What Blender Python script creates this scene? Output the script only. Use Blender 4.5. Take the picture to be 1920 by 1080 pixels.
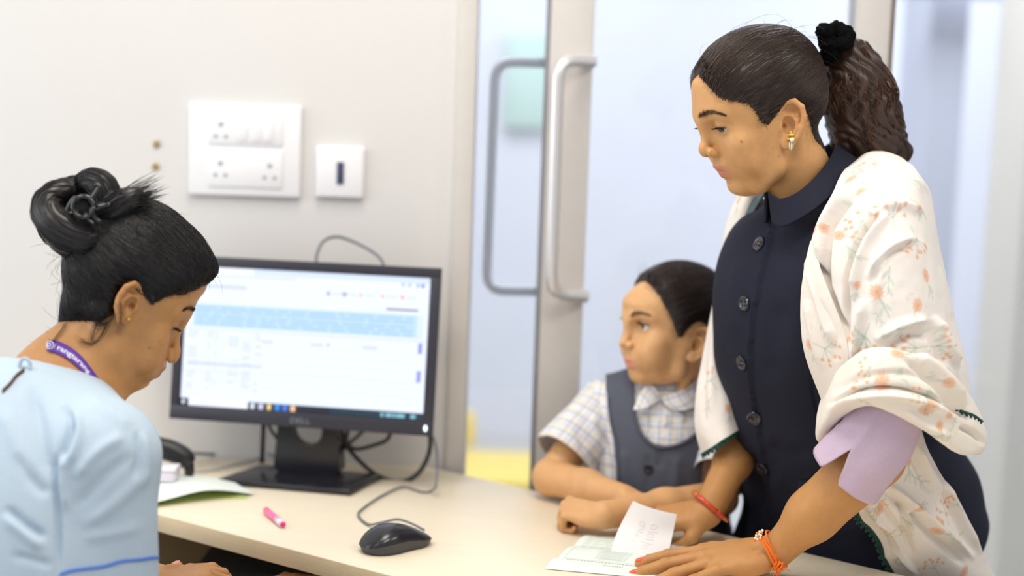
import bpy, bmesh, math, random
import numpy as np
from mathutils import Vector, Matrix

for _o in list(bpy.data.objects):
    bpy.data.objects.remove(_o)
SC = bpy.context.scene
COL = SC.collection
rng = np.random.default_rng(7)
random.seed(7)

# ------------------------------------------------------------------ camera
F_PX = 2666.7
CAM = np.array([0.0, 0.0, 1.34])
PITCH, ROLL = math.radians(6.37), math.radians(2.0)
FWD = np.array([0, math.cos(PITCH), -math.sin(PITCH)])
_R0 = np.array([1.0, 0, 0]); _U0 = np.cross(_R0, FWD)
RGT = math.cos(ROLL) * _R0 + math.sin(ROLL) * _U0
UPV = np.cross(RGT, FWD)
cam_d = bpy.data.cameras.new('camera'); cam_o = bpy.data.objects.new('camera', cam_d); COL.objects.link(cam_o)
_m = Matrix.Identity(4)
for i in range(3):
    _m[i][0] = RGT[i]; _m[i][1] = UPV[i]; _m[i][2] = -FWD[i]; _m[i][3] = CAM[i]
cam_o.matrix_world = _m
cam_d.sensor_width = 36; cam_d.lens = 50; cam_d.clip_start = 0.05; cam_d.clip_end = 100
cam_d.dof.use_dof = True; cam_d.dof.focus_distance = 1.87; cam_d.dof.aperture_fstop = 1.6
SC.camera = cam_o

# ------------------------------------------------------------------ world, view, room lights
SC.view_settings.view_transform = 'Standard'; SC.view_settings.look = 'None'
SC.view_settings.gamma = 1.0; SC.view_settings.use_curve_mapping = False
SC.view_settings.exposure = 0.27
w = bpy.data.worlds.new('world'); SC.world = w; w.use_nodes = True
w.node_tree.nodes['Background'].inputs[0].default_value = (0.90, 0.93, 1.0, 1)
w.node_tree.nodes['Background'].inputs[1].default_value = 0.50


def area_light(name, loc, size, power, color=(1, 1, 1), rot=(0, 0, 0), size_y=None):
    l = bpy.data.lights.new(name, 'AREA'); l.energy = power; l.color = color
    l.shape = 'RECTANGLE'; l.size = size; l.size_y = size_y or size
    o = bpy.data.objects.new(name, l); o.location = loc; o.rotation_euler = rot; COL.objects.link(o)
    return o


# ceiling panels of the reception room and of the corridor behind the glass, window on the left
for i, (x, y) in enumerate([(-1.5, 0.9), (0.35, 0.75), (-0.3, 1.75), (1.7, 1.2)]):
    area_light('ceiling_panel_lamp', (x, y, 2.74), 0.6, 13, (1.0, 0.93, 0.82))
for i, (x, y) in enumerate([(-1.0, 3.6), (0.6, 3.6), (2.2, 3.6), (-0.2, 5.2), (1.8, 5.2)]):
    area_light('corridor_lamp', (x, y, 2.74), 0.9, 19, (0.94, 0.96, 1.0))
area_light('window_daylight', (-2.7, 1.3, 1.7), 1.6, 22, (0.92, 0.96, 1.0), (0, math.radians(-80), 0), 1.6)


# ------------------------------------------------------------------ helpers
def ray(px, py):
    return FWD + (px - 960) / F_PX * RGT - (py - 540) / F_PX * UPV


def P(px, py, Y):
    r = ray(px, py); return CAM + r * (Y / r[1])


def PZ(px, py, z):
    r = ray(px, py); return CAM + r * ((z - CAM[2]) / r[2])


def proj(p):
    v = np.asarray(p, float) - CAM
    d = v @ FWD
    return np.stack([960 + F_PX * (v @ RGT) / d, 540 - F_PX * (v @ UPV) / d], -1)


def lin(r, g, b):
    return tuple((c / 255 / 12.92 if c / 255 <= 0.04045 else ((c / 255 + 0.055) / 1.055) ** 2.4) for c in (r, g, b))


def mat(name, col, rough=0.5, metal=0.0, spec=0.5, noise=0.0, scale=20, bump=0.0, bscale=200, emit=None, estr=0.0,
        attr=False, sss=0.0, coat=0.0, sheen=0.0, stretch=(1, 1, 1), sssr=(1, .4, .2), alpha=1.0, trans=0.0):
    m = bpy.data.materials.new(name); m.use_nodes = True
    nt = m.node_tree; b = nt.nodes['Principled BSDF']; L = nt.links
    c = (*col, 1.0)
    b.inputs['Base Color'].default_value = c
    b.inputs['Roughness'].default_value = rough; b.inputs['Metallic'].default_value = metal
    b.inputs['Specular IOR Level'].default_value = spec
    b.inputs['Coat Weight'].default_value = coat; b.inputs['Sheen Weight'].default_value = sheen
    b.inputs['Alpha'].default_value = alpha; b.inputs['Transmission Weight'].default_value = trans
    if sss:
        b.inputs['Subsurface Weight'].default_value = sss
        b.inputs['Subsurface Radius'].default_value = sssr
        b.inputs['Subsurface Scale'].default_value = 0.006
    if emit:
        b.inputs['Emission Color'].default_value = (*emit, 1); b.inputs['Emission Strength'].default_value = estr
    src = None
    if attr:
        a = nt.nodes.new('ShaderNodeVertexColor'); a.layer_name = 'Col'; src = a.outputs['Color']
        L.new(src, b.inputs['Base Color'])
    if noise or bump:
        tc = nt.nodes.new('ShaderNodeTexCoord'); mp = nt.nodes.new('ShaderNodeMapping')
        mp.inputs['Scale'].default_value = stretch
        L.new(tc.outputs['Object'], mp.inputs['Vector'])
    if noise:
        n = nt.nodes.new('ShaderNodeTexNoise'); n.inputs['Scale'].default_value = scale; n.inputs['Detail'].default_value = 4
        L.new(mp.outputs[0], n.inputs['Vector'])
        mx = nt.nodes.new('ShaderNodeMix'); mx.data_type = 'RGBA'; mx.blend_type = 'MULTIPLY'
        r = nt.nodes.new('ShaderNodeValToRGB')
        r.color_ramp.elements[0].position = 0.3; r.color_ramp.elements[1].position = 0.7
        r.color_ramp.elements[0].color = (1 - noise, 1 - noise, 1 - noise, 1); r.color_ramp.elements[1].color = (1, 1, 1, 1)
        L.new(n.outputs['Fac'], r.inputs['Fac'])
        mx.inputs['Factor'].default_value = 1
        if src: L.new(src, mx.inputs['A'])
        else: mx.inputs['A'].default_value = c
        L.new(r.outputs['Color'], mx.inputs['B']); L.new(mx.outputs['Result'], b.inputs['Base Color'])
    if bump:
        n2 = nt.nodes.new('ShaderNodeTexNoise'); n2.inputs['Scale'].default_value = bscale; n2.inputs['Detail'].default_value = 3
        L.new(mp.outputs[0], n2.inputs['Vector'])
        bp = nt.nodes.new('ShaderNodeBump'); bp.inputs['Strength'].default_value = bump; bp.inputs['Distance'].default_value = 0.002
        L.new(n2.outputs['Fac'], bp.inputs['Height']); L.new(bp.outputs[0], b.inputs['Normal'])
    return m


def put(o, parent=None, label=None, cat=None, group=None, kind=None):
    if parent is not None: o.parent = parent
    if label: o['label'] = label
    if cat: o['category'] = cat
    if group: o['group'] = group
    if kind: o['kind'] = kind
    return o


def mobj(name, V, Fc, m, parent=None, smooth=True, col=None, label=None, cat=None, group=None, kind=None, auto=None):
    me = bpy.data.meshes.new(name)
    V = np.asarray(V, dtype=np.float32)
    if isinstance(Fc, np.ndarray) and Fc.ndim == 2:
        n = Fc.shape[1]
        me.vertices.add(len(V)); me.vertices.foreach_set('co', V.ravel())
        me.loops.add(Fc.size); me.loops.foreach_set('vertex_index', Fc.astype(np.int32).ravel())
        me.polygons.add(len(Fc)); me.polygons.foreach_set('loop_start', np.arange(0, Fc.size, n, dtype=np.int32))
        me.update(calc_edges=True); me.validate()
    else:
        me.from_pydata([tuple(v) for v in V], [], [tuple(int(i) for i in f) for f in Fc]); me.update()
    if smooth: me.polygons.foreach_set('use_smooth', np.ones(len(me.polygons), dtype=bool))
    if col is not None:
        at = me.color_attributes.new('Col', 'FLOAT_COLOR', 'POINT')
        c4 = np.ones((len(V), 4), np.float32); c4[:, :3] = col
        at.data.foreach_set('color', c4.ravel())
    if smooth and auto is not None:
        me.set_sharp_from_angle(angle=math.radians(auto))
    for x in (m if isinstance(m, (list, tuple)) else [m]): me.materials.append(x)
    o = bpy.data.objects.new(name, me); COL.objects.link(o)
    return put(o, parent, label, cat, group, kind)


def empty(name, loc=(0, 0, 0), label=None, cat=None, group=None, kind=None):
    o = bpy.data.objects.new(name, None); o.location = tuple(loc); COL.objects.link(o); o.empty_display_size = 0.05
    return put(o, None, label, cat, group, kind)


def reparent(o, parent):
    """keep world placement of a mesh whose vertices are in world space"""
    o.parent = parent
    o.matrix_parent_inverse = Matrix.Translation(parent.location).inverted() if parent.type == 'EMPTY' else Matrix.Identity(4)
    return o


def bm_obj(name, bm, m, parent=None, smooth=True, auto=35, **k):
    me = bpy.data.meshes.new(name); bm.normal_update(); bm.to_mesh(me); bm.free()
    if smooth:
        me.polygons.foreach_set('use_smooth', np.ones(len(me.polygons), dtype=bool)); me.set_sharp_from_angle(angle=math.radians(auto))
    me.materials.append(m)
    o = bpy.data.objects.new(name, me); COL.objects.link(o)
    return put(o, parent, **k)


def box_bm(lo, hi, bev=0.0, seg=2, M=None):
    bm = bmesh.new(); bmesh.ops.create_cube(bm, size=1)
    lo = Vector(lo); hi = Vector(hi)
    for v in bm.verts:
        v.co = Vector(((lo[i] + hi[i]) / 2 + v.co[i] * (hi[i] - lo[i]) for i in range(3)))
    if bev: bmesh.ops.bevel(bm, geom=bm.edges[:], offset=bev, segments=seg, affect='EDGES', profile=0.5)
    if M is not None: bm.transform(M)
    return bm


def prism_bm(poly, z0, z1, bev=0.0, M=None, seg=2):
    bm = bmesh.new()
    vs = [bm.verts.new((p[0], p[1], z0)) for p in poly]
    f = bm.faces.new(vs)
    r = bmesh.ops.extrude_face_region(bm, geom=[f])
    for v in r['geom']:
        if isinstance(v, bmesh.types.BMVert): v.co.z = z1
    bmesh.ops.recalc_face_normals(bm, faces=bm.faces[:])
    if bev: bmesh.ops.bevel(bm, geom=bm.edges[:], offset=bev, segments=seg, affect='EDGES', profile=0.5)
    if M is not None: bm.transform(M)
    return bm


def crom(pts, n):
    """Catmull-Rom through the points, n samples"""
    p = np.asarray(pts, float)
    if len(p) == 2: return p[0] + (p[1] - p[0]) * np.linspace(0, 1, n)[:, None]
    q = np.vstack([2 * p[0] - p[1], p, 2 * p[-1] - p[-2]])
    t = np.linspace(0, len(p) - 1 - 1e-9, n); i = t.astype(int); f = (t - i)[:, None]
    a, b, c, d = q[i], q[i + 1], q[i + 2], q[i + 3]
    return 0.5 * (2 * b + (c - a) * f + (2 * a - 5 * b + 4 * c - d) * f ** 2 + (3 * b - a - 3 * c + d) * f ** 3)


def tube(pts, r, n=8, caps=True):
    """tube mesh data along a polyline; r scalar or per point"""
    p = np.asarray(pts, float); N = len(p); r = np.broadcast_to(np.asarray(r, float), (N,))
    T = np.gradient(p, axis=0); T /= np.linalg.norm(T, axis=1)[:, None] + 1e-12
    ref = np.array([0, 0, 1.0]) if abs(T[0][2]) < 0.9 else np.array([1.0, 0, 0])
    u = np.cross(T[0], ref); u /= np.linalg.norm(u); U = [u]
    for k in range(1, N):
        u = u - T[k] * (u @ T[k]); u /= np.linalg.norm(u) + 1e-12; U.append(u)
    U = np.array(U); W = np.cross(T, U)
    a = np.linspace(0, 2 * np.pi, n, endpoint=False)
    V = (p[:, None] + r[:, None, None] * (np.cos(a)[None, :, None] * U[:, None] + np.sin(a)[None, :, None] * W[:, None])).reshape(-1, 3)
    i = np.arange(N - 1)[:, None] * n; j = np.arange(n)[None]; j2 = (j + 1) % n
    Fc = np.stack([i + j, i + j2, i + n + j2, i + n + j], -1).reshape(-1, 4)
    Fl = [tuple(f) for f in Fc]
    if caps: Fl += [tuple(range(n - 1, -1, -1)), tuple(range((N - 1) * n, N * n))]
    return V, Fl


def tube_obj(name, pts, r, m, parent=None, n=8, samples=None, **k):
    if samples: pts = crom(pts, samples)
    V, Fl = tube(pts, r, n)
    return mobj(name, V, Fl, m, parent, **k)


def grid_faces(nu, nv, close_u=False):
    i = np.arange(nv - 1)[:, None] * nu; jn = nu if close_u else nu - 1
    j = np.arange(jn)[None]; j2 = (j + 1) % nu
    return np.stack([i + j, i + j2, i + nu + j2, i + nu + j], -1).reshape(-1, 4)


def join(parts):
    V, Fc, o = [], [], 0
    for v, f in parts:
        V.append(np.asarray(v, float)); Fc += [tuple(int(a) + o for a in q) for q in f]; o += len(v)
    return np.vstack(V), Fc


def lathe(prof, n=24, M=None):
    """prof: list of (r, z)"""
    pr = np.asarray(prof, float); a = np.linspace(0, 2 * np.pi, n, endpoint=False)
    V = np.stack([pr[:, None, 0] * np.cos(a), pr[:, None, 0] * np.sin(a), np.repeat(pr[:, 1:2], n, 1)], -1).reshape(-1, 3)
    Fl = [tuple(f) for f in grid_faces(n, len(pr), True)]
    Fl += [tuple(range(n - 1, -1, -1)), tuple(range((len(pr) - 1) * n, len(pr) * n))]
    if M is not None: V = V @ np.array(M)[:3, :3].T + np.array(M)[:3, 3]
    return V, Fl


def frame(o, x, y, z):
    """4x4 from origin and three axes"""
    M = np.eye(4); M[:3, 0] = x; M[:3, 1] = y; M[:3, 2] = z; M[:3, 3] = o
    return Matrix(M.tolist())


def unit(v):
    v = np.asarray(v, float); return v / (np.linalg.norm(v) + 1e-12)


def text_mesh(s, size, extrude=0.0, res=3, bold=0.0):
    """mesh data of a line of text, centred, in its own xy plane"""
    c = bpy.data.curves.new('txt', 'FONT'); c.body = s; c.size = size; c.extrude = extrude; c.resolution_u = res; c.offset = bold
    c.align_x = 'CENTER'; c.align_y = 'CENTER'
    o = bpy.data.objects.new('txt', c); COL.objects.link(o)
    dg = bpy.context.evaluated_depsgraph_get(); dg.update()
    me = o.evaluated_get(dg).to_mesh()
    V = np.array([v.co[:] for v in me.vertices]); Fl = [tuple(p.vertices) for p in me.polygons]
    o.evaluated_get(dg).to_mesh_clear(); bpy.data.objects.remove(o); bpy.data.curves.remove(c)
    return V, Fl


def xf(V, M):
    A = np.array(M); return np.asarray(V) @ A[:3, :3].T + A[:3, 3]
# ------------------------------------------------------------------ the room
WALL_Y = 2.44
DZ = 0.75
M_wall = mat('wall_paint', lin(222, 220, 219), 0.6, noise=0.015, scale=6, bump=0.03, bscale=120)
M_floor = mat('floor_tile', lin(200, 198, 192), 0.35, noise=0.05, scale=3)
M_ceil = mat('ceiling_white', lin(240, 240, 238), 0.8, noise=0.02, scale=8)
M_alu = mat('door_aluminium', lin(214, 209, 205), 0.45, 0.0, noise=0.03, scale=30)
M_gasket = mat('rubber_gasket', lin(140, 140, 146), 0.6, noise=0.02)
M_steel = mat('brushed_steel', lin(232, 231, 232), 0.30, 0.45, noise=0.03, scale=60)
M_far = mat('corridor_paint', lin(234, 236, 243), 0.7, noise=0.02, scale=4)
M_col = mat('corridor_column', lin(206, 210, 224), 0.7, noise=0.02, scale=4)
M_beige = mat('corridor_beige', lin(232, 226, 214), 0.7, noise=0.02, scale=4)
M_green = mat('notice_green', lin(208, 232, 222), 0.7, noise=0.03, scale=6)
M_yellow = mat('yellow_plastic', lin(248, 222, 120), 0.5, noise=0.05, scale=8)
M_grey = mat('grey_cloth', lin(150, 150, 160), 0.8, noise=0.05, scale=8)

gl = bpy.data.materials.new('door_glass'); gl.use_nodes = True
_n = gl.node_tree; _b = _n.nodes['Principled BSDF']; _n.nodes.remove(_b)
_t = _n.nodes.new('ShaderNodeBsdfTransparent'); _t.inputs[0].default_value = (0.93, 0.95, 0.98, 1)
_g = _n.nodes.new('ShaderNodeBsdfGlossy'); _g.inputs['Roughness'].default_value = 0.03
_x = _n.nodes.new('ShaderNodeMixShader'); _f = _n.nodes.new('ShaderNodeFresnel'); _f.inputs[0].default_value = 1.45
_n.links.new(_f.outputs[0], _x.inputs[0]); _n.links.new(_t.outputs[0], _x.inputs[1]); _n.links.new(_g.outputs[0], _x.inputs[2])
_n.links.new(_x.outputs[0], _n.nodes['Material Output'].inputs[0])
M_glass = gl

XL = P(864, 0, WALL_Y)[0]; xw = XL            # where the painted wall stops and the door frame begins


def pxX(px, py, Y=WALL_Y): return P(px, py, Y)[0]


bm_obj('floor', box_bm((-3.2, -1.2, -0.1), (3.2, 6.6, 0.0)), M_floor, smooth=False, kind='structure')
bm_obj('ceiling', box_bm((-3.2, -1.2, 2.8), (3.2, 6.6, 2.9)), M_ceil, smooth=False, kind='structure')
x_frame0 = pxX(849, 445); x_frame1 = pxX(884, 445)
bm_obj('wall_back', box_bm((-3.2, WALL_Y, 0.0), (x_frame0, WALL_Y + 0.12, 2.8)), M_wall, smooth=False, kind='structure')
bm_obj('wall_corridor', box_bm((-3.2, 6.2, 0.0), (3.2, 6.3, 2.8)), M_far, smooth=False, kind='structure')
bm_obj('wall_corridor_left', box_bm((-3.2, 2.6, 0.0), (-3.1, 6.2, 2.8)), M_far, smooth=False, kind='structure')
bm_obj('wall_corridor_right', box_bm((3.1, 2.0, 0.0), (3.2, 6.2, 2.8)), M_far, smooth=False, kind='structure')

# aluminium door frame, leaves and panes: one structure each
d1 = empty('door_1', (x_frame0, WALL_Y, 0), kind='structure')


def bar(name, x0, x1, z0, z1, y0, y1, m, parent, bev=0.003, **k):
    o = bm_obj(name, box_bm((x0, y0, z0), (x1, y1, z1), bev), m, **k); return reparent(o, parent)


bar('frame_jamb', x_frame0, x_frame1, 0, 2.4, WALL_Y - 0.02, WALL_Y + 0.1, M_alu, d1)
xs0 = pxX(1018, 445); xs1 = pxX(1098, 445)
bar('glass_pane', x_frame1, xs0, 0.02, 2.35, WALL_Y + 0.03, WALL_Y + 0.038, M_glass, d1, 0, smooth=False)
bar('gasket', xs0 - 0.007, xs0 + 0.002, 0.0, 2.38, WALL_Y + 0.0, WALL_Y + 0.06, M_gasket, d1, 0.001)
bar('bottom_rail', x_frame1, xs0, 0.0, 0.12, WALL_Y + 0.01, WALL_Y + 0.06, M_alu, d1)
bar('top_rail', x_frame1, xs0, 2.32, 2.4, WALL_Y + 0.01, WALL_Y + 0.06, M_alu, d1)
d2 = empty('door_2', (xs0, WALL_Y, 0), kind='structure')
xm0 = pxX(1590, 300); xm1 = pxX(1652, 300)
bar('stile', xs0, xs1, 0, 2.38, WALL_Y - 0.005, WALL_Y + 0.05, M_alu, d2)
bar('glass_pane', xs1, xm0, 0.1, 2.35, WALL_Y + 0.02, WALL_Y + 0.028, M_glass, d2, 0, smooth=False)
bar('bottom_rail', xs1, xm0, 0.0, 0.12, WALL_Y, WALL_Y + 0.05, M_alu, d2)
bar('top_rail', xs1, xm0, 2.32, 2.4, WALL_Y, WALL_Y + 0.05, M_alu, d2)
bar('stile', xm0, xm1, 0, 2.4, WALL_Y - 0.01, WALL_Y + 0.07, M_alu, d2)
bar('gasket', xm1, xm1 + 0.006, 0, 2.4, WALL_Y - 0.012, WALL_Y + 0.07, mat('brown_seal', lin(120, 104, 92), 0.6, noise=0.02), d2, 0.001)
w1 = empty('window_1', (xm1, WALL_Y, 0), kind='structure')
bar('glass_pane', xm1 + 0.006, 3.0, 0.1, 2.35, WALL_Y + 0.02, WALL_Y + 0.028, M_glass, w1, 0, smooth=False)
zr0, zr1 = P(1790, 95, WALL_Y + .9)[2], P(1790, 42, WALL_Y + .9)[2]
bar('transom', xm1 + 0.006, 3.0, 2.32, 2.4, WALL_Y, WALL_Y + 0.05, M_alu, w1)
bar('bottom_rail', xm1 + 0.006, 3.0, 0.0, 0.12, WALL_Y, WALL_Y + 0.05, M_alu, w1)


def d_handle(name, bar_top, bar_bot, mount_top, mount_bot, ybar, ymount, r, m, parent):
    a = P(*mount_top, ymount); b = P(*bar_top, ybar); c = P(*bar_bot, ybar); d = P(*mount_bot, ymount)
    pts = [a]
    for (p, q, s) in ((a, b, c), (b, c, d)):
        corner = q; u = unit(p - corner); v = unit(s - corner); R = 0.035
        st = corner + u * R; en = corner + v * R
        for t in np.linspace(0, 1, 8):
            pts.append((1 - t) ** 2 * st + 2 * t * (1 - t) * corner + t * t * en)
    pts.append(d)
    V, Fl = tube(pts, r, 14)
    o = mobj(name, V, Fl, m, smooth=True, auto=50); return reparent(o, parent)


d_handle('pull_handle', (1047, 112), (1032, 551), (1112, 116), (1098, 556), WALL_Y - 0.055, WALL_Y - 0.006, 0.0105, M_steel, d2)
d_handle('pull_handle', (929, 116), (912, 545), (1028, 118), (1012, 546), WALL_Y + 0.09, WALL_Y + 0.05, 0.009,
         mat('dark_steel', lin(236, 237, 240), 0.4, 0.1, noise=0.03), d1)

# corridor behind the glass
bm_obj('corridor_column', box_bm((pxX(1722, 300, 4.6), 4.55, 0), (pxX(1792, 300, 4.6), 4.9, 2.8), 0.01), M_col,
       label='pale blue-grey square column seen through the glass behind the standing woman', cat='column')
bm_obj('corridor_column', box_bm((pxX(1900, 600, 3.9), 3.9, 0), (pxX(1900, 600, 3.9) + 0.25, 4.2, 2.8), 0.01), M_beige,
       label='beige column edge behind the glass at the right border', cat='column')
bm_obj('trim_1', box_bm((pxX(1640, 60, 4.4), 4.4, zr0 + .23), (3.1, 4.46, zr1 + .26), 0.004), M_col, kind='structure')
bm_obj('notice_board', box_bm((pxX(948, 150, 6.1), 6.15, P(980, 240, 6.1)[2]), (pxX(1030, 150, 6.1), 6.19, P(980, 62, 6.1)[2]), 0.005), M_green,
       label='pale green notice board seen blurred through the narrow door pane', cat='notice board')
yb = empty('corridor_bench', (pxX(930, 880, 4.6), 4.6, 0), 'yellow seat of a corridor bench seen low through the door pane', 'bench')
_p0 = P(850, 868, 4.6); _p1 = P(1010, 905, 4.6)
reparent(bm_obj('seat', box_bm((_p0[0] - .25, 4.5, _p0[2] - 0.09), (_p1[0] + .15, 4.95, _p0[2] - 0.03), 0.02), M_yellow), yb)
reparent(bm_obj('backrest', box_bm((_p0[0] - .25, 4.95, _p0[2] - 0.03), (_p0[0] + .06, 5.0, _p0[2] + 0.10), 0.02), M_yellow), yb)
for sx in (-.2, .35):
    reparent(bm_obj('leg', box_bm((_p0[0] + sx, 4.55, 0), (_p0[0] + sx + .04, 4.59, _p0[2] - .09), 0.004), M_steel), yb)
    reparent(bm_obj('leg', box_bm((_p0[0] + sx, 4.88, 0), (_p0[0] + sx + .04, 4.92, _p0[2] - .09), 0.004), M_steel), yb)

# ------------------------------------------------------------------ wall fittings
M_plastic = mat('white_plastic', lin(244, 244, 248), 0.25, noise=0.01, scale=10)
M_hole = mat('socket_hole', lin(168, 176, 184), 0.6, noise=0.02)
M_slot = mat('dark_rocker', lin(70, 74, 104), 0.35, noise=0.03)


def wall_plate(name, px0, py0, px1, py1, label, cat):
    a = P(px0, py1, WALL_Y); b = P(px1, py0, WALL_Y)
    e = empty(name, (a[0], WALL_Y, a[2]), label, cat)
    # a thing's angle on the wall is level; the camera is rolled
    o = bm_obj('plate', box_bm((a[0], WALL_Y - 0.011, a[2]), (b[0], WALL_Y, b[2]), 0.004, 3), M_plastic); reparent(o, e)
    return e, a, b


e, a, b = wall_plate('socket_panel', 355, 199, 567, 364, 'wide white switch plate with three socket outlets on the wall', 'socket panel')
W_, H_ = b[0] - a[0], b[2] - a[2]
for (r0, r1) in ((0.56, 0.90), (0.10, 0.50)):
    o = bm_obj('module_row', box_bm((a[0] + .18 * W_, WALL_Y - .0135, a[2] + r0 * H_), (a[0] + .84 * W_, WALL_Y - .009, a[2] + r1 * H_), 0.0012), M_plastic); reparent(o, e)
for (u, v) in ((.29, .70), (.29, .28), (.73, .27)):
    for (du, dv, r) in ((0, .075, .0042), (-.045, -.055, .0034), (.045, -.055, .0034)):
        V, Fl = lathe([(r, 0), (r * 1.0, .0008), (r * .8, .0012)], 12, frame((a[0] + (u + du) * W_, WALL_Y - .0134, a[2] + (v + dv) * H_), (1, 0, 0), (0, 0, 1), (0, -1, 0)))
        reparent(mobj('socket_hole', V, Fl, M_hole), e)
for u in (.48, .60, .71):
    o = bm_obj('rocker_switch', box_bm((a[0] + (u - .045) * W_, WALL_Y - .0155, a[2] + .60 * H_), (a[0] + (u + .045) * W_, WALL_Y - .012, a[2] + .86 * H_), 0.0012), M_plastic); reparent(o, e)
e, a, b = wall_plate('switch_plate', 593, 276, 684, 369, 'small white wall plate with a dark upright slot beside the socket panel', 'wall plate')
c0 = P(631, 345, WALL_Y - .012); c1 = P(645, 304, WALL_Y - .012)
reparent(bm_obj('dark_slot', box_bm((c0[0], WALL_Y - .0135, c0[2]), (c1[0], WALL_Y - .0095, c1[2]), 0.001), M_slot), e)
M_plug = mat('wall_plug', lin(196, 172, 128), 0.7, noise=0.15, scale=300)
M_plughole = mat('plug_hole', lin(120, 108, 90), 0.8, noise=0.1)
for (px, py, lab) in ((294, 270, 'upper tan wall plug left of the socket panel'), (292, 312, 'lower tan wall plug left of the socket panel')):
    c = P(px, py, WALL_Y)
    e = empty('wall_plug', c, lab, 'wall plug')
    V, Fl = lathe([(.0066, 0), (.0068, .002), (.005, .003), (.003, .0025)], 14, frame(c, (1, 0, 0), (0, 0, 1), (0, -1, 0)))
    reparent(mobj('collar', V, Fl, M_plug), e)
    V, Fl = lathe([(.003, .0024), (.0028, .0032), (.001, .0033)], 10, frame(c, (1, 0, 0), (0, 0, 1), (0, -1, 0)))
    reparent(mobj('screw_hole', V, Fl, M_plughole), e)

# ------------------------------------------------------------------ desk
M_desk = mat('maple_laminate', lin(237, 225, 202), 0.42, noise=0.035, scale=9, stretch=(1, 9, 1), spec=.4)
M_edge = mat('maple_edge', lin(226, 205, 168), 0.45, noise=0.10, scale=16, stretch=(2, 2, 40))
M_panel = mat('desk_panel_brown', lin(112, 88, 50), 0.6, noise=0.08, scale=9, stretch=(1, 1, 8))
A_ = PZ(860, 888, DZ); B_ = PZ(1680, 1076, DZ); C_ = PZ(305, 966, DZ); D_ = PZ(620, 1049, DZ)
dirf = unit((D_ - C_)[:2]); dirb = unit((B_ - A_)[:2])


def on_line(p, d, y): t = (y - p[1]) / d[1]; return np.array([p[0] + d[0] * t, y])


near_f = C_[:2] + dirf * 1.75; near_b = A_[:2] + dirb * 1.75
wl = on_line(C_, dirf, WALL_Y - .002); wr = on_line(A_, dirb, WALL_Y - .002)
desk_poly = [tuple(wl), tuple(near_f), tuple(near_b), tuple(wr)]
desk = empty('reception_desk', (0.2, 1.9, 0), 'pale maple laminate reception desk between the seated and the standing woman', 'desk')
reparent(bm_obj('desktop', prism_bm(desk_poly, DZ - 0.0262, DZ, 0.0012), M_desk, auto=30), desk)


def strip(name, p, q, z0, z1, th, m, parent, inset=0.0):
    p = np.array(p[:2], float); q = np.array(q[:2], float); d = unit(q - p); n = np.array([-d[1], d[0]])
    c = [p + n * inset, q + n * inset, q + n * (inset + th), p + n * (inset + th)]
    return reparent(bm_obj(name, prism_bm([tuple(x) for x in c], z0, z1, 0.0006), m, auto=30), parent)


strip('edge_band', wl, near_f, DZ - 0.0262, DZ - 0.0005, -0.0016, M_edge, desk)
strip('edge_band', near_b, wr, DZ - 0.0262, DZ - 0.0005, -0.0016, M_edge, desk)
strip('modesty_panel', near_b - dirb * .1, wr + dirb * .12, 0.06, DZ - .027, 0.018, M_panel, desk, 0.10)
for t in (0.12, 1.62):
    p = C_[:2] + dirf * (t - .35 if t < .5 else t); q = A_[:2] + dirb * (t - .05 if t < .5 else t)
    dd = unit(q - p)
    strip('side_panel', p + dd * .04, q - dd * .06, 0.0, DZ - .027, 0.02, M_panel, desk)
# computer tower under the desk
M_black = mat('black_plastic', lin(28, 28, 31), 0.4, noise=0.08, scale=40)
M_blackg = mat('glossy_black_plastic', lin(30, 30, 38), 0.22, noise=0.05, scale=40)
_pc = P(413, 1075, 2.22)
tw = empty('computer_tower', (_pc[0], 2.22, 0), 'black computer tower standing under the desk', 'computer')
reparent(bm_obj('case', box_bm((_pc[0] - .02, 2.10, .24), (_pc[0] + .15, 2.34, .655), 0.006), M_black), tw)
reparent(bm_obj('front_panel', box_bm((_pc[0] - .015, 2.085, .25), (_pc[0] + .145, 2.102, .65), 0.006), M_blackg), tw)
V, Fl = lathe([(.006, 0), (.006, .002), (.004, .003)], 14, frame((_pc[0] + .04, 2.085, .615), (1, 0, 0), (0, 0, 1), (0, -1, 0)))
reparent(mobj('power_button', V, Fl, M_steel), tw)
cs = empty('tower_stand', (_pc[0], 2.22, 0), 'black stand carrying the computer tower under the desk', 'stand')
for (dx, dy) in ((-.015, 2.11), (.12, 2.11), (-.015, 2.30), (.12, 2.30)):
    reparent(bm_obj('leg', box_bm((_pc[0] + dx, dy, 0), (_pc[0] + dx + .025, dy + .025, .21), 0.003), M_black), cs)
reparent(bm_obj('shelf', box_bm((_pc[0] - .03, 2.09, .21), (_pc[0] + .16, 2.35, .239), 0.004), M_black), cs)
# ------------------------------------------------------------------ monitor
YAW, TILT = math.radians(-9), math.radians(7)
mx_ = np.array([math.cos(YAW), math.sin(YAW), 0]); mn_ = np.array([math.sin(YAW), -math.cos(YAW), 0])     # right, towards viewer
mu_ = unit(np.array([0, 0, 1.0]) * math.cos(TILT) - mn_ * math.sin(TILT)); mf_ = np.cross(mx_, mu_)
MON_W, MON_H = 0.447, 0.272
mon_o = P(561, 801, 2.29)
mon = empty('computer_monitor', (mon_o[0], mon_o[1] + .05, DZ), 'black flat screen computer monitor showing a white record page, on the desk', 'monitor')
Mmon = frame(mon_o, mx_, mu_, mf_)      # local: x right, y up the screen, z towards the viewer
M_bezel = mat('monitor_bezel', lin(52, 52, 62), 0.42, noise=0.05, scale=60)
M_logo = mat('logo_grey', lin(150, 152, 162), 0.35, 0.4, noise=0.02)
hw = MON_W / 2
bz, bzb = 0.0165, 0.0235
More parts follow.
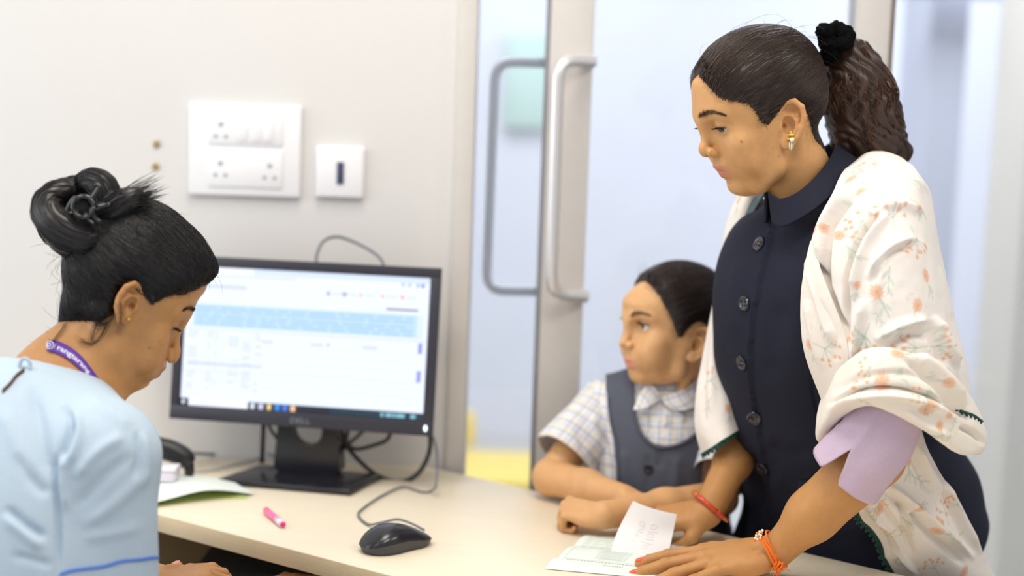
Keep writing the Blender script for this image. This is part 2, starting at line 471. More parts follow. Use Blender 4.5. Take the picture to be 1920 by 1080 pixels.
reparent(bm_obj('back_shell', box_bm((-hw + .004, .004, -.032), (hw - .004, MON_H - .004, -.004), .008, 3, Mmon), M_black), mon)
for (n, lo, hi) in (('bezel', (-hw, 0, -.006), (hw, bzb, .004)), ('bezel', (-hw, MON_H - bz, -.006), (hw, MON_H, .004)),
                    ('bezel', (-hw, bzb - .001, -.006), (-hw + bz, MON_H - bz + .001, .004)), ('bezel', (hw - bz, bzb - .001, -.006), (hw, MON_H - bz + .001, .004))):
    reparent(bm_obj(n, box_bm(lo, hi, .0015, 2, Mmon), M_bezel), mon)
# screen picture: flat print, painted on a fine grid (u right, v down, 0..1)
NU, NV = 250, 150
uu, vv = np.meshgrid((np.arange(NU) + .5) / NU, (np.arange(NV) + .5) / NV)
pic = np.empty((NV, NU, 3)); pic[:] = lin(226, 233, 252)


def rect(u0, v0, u1, v1, c, a=1.0):
    k = (uu >= u0) & (uu <= u1) & (vv >= v0) & (vv <= v1)
    pic[k] = pic[k] * (1 - a) + np.array(lin(*c)) * a


rect(0, 0, 1, .045, (208, 222, 248)); rect(.10, 0, .28, .045, (232, 238, 253)); rect(0, .045, 1, .085, (230, 236, 252))
rect(.05, .052, .46, .072, (205, 214, 235), .7)
for (u, c) in ((.885, (170, 190, 235)), (.91, (180, 196, 235)), (.945, (150, 170, 235)), (.965, (60, 92, 226))): rect(u, .050, u + .012, .070, c, .9)
rect(.06, .125, .25, .150, (196, 204, 222), .8)
for (u, c) in ((.585, (110, 120, 165)), (.65, (120, 124, 190)), (.715, (240, 180, 120)), (.805, (240, 170, 120)), (.885, (240, 130, 100))):
    rect(u, .135, u + .012, .158, c, .8); rect(u + .02, .138, u + .062, .155, (210, 212, 228), .8)
rect(.83, .225, .955, .243, (70, 72, 92), .85)
rect(.035, .27, .975, .425, (186, 217, 248))
for k, v in enumerate((.285, .315, .345, .375, .400)):
    u = .05
    while u < .93:
        l = .03 + .09 * rng.random(); rect(u, v, min(u + l, .94), v + .014, (140, 176, 224), .6); u += l + .012
rect(.0, .28, .022, .36, (96, 196, 240)); rect(.003, .262, .016, .292, (216, 190, 160)); rect(.955, .27, .97, .42, (216, 226, 244))
rect(.0, .44, 1, .452, (212, 220, 238))
for v in np.arange(.47, .86, .026):
    for (u0, u1) in ((.02, .07), (.10, .125), (.135, .15), (.19, .235), (.25, .29), (.30, .33)):
        if rng.random() < .62: rect(u0, v, u0 + (u1 - u0) * (.5 + .5 * rng.random()), v + .011, (196, 204, 226), .75)
for u in (.09, .13, .165, .23, .28): rect(u, .46, u + .003, .86, (206, 214, 236), .6)
for (u0, u1) in ((.33, .37), (.53, .58), (.74, .80)): rect(u0, .505, u1, .518, (180, 190, 214), .8)
rect(.595, .50, .605, .52, (120, 134, 190), .8)
rect(.02, .685, .33, .700, (180, 188, 214), .8); rect(0, .74, .97, .747, (212, 220, 240))
for v in np.arange(.54, .86, .03): rect(.33, v, .97, v + .004, (218, 225, 244), .8)
for v in (.46, .655): rect(.965, v, .98, v + .075, (96, 104, 206), .8)
rect(0, .945, 1, 1, (22, 26, 40)); rect(0, .945, .028, 1, (10, 14, 22)); rect(.008, .958, .02, .985, (225, 235, 250))
rect(.035, .945, .285, 1, (236, 240, 252)); rect(.06, .966, .16, .978, (208, 214, 228), .7); rect(0.62, .945, 1, 1, (20, 48, 62))
for (u, c) in ((.295, (220, 226, 240)), (.33, (196, 200, 235)), (.363, (240, 208, 130)), (.397, (36, 140, 230)), (.43, (70, 120, 235)), (.462, (240, 196, 150))):
    rect(u, .956, u + .018, .990, c)
for (u, l) in ((.83, .008), (.847, .012), (.862, .01), (.875, .014), (.893, .03), (.95, .016)): rect(u, .962, u + l, .984, (140, 200, 220), .85)
_x = -hw + bz + uu * (MON_W - 2 * bz); _y = MON_H - bz - vv * (MON_H - bz - bzb)
V = xf(np.stack([_x, _y, np.full_like(_x, .0012)], -1).reshape(-1, 3), Mmon)
M_screen = bpy.data.materials.new('lit_screen'); M_screen.use_nodes = True
_n = M_screen.node_tree; _b = _n.nodes['Principled BSDF']; _a = _n.nodes.new('ShaderNodeVertexColor'); _a.layer_name = 'Col'
_b.inputs['Base Color'].default_value = (.02, .02, .025, 1); _b.inputs['Roughness'].default_value = .35
_n.links.new(_a.outputs[0], _b.inputs['Emission Color']); _b.inputs['Emission Strength'].default_value = 1.0
scr = mobj('screen', V, grid_faces(NU, NV)[:, ::-1], M_screen, smooth=False, col=pic.reshape(-1, 3)); reparent(scr, mon)
tv, tf = text_mesh('DELL', .0125, .0004)
reparent(mobj('lettering', xf(tv * np.array([1.25, 1, 1]) + np.array([.002, .0105, .0042]), Mmon), tf, M_logo, smooth=False), mon)
V, Fl = lathe([(.004, 0), (.004, .001), (.003, .0014)], 14); V = V * np.array([.7, 1.25, 1])
M_led = mat('power_light', lin(240, 245, 255), .4, noise=.01, emit=(.85, .93, 1), estr=1.2)
reparent(mobj('power_light', xf(V + np.array([hw - .0115, .0125, .004]), Mmon), Fl, M_led), mon)
# stand: neck with a cable hole, and base plate
sx_ = mx_; sb = PZ(578, 900, DZ); sb = np.array([sb[0], sb[1] + 0.005, DZ]) + mx_ * -.004
Ms = frame(sb, mx_, -mn_, (0, 0, 1))     # x right, y away from viewer, z up
hb = mon_o[2] - DZ + .06
NW = 0.052
outl = []
R_ = .025; zc = hb - .071
bmn = bmesh.new()
nb = 28
ring_in = [(R_ * math.cos(a), zc + R_ * math.sin(a)) for a in np.linspace(0, 2 * np.pi, nb, endpoint=False)]


def sq(a):
    c, s = math.cos(a), math.sin(a)
    z0, z1 = 0.004, hb
    tx = NW / abs(c) if abs(c) > 1e-6 else 1e9
    tz = ((z1 - zc) / s if s > 0 else (z0 - zc) / s) if abs(s) > 1e-6 else 1e9
    t = min(tx, tz); return (t * c * (1 + .12 * max(0, (zc - (zc + t * s)) / zc)), zc + t * s)


ring_out = [sq(a) for a in np.linspace(0, 2 * np.pi, nb, endpoint=False)]
lay = []
for yv in (0.0, .022):
    lay.append(([bmn.verts.new((x, yv, z)) for x, z in ring_in], [bmn.verts.new((x, yv + (.012 if yv else 0), z)) for x, z in ring_out]))
for k in range(nb):
    k2 = (k + 1) % nb
    (i0, o0), (i1, o1) = lay
    for q in ((i0[k], i0[k2], o0[k2], o0[k]), (i1[k], o1[k], o1[k2], i1[k2]), (i0[k], i1[k], i1[k2], i0[k2]), (o0[k], o0[k2], o1[k2], o1[k])): bmn.faces.new(q)
bmesh.ops.recalc_face_normals(bmn, faces=bmn.faces[:]); bmn.transform(Ms)
reparent(bm_obj('stand_neck', bmn, M_blackg, auto=30), mon)
q0, q1, q2, q3 = PZ(405, 909, DZ), PZ(657, 931, DZ), PZ(716, 899, DZ), PZ(487, 881, DZ)
bs = prism_bm([tuple(q[:2]) for q in (q0, q1, q2, q3)], DZ, DZ + .010, .003, seg=3)
reparent(bm_obj('stand_base', bs, M_blackg, auto=40), mon)

# ------------------------------------------------------------------ cables
M_cable = mat('black_cable', lin(34, 35, 40), .45, noise=.05)
M_cableg = mat('grey_cable', lin(112, 116, 124), .5, noise=.05)
M_cablew = mat('pale_cable', lin(196, 196, 198), .5, noise=.03)


def cable(pts, r, m, label, parent=None, name='cable', n=60):
    p = np.array([np.asarray(q, float) for q in pts])
    return tube_obj(name, p, r, m, None, 8, n, label=label, cat='cable')


cable([P(594, 500, 2.33), P(594, 478, 2.34), P(606, 453, 2.36), P(630, 444, 2.38), P(660, 452, 2.38), P(695, 470, 2.36), P(714, 486, 2.345), P(722, 505, 2.335)], .0026, M_cableg,
      'grey cable looping up behind the top edge of the monitor')
cable([P(640, 800, 2.335), P(646, 828, 2.34), P(668, 858, 2.34), P(705, 890, 2.335), P(745, 903, 2.33), P(778, 893, 2.325), P(800, 862, 2.32), P(807, 828, 2.315), P(800, 795, 2.32)], .0040, M_cable,
      'thick black monitor cable hanging in a wide loop right of the stand')
cable([P(652, 806, 2.345), P(650, 830, 2.35), P(668, 842, 2.35), P(700, 835, 2.35), P(726, 824, 2.345), P(735, 800, 2.34)], .0035, M_cable,
      'short black cable curving just below the monitor right of the stand')
cable([P(690, 800, 2.35), P(668, 820, 2.355), P(648, 838, 2.355), P(636, 858, 2.36), P(628, 850, 2.37)], .0030, M_cable,
      'black cable slanting down to the stand neck under the monitor')
cable([P(500, 790, 2.345), P(512, 812, 2.345), P(530, 832, 2.35), P(560, 850, 2.37)], .0030, M_cable,
      'black cable slanting behind the left of the stand neck')
_a = P(494, 795, 2.35); _b = P(491, 868, 2.35)
cable([_a, (_a + _b) / 2, _b], .0042, M_cable, 'straight black cable hanging left of the stand neck', n=10)
cable([PZ(560, 872, DZ + .003), PZ(520, 858, DZ + .012), PZ(470, 842, DZ + .003), PZ(420, 852, DZ + .003), PZ(364, 850, DZ + .018), P(352, 850, 2.245)], .0026, M_cableg,
      'grey cord running from the handheld scanner behind the monitor stand')
cable([PZ(345, 886, DZ + .003), PZ(400, 880, DZ + .003), PZ(450, 868, DZ + .003), PZ(500, 858, DZ + .003), PZ(545, 862, DZ + .003)], .0022, M_cablew,
      'pale cord lying on the desk left of the stand')
cable([P(812, 818, 2.31), P(819, 850, 2.31), PZ(818, 905, DZ + .025), PZ(810, 920, DZ + .004), PZ(790, 922, DZ + .003), PZ(755, 913, DZ + .003), PZ(715, 930, DZ + .003), PZ(682, 952, DZ + .003), PZ(672, 966, DZ + .003),
       PZ(690, 983, DZ + .003), PZ(715, 980, DZ + .010), PZ(745, 974, DZ + .012), PZ(772, 982, DZ + .012), PZ(795, 994, DZ + .009)], .0019, M_cableg,
      'thin grey mouse cable winding over the desk to the mouse', n=110)

# ------------------------------------------------------------------ computer mouse
ms = PZ(742, 1027, DZ); me_ = empty('computer_mouse', ms, 'black two-button computer mouse on the maple desk', 'mouse')
ax = unit(PZ(804, 1002, DZ) - PZ(682, 1028, DZ)); ay = np.cross((0, 0, 1), ax)
Mm = frame(ms, ax, ay, (0, 0, 1))
Lm, Wm, Hm = .056, .031, .037
nu, nv = 40, 22


def mouse_pt(t, s, z):                       # t around, s 0 base .. 1 top
    return None


a = np.linspace(0, 2 * np.pi, nu, endpoint=False)
sgx = np.sign(np.cos(a)) * np.abs(np.cos(a)) ** .75; sgy = np.sign(np.sin(a)) * np.abs(np.sin(a)) ** .80
prof_h = lambda x: Hm * (0.98 - 0.50 * np.clip(x + .25, 0, 2) ** 1.6 * .75 - 0.9 * np.clip(-x - .35, 0, 1) ** 2)
waist = lambda x: 1 - .13 * np.exp(-((x - .15) / .35) ** 2)
rows = []
for z, sc in ((0, .90), (.15, .95), (.45, 1.0)):
    rows.append(np.stack([Lm * sc * sgx, Wm * sc * sgy * waist(sgx), z * prof_h(sgx) * np.ones(nu)], -1))
V = np.vstack(rows + [np.array([[0, 0, .0]])])
side_top = rows[-1]
Fl = [tuple(f) for f in grid_faces(nu, 3, True)] + [tuple(range(nu - 1, -1, -1))]
M_mside = mat('mouse_side', lin(70, 70, 74), .5, noise=.05); M_mtop = mat('mouse_top', lin(34, 34, 40), .24, noise=.04, scale=80)
reparent(mobj('side_shell', xf(V[:-1], Mm), Fl, M_mside), me_)
rows = [side_top * np.array([1.012, 1.015, 1.0])]
for q in np.linspace(0.08, 1, nv):
    c = math.cos(q * math.pi / 2); s = math.sin(q * math.pi / 2)
    x = Lm * sgx * (c * .985 + .0) * 1.01; y = Wm * sgy * c * waist(sgx) * 1.01
    z = prof_h(x / Lm) * (.45 + .55 * s)
    rows.append(np.stack([x, y, z], -1))
V = np.vstack(rows); Fl = [tuple(f) for f in grid_faces(nu, len(rows), True)] + [tuple(range((len(rows) - 1) * nu, len(rows) * nu))]
reparent(mobj('top_shell', xf(V, Mm), Fl, M_mtop), me_)
V, Fl = lathe([(.0085, -.0035), (.0095, -.002), (.0095, .002), (.0085, .0035)], 20, frame((.030, 0, .0125), (1, 0, 0), (0, 0, 1), (0, 1, 0)))
reparent(mobj('scroll_wheel', xf(V, Mm), Fl, M_black), me_)
reparent(bm_obj('cable_collar', box_bm((.046, -.003, .006), (.053, .003, .011), .002, 2, Mm), M_black), me_)

# ------------------------------------------------------------------ pink marker, scanner, papers on the left
M_pink = mat('pink_ink', lin(255, 120, 172), .35, noise=.04); M_hot = mat('hot_pink', lin(255, 40, 130), .4, noise=.02)
M_clear = mat('clear_plastic', lin(236, 226, 240), .15, noise=.02)
p0 = PZ(499, 957, DZ + .006); p1 = PZ(531, 984, DZ + .006)
mk = empty('marker_pen', (p0 + p1) / 2, 'short pink highlighter pen lying on the desk', 'pen')
dv = p1 - p0
for (nm, t0, t1, r, m) in (('barrel', 0, .68, .0052, M_pink), ('clear_end', .66, .97, .0054, M_clear), ('end_plug', .965, 1.0, .0040, M_hot)):
    reparent(tube_obj(nm, [p0 + dv * t0, p0 + dv * (t0 + t1) / 2, p0 + dv * t1], r, m, None, 16), mk)
reparent(tube_obj('tip_cap', [p0 - dv * .06, p0 + dv * .01], np.array([.003, .0046]), M_pink, None, 14), mk)

sc_ = empty('barcode_scanner', PZ(330, 880, DZ), 'black handheld barcode scanner lying on the desk behind the seated woman', 'scanner')
hd = [P(250, 828, 2.25), P(290, 838, 2.25), P(322, 846, 2.25), P(345, 858, 2.25), P(355, 872, 2.25)]
V, Fl = tube(crom(hd, 24), np.interp(np.linspace(0, 1, 24), [0, .4, .75, .95, 1], [.017, .018, .0165, .013, .008]), 16)
reparent(mobj('body', V, Fl, M_black), sc_)
hd = [P(345, 850, 2.25), P(352, 866, 2.25), P(355, 882, 2.25), P(354, 890, 2.25)]
V, Fl = tube(crom(hd, 14), np.interp(np.linspace(0, 1, 14), [0, .5, 1], [.011, .0085, .0075]), 14)
reparent(mobj('grip', V, Fl, M_black), sc_)

M_paper = mat('pale_green_paper', lin(228, 238, 231), .7, noise=.03, scale=30, bump=.02)
M_paperg = mat('green_paper_back', lin(188, 206, 118), .7, noise=.04, scale=30)
M_white = mat('white_paper', lin(245, 241, 242), .7, noise=.02, scale=30, bump=.02)


def sheet(name, rows, m, n=(24, 24), th=.0006, parent=None, **k):
    """paper lofted through rows of 3D points, with thickness"""
    nu, nv = n
    R = [crom(r, nu) for r in rows]; G = np.stack([crom([r[i] for r in R], nv) for i in range(nu)], 1)      # nv, nu
    du = np.gradient(G, axis=1); dv_ = np.gradient(G, axis=0); N = np.cross(du, dv_); N /= np.linalg.norm(N, axis=-1, keepdims=True) + 1e-12
    top = G + N * th / 2; bot = G - N * th / 2
    V = np.vstack([top.reshape(-1, 3), bot.reshape(-1, 3)]); f = grid_faces(nu, nv); off = nu * nv
    Fl = [tuple(q) for q in f] + [tuple(q[::-1] + off) for q in f]
    edge = list(range(nu)) + [nu * (i + 1) - 1 for i in range(1, nv)] + list(range(nu * nv - 2, nu * (nv - 1) - 1, -1)) + [nu * i for i in range(nv - 2, 0, -1)]
    for a_, b_ in zip(edge, edge[1:] + edge[:1]): Fl.append((a_, a_ + off, b_ + off, b_))
    return mobj(name, V, Fl, m, parent, auto=50, **k), G, N


z = DZ
lp, _, _ = sheet('form_paper', [[PZ(200, 915, z + .012), PZ(300, 892, z + .016), PZ(380, 893, z + .012), PZ(440, 905, z + .006)],
                   [PZ(200, 935, z + .010), PZ(300, 918, z + .020), PZ(385, 910, z + .020), PZ(462, 918, z + .004)],
                   [PZ(200, 962, z + .003), PZ(300, 940, z + .009), PZ(390, 919, z + .018), PZ(478, 926, z + .003)]], M_paper,
           label='curled pale green form sheet at the elbow of the seated woman', cat='paper')
lp2, _, _ = sheet('form_paper', [[PZ(200, 925, z + .002), PZ(300, 915, z + .002), PZ(390, 920, z + .002), PZ(455, 928, z + .002)],
                   [PZ(200, 975, z + .001), PZ(300, 949, z + .001), PZ(390, 936, z + .001), PZ(465, 934, z + .001)]], M_paperg, n=(16, 6),
           label='green underside of a form sheet showing below the curled pale sheet', cat='paper')
bxp = PZ(318, 905, DZ + .02)
tb = empty('tape_box', (bxp[0], bxp[1], DZ), 'small clear white plastic box beside the scanner', 'box')
reparent(bm_obj('body', box_bm((bxp[0] - .03, bxp[1] - .005, DZ + .021), (bxp[0] + .008, bxp[1] + .035, DZ + .038), .003), M_clear), tb)
reparent(bm_obj('lid', box_bm((bxp[0] - .031, bxp[1] - .006, DZ + .038), (bxp[0] + .009, bxp[1] + .036, DZ + .043), .002), M_plastic), tb)

# ------------------------------------------------------------------ papers in front of the standing woman
M_print = mat('print_grey', lin(178, 190, 190), .8, noise=.02); M_pencil = mat('pencil_grey', lin(230, 225, 230), .8, noise=.02)
M_printd = mat('print_dark', lin(150, 160, 162), .8, noise=.02)
c00, c10, c11, c01 = PZ(1022, 1068, z), PZ(1240, 1088, z), PZ(1330, 1024, z), PZ(1104, 1003, z)


def bil(u, v, h=0.0):
    q = (1 - u) * (1 - v) * c00 + u * (1 - v) * c10 + u * v * c11 + (1 - u) * v * c01
    return np.array([q[0], q[1], z + h])


rows = [[bil(u, v, .0012 + (.0055 * math.sin(min(1, max(0, (v - .0) / .28)) * math.pi) if v < .28 else .0045 * math.sin((v - .28) / .36 * math.pi) if v < .64 else .004 * math.sin((v - .64) / .36 * math.pi)) * (1 - .5 * u)) for u in (0, .33, .66, 1)]
        for v in (0, .1, .2, .28, .36, .46, .56, .64, .74, .85, 1)]
fp, G, N = sheet('form_paper', rows, M_paper, n=(20, 44), label='folded pale green printed form under the hands of the standing woman', cat='paper')


def on_sheet(G, u, v):
    nv, nu = G.shape[:2]; a = u * (nu - 1); b = v * (nv - 1); i = min(int(a), nu - 2); j = min(int(b), nv - 2); fa, fb = a - i, b - j
    return (1 - fa) * (1 - fb) * G[j, i] + fa * (1 - fb) * G[j, i + 1] + (1 - fa) * fb * G[j + 1, i] + fa * fb * G[j + 1, i + 1]


def marks(name, G, N, segs, wd, m, parent, off=.0007, label=None):
    parts = []
    sgn = 1.0 if N.reshape(-1, 3).mean(0)[2] > 0 else -1.0
    if abs(N.reshape(-1, 3).mean(0)[2]) < .3: sgn = 1.0 if N.reshape(-1, 3).mean(0)[1] < 0 else -1.0
    for seg in segs:
        k = max(2, len(seg))
        p = np.array([on_sheet(G, *q) for q in seg]); nrm = unit(N.reshape(-1, 3).mean(0)) * sgn
        p = p + nrm * off; t = np.gradient(p, axis=0); s = np.cross(nrm, t); s /= np.linalg.norm(s, axis=1, keepdims=True) + 1e-12
        V = np.vstack([p + s * wd / 2, p - s * wd / 2]); n_ = len(p)
        parts.append((V, [(i, i + 1, n_ + i + 1, n_ + i) for i in range(n_ - 1)]))
    V, Fl = join(parts)
    return mobj(name, V, Fl, m, parent, smooth=False)


def line(u0, v0, u1, v1, n=10): return [(u0 + (u1 - u0) * t, v0 + (v1 - v0) * t) for t in np.linspace(0, 1, n)]


segs = []
for v in (.32, .62): segs.append(line(.05, v, .95, v, 20))
for u in (.05, .95): segs.append(line(u, .32, u, .62))
for u in (.30, .55): segs.append(line(u, .36, u, .56))
segs.append(line(.30, .36, .55, .36)); segs.append(line(.30, .56, .55, .56))
marks('printed_frame', G, N, segs, .0006, M_print, fp)
segs = []
u = .1
while u < .78:
    segs.append(line(u, .215, u + .02, .215, 3)); u += .03
u = .45
while u < .62:
    segs.append(line(u, .13, u + .012, .13, 3)); u += .02
marks('printed_line', G, N, segs, .0022, M_printd, fp)
segs = []
for v in (.68, .72, .76, .80, .84, .88, .92):
    u = .06
    while u < .9:
        l = .03 + .08 * rng.random(); segs.append(line(u, v, min(.95, u + l), v, 4)); u += l + .02
for v in np.arange(.38, .55, .03): segs.append(line(.32, v, .53, v, 6))
marks('printed_text', G, N, segs, .0009, M_print, fp)

# white paper slip held upright between her hands
yb_, yt_ = 1.945, 1.985
rows = [[P(1143, 1047, yb_), P(1180, 1058, yb_ - .004), P(1215, 1066, yb_ - .006), P(1250, 1060, yb_ - .004)],
        [P(1150, 1018, yb_ + .012), P(1185, 1026, yb_ + .006), P(1220, 1034, yb_ + .002), P(1255, 1030, yb_ + .010)],
        [P(1163, 985, yb_ + .030), P(1193, 992, yb_ + .026), P(1228, 998, yb_ + .026), P(1262, 998, yb_ + .032)],
        [P(1187, 939, yt_), P(1210, 949, yt_ - .002), P(1240, 958, yt_ - .002), P(1269, 964, yt_)]]
sl, G, N = sheet('paper_slip', rows, M_white, n=(20, 30), label='small white handwritten paper slip standing up under her fingers', cat='paper')
segs = []


def arc(cu, cv, ru, rv, a0, a1, n=14): return [(cu + ru * math.cos(t), cv + rv * math.sin(t)) for t in np.linspace(a0, a1, n)]


TAU = 2 * math.pi
segs += [arc(.62, .74, .06, .035, 0, TAU), line(.54, .66, .72, .66), arc(.60, .60, .06, .03, 0, TAU), line(.52, .53, .68, .53), line(.46, .47, .70, .45),
         arc(.57, .40, .06, .03, .6, 5.4), arc(.40, .76, .05, .03, -1, 3.5), arc(.41, .70, .05, .03, -2, 2.5), line(.36, .64, .48, .62), arc(.37, .57, .03, .02, 0, TAU), line(.30, .50, .36, .42)]
marks('handwriting', G, N, segs, .0009, M_pencil, sl)
# ------------------------------------------------------------------ soft solid modelling: smooth unions on a grid -> mesh
class Fr:
    """local frame: p_world = o + s * R @ p_local"""
    def __init__(s, o=(0, 0, 0), R=None, sc=1.0):
        s.o = np.asarray(o, float); s.R = np.eye(3) if R is None else np.asarray(R, float); s.s = sc

    def w(s, p): return s.o + s.s * (np.asarray(p, float) @ s.R.T)

    def l(s, p): return ((np.asarray(p, float) - s.o) @ s.R) / s.s

    def dirw(s, d): return np.asarray(d, float) @ s.R.T


WORLD = Fr()


class Prim:
    pass


def ell(c, r, k=0.0, op=1, fr=WORLD, R=None):
    """ellipsoid: centre, radii, blend, op +1 add / -1 cut, optional own rotation (3x3 local)"""
    q = Prim(); q.k = k * fr.s; q.op = op
    c = np.asarray(c, float); r = np.broadcast_to(np.asarray(r, float), (3,))
    q.c = fr.w(c); q.rad = float(r.max()) * fr.s
    A = fr.R if R is None else fr.R @ np.asarray(R, float)
    rs = r * fr.s

    def f(X, Y, Z, o=q.c, A=A, rs=rs):
        x, y, z = X - o[0], Y - o[1], Z - o[2]
        a = (x * A[0, 0] + y * A[1, 0] + z * A[2, 0]) / rs[0]
        b = (x * A[0, 1] + y * A[1, 1] + z * A[2, 1]) / rs[1]
        c_ = (x * A[0, 2] + y * A[1, 2] + z * A[2, 2]) / rs[2]
        k0 = np.sqrt(a * a + b * b + c_ * c_); k1 = np.sqrt((a / rs[0]) ** 2 + (b / rs[1]) ** 2 + (c_ / rs[2]) ** 2) + 1e-9
        return k0 * (k0 - 1) / k1
    q.f = f; q.lo = q.c - q.rad; q.hi = q.c + q.rad
    return q


def cone(a, b, ra, rb, k=0.0, op=1, fr=WORLD, flat=None):
    """round cone from a to b; flat=(dir, factor) squashes the section along dir (local)"""
    q = Prim(); q.k = k * fr.s; q.op = op
    A = fr.w(a); B = fr.w(b); ra, rb = ra * fr.s, rb * fr.s
    d = B - A; L2 = float(d @ d) + 1e-12
    fd = None
    if flat is not None:
        fd = unit(fr.dirw(flat[0])); t_ = unit(d); fd = unit(fd - t_ * (fd @ t_)); ff = flat[1]

    def f(X, Y, Z):
        x, y, z = X - A[0], Y - A[1], Z - A[2]
        t = np.clip((x * d[0] + y * d[1] + z * d[2]) / L2, 0, 1)
        x, y, z = x - t * d[0], y - t * d[1], z - t * d[2]
        if fd is not None:
            h = (x * fd[0] + y * fd[1] + z * fd[2]) * (1 / ff - 1)
            x, y, z = x + h * fd[0], y + h * fd[1], z + h * fd[2]
        return np.sqrt(x * x + y * y + z * z) - (ra + t * (rb - ra))
    q.f = f; m = max(ra, rb)
    q.lo = np.minimum(A, B) - m; q.hi = np.maximum(A, B) + m
    return q


def chain(pts, rad, k=0.0, op=1, fr=WORLD, flat=None):
    return [cone(pts[i], pts[i + 1], rad[i], rad[i + 1], k, op, fr, flat) for i in range(len(pts) - 1)]


def smin(a, b, k):
    if k <= 1e-9: return np.minimum(a, b)
    h = np.clip(k - np.abs(a - b), 0, None) / k
    return np.minimum(a, b) - h * h * k * .25


def smax(a, b, k): return -smin(-a, -b, k)


def field(prims, lo, hi, h, pad=.03):
    lo = np.asarray(lo, float); n = np.ceil((np.asarray(hi) - lo) / h).astype(int) + 1
    Fd = np.full(n, .08, np.float32)
    ax_ = [(lo[i] + h * np.arange(n[i])).astype(np.float32) for i in range(3)]
    for q in prims:
        m = q.k + pad
        i0 = np.clip(np.floor((q.lo - m - lo) / h).astype(int), 0, n); i1 = np.clip(np.ceil((q.hi + m - lo) / h).astype(int) + 1, 0, n)
        if (i1 <= i0).any(): continue
        s = tuple(slice(i0[k], i1[k]) for k in range(3))
        X = ax_[0][s[0]][:, None, None]; Y = ax_[1][s[1]][None, :, None]; Z = ax_[2][s[2]][None, None, :]
        v = q.f(X, Y, Z).astype(np.float32)
        Fd[s] = smin(Fd[s], v, q.k) if q.op > 0 else smax(Fd[s], -v, q.k)
    return Fd, ax_


_CO = np.array([(i, j, k) for i in (0, 1) for j in (0, 1) for k in (0, 1)])
_ED = [(a, b) for a in range(8) for b in range(a + 1, 8) if np.abs(_CO[a] - _CO[b]).sum() == 1]


def nets(Fd, lo, h):
    """naive surface nets"""
    S = Fd < 0
    n = np.array(Fd.shape)
    cnt = np.zeros(n - 1, np.int8)
    for c in _CO: cnt += S[c[0]:n[0] - 1 + c[0], c[1]:n[1] - 1 + c[1], c[2]:n[2] - 1 + c[2]]
    idx = np.argwhere((cnt > 0) & (cnt < 8))
    if len(idx) == 0: return np.zeros((0, 3)), np.zeros((0, 4), int)
    cv = np.stack([Fd[idx[:, 0] + c[0], idx[:, 1] + c[1], idx[:, 2] + c[2]] for c in _CO], 1)
    acc = np.zeros((len(idx), 3)); num = np.zeros(len(idx))
    for a, b in _ED:
        m = (cv[:, a] < 0) != (cv[:, b] < 0)
        t = np.where(m, cv[:, a] / np.where(m, cv[:, a] - cv[:, b], 1), 0)
        acc += m[:, None] * (_CO[a] + t[:, None] * (_CO[b] - _CO[a])); num += m
    V = np.asarray(lo) + h * (idx + acc / num[:, None])
    idm = np.full(n - 1, -1, np.int32); idm[tuple(idx.T)] = np.arange(len(idx))
    Q = []
    for ax in range(3):
        b, c = (ax + 1) % 3, (ax + 2) % 3
        sl0 = [slice(None)] * 3; sl1 = [slice(None)] * 3
        sl0[ax] = slice(0, n[ax] - 1); sl1[ax] = slice(1, n[ax])
        for d in (b, c): sl0[d] = slice(1, n[d] - 1); sl1[d] = slice(1, n[d] - 1)
        s0 = S[tuple(sl0)]; s1 = S[tuple(sl1)]
        e = np.argwhere(s0 != s1)
        if len(e) == 0: continue
        fl = s0[tuple(e.T)]
        e = e.copy(); e[:, b] += 1; e[:, c] += 1
        def cell(db, dc):
            q = e.copy(); q[:, b] += db; q[:, c] += dc; return idm[tuple(q.T)]
        q = np.stack([cell(-1, -1), cell(0, -1), cell(0, 0), cell(-1, 0)], 1)
        q[~fl] = q[~fl][:, ::-1]
        Q.append(q)
    Q = np.vstack(Q)
    return V, Q[(Q >= 0).all(1)]


def normals(V, Q):
    n = np.cross(V[Q[:, 2]] - V[Q[:, 0]], V[Q[:, 3]] - V[Q[:, 1]])
    N = np.zeros_like(V)
    for i in range(4): np.add.at(N, Q[:, i], n)
    return N / (np.linalg.norm(N, axis=1, keepdims=True) + 1e-12)


def smooth(V, Q, it=2, lam=.5):
    for _ in range(it):
        S = np.zeros_like(V); C = np.zeros(len(V))
        for i in range(4):
            for j in ((i + 1) % 4, (i + 3) % 4):
                np.add.at(S, Q[:, i], V[Q[:, j]]); np.add.at(C, Q[:, i], 1)
        V = V + lam * (S / np.maximum(C, 1)[:, None] - V)
    return V


def solid(prims, lo, hi, h, it=1, extra=None):
    Fd, ax_ = field(prims, lo, hi, h)
    if extra is not None: Fd = extra(Fd, ax_[0][:, None, None], ax_[1][None, :, None], ax_[2][None, None, :])
    V, Q = nets(Fd, lo, h)
    return (smooth(V, Q, it) if it else V), Q


def bounds(prims, pad=.01):
    a = [q for q in prims if q.op > 0]
    return np.min([q.lo for q in a], 0) - pad, np.max([q.hi for q in a], 0) + pad


def merge(parts):
    V, Q, o = [], [], 0
    for v, q in parts: V.append(v); Q.append(q + o); o += len(v)
    return np.vstack(V), np.vstack(Q)


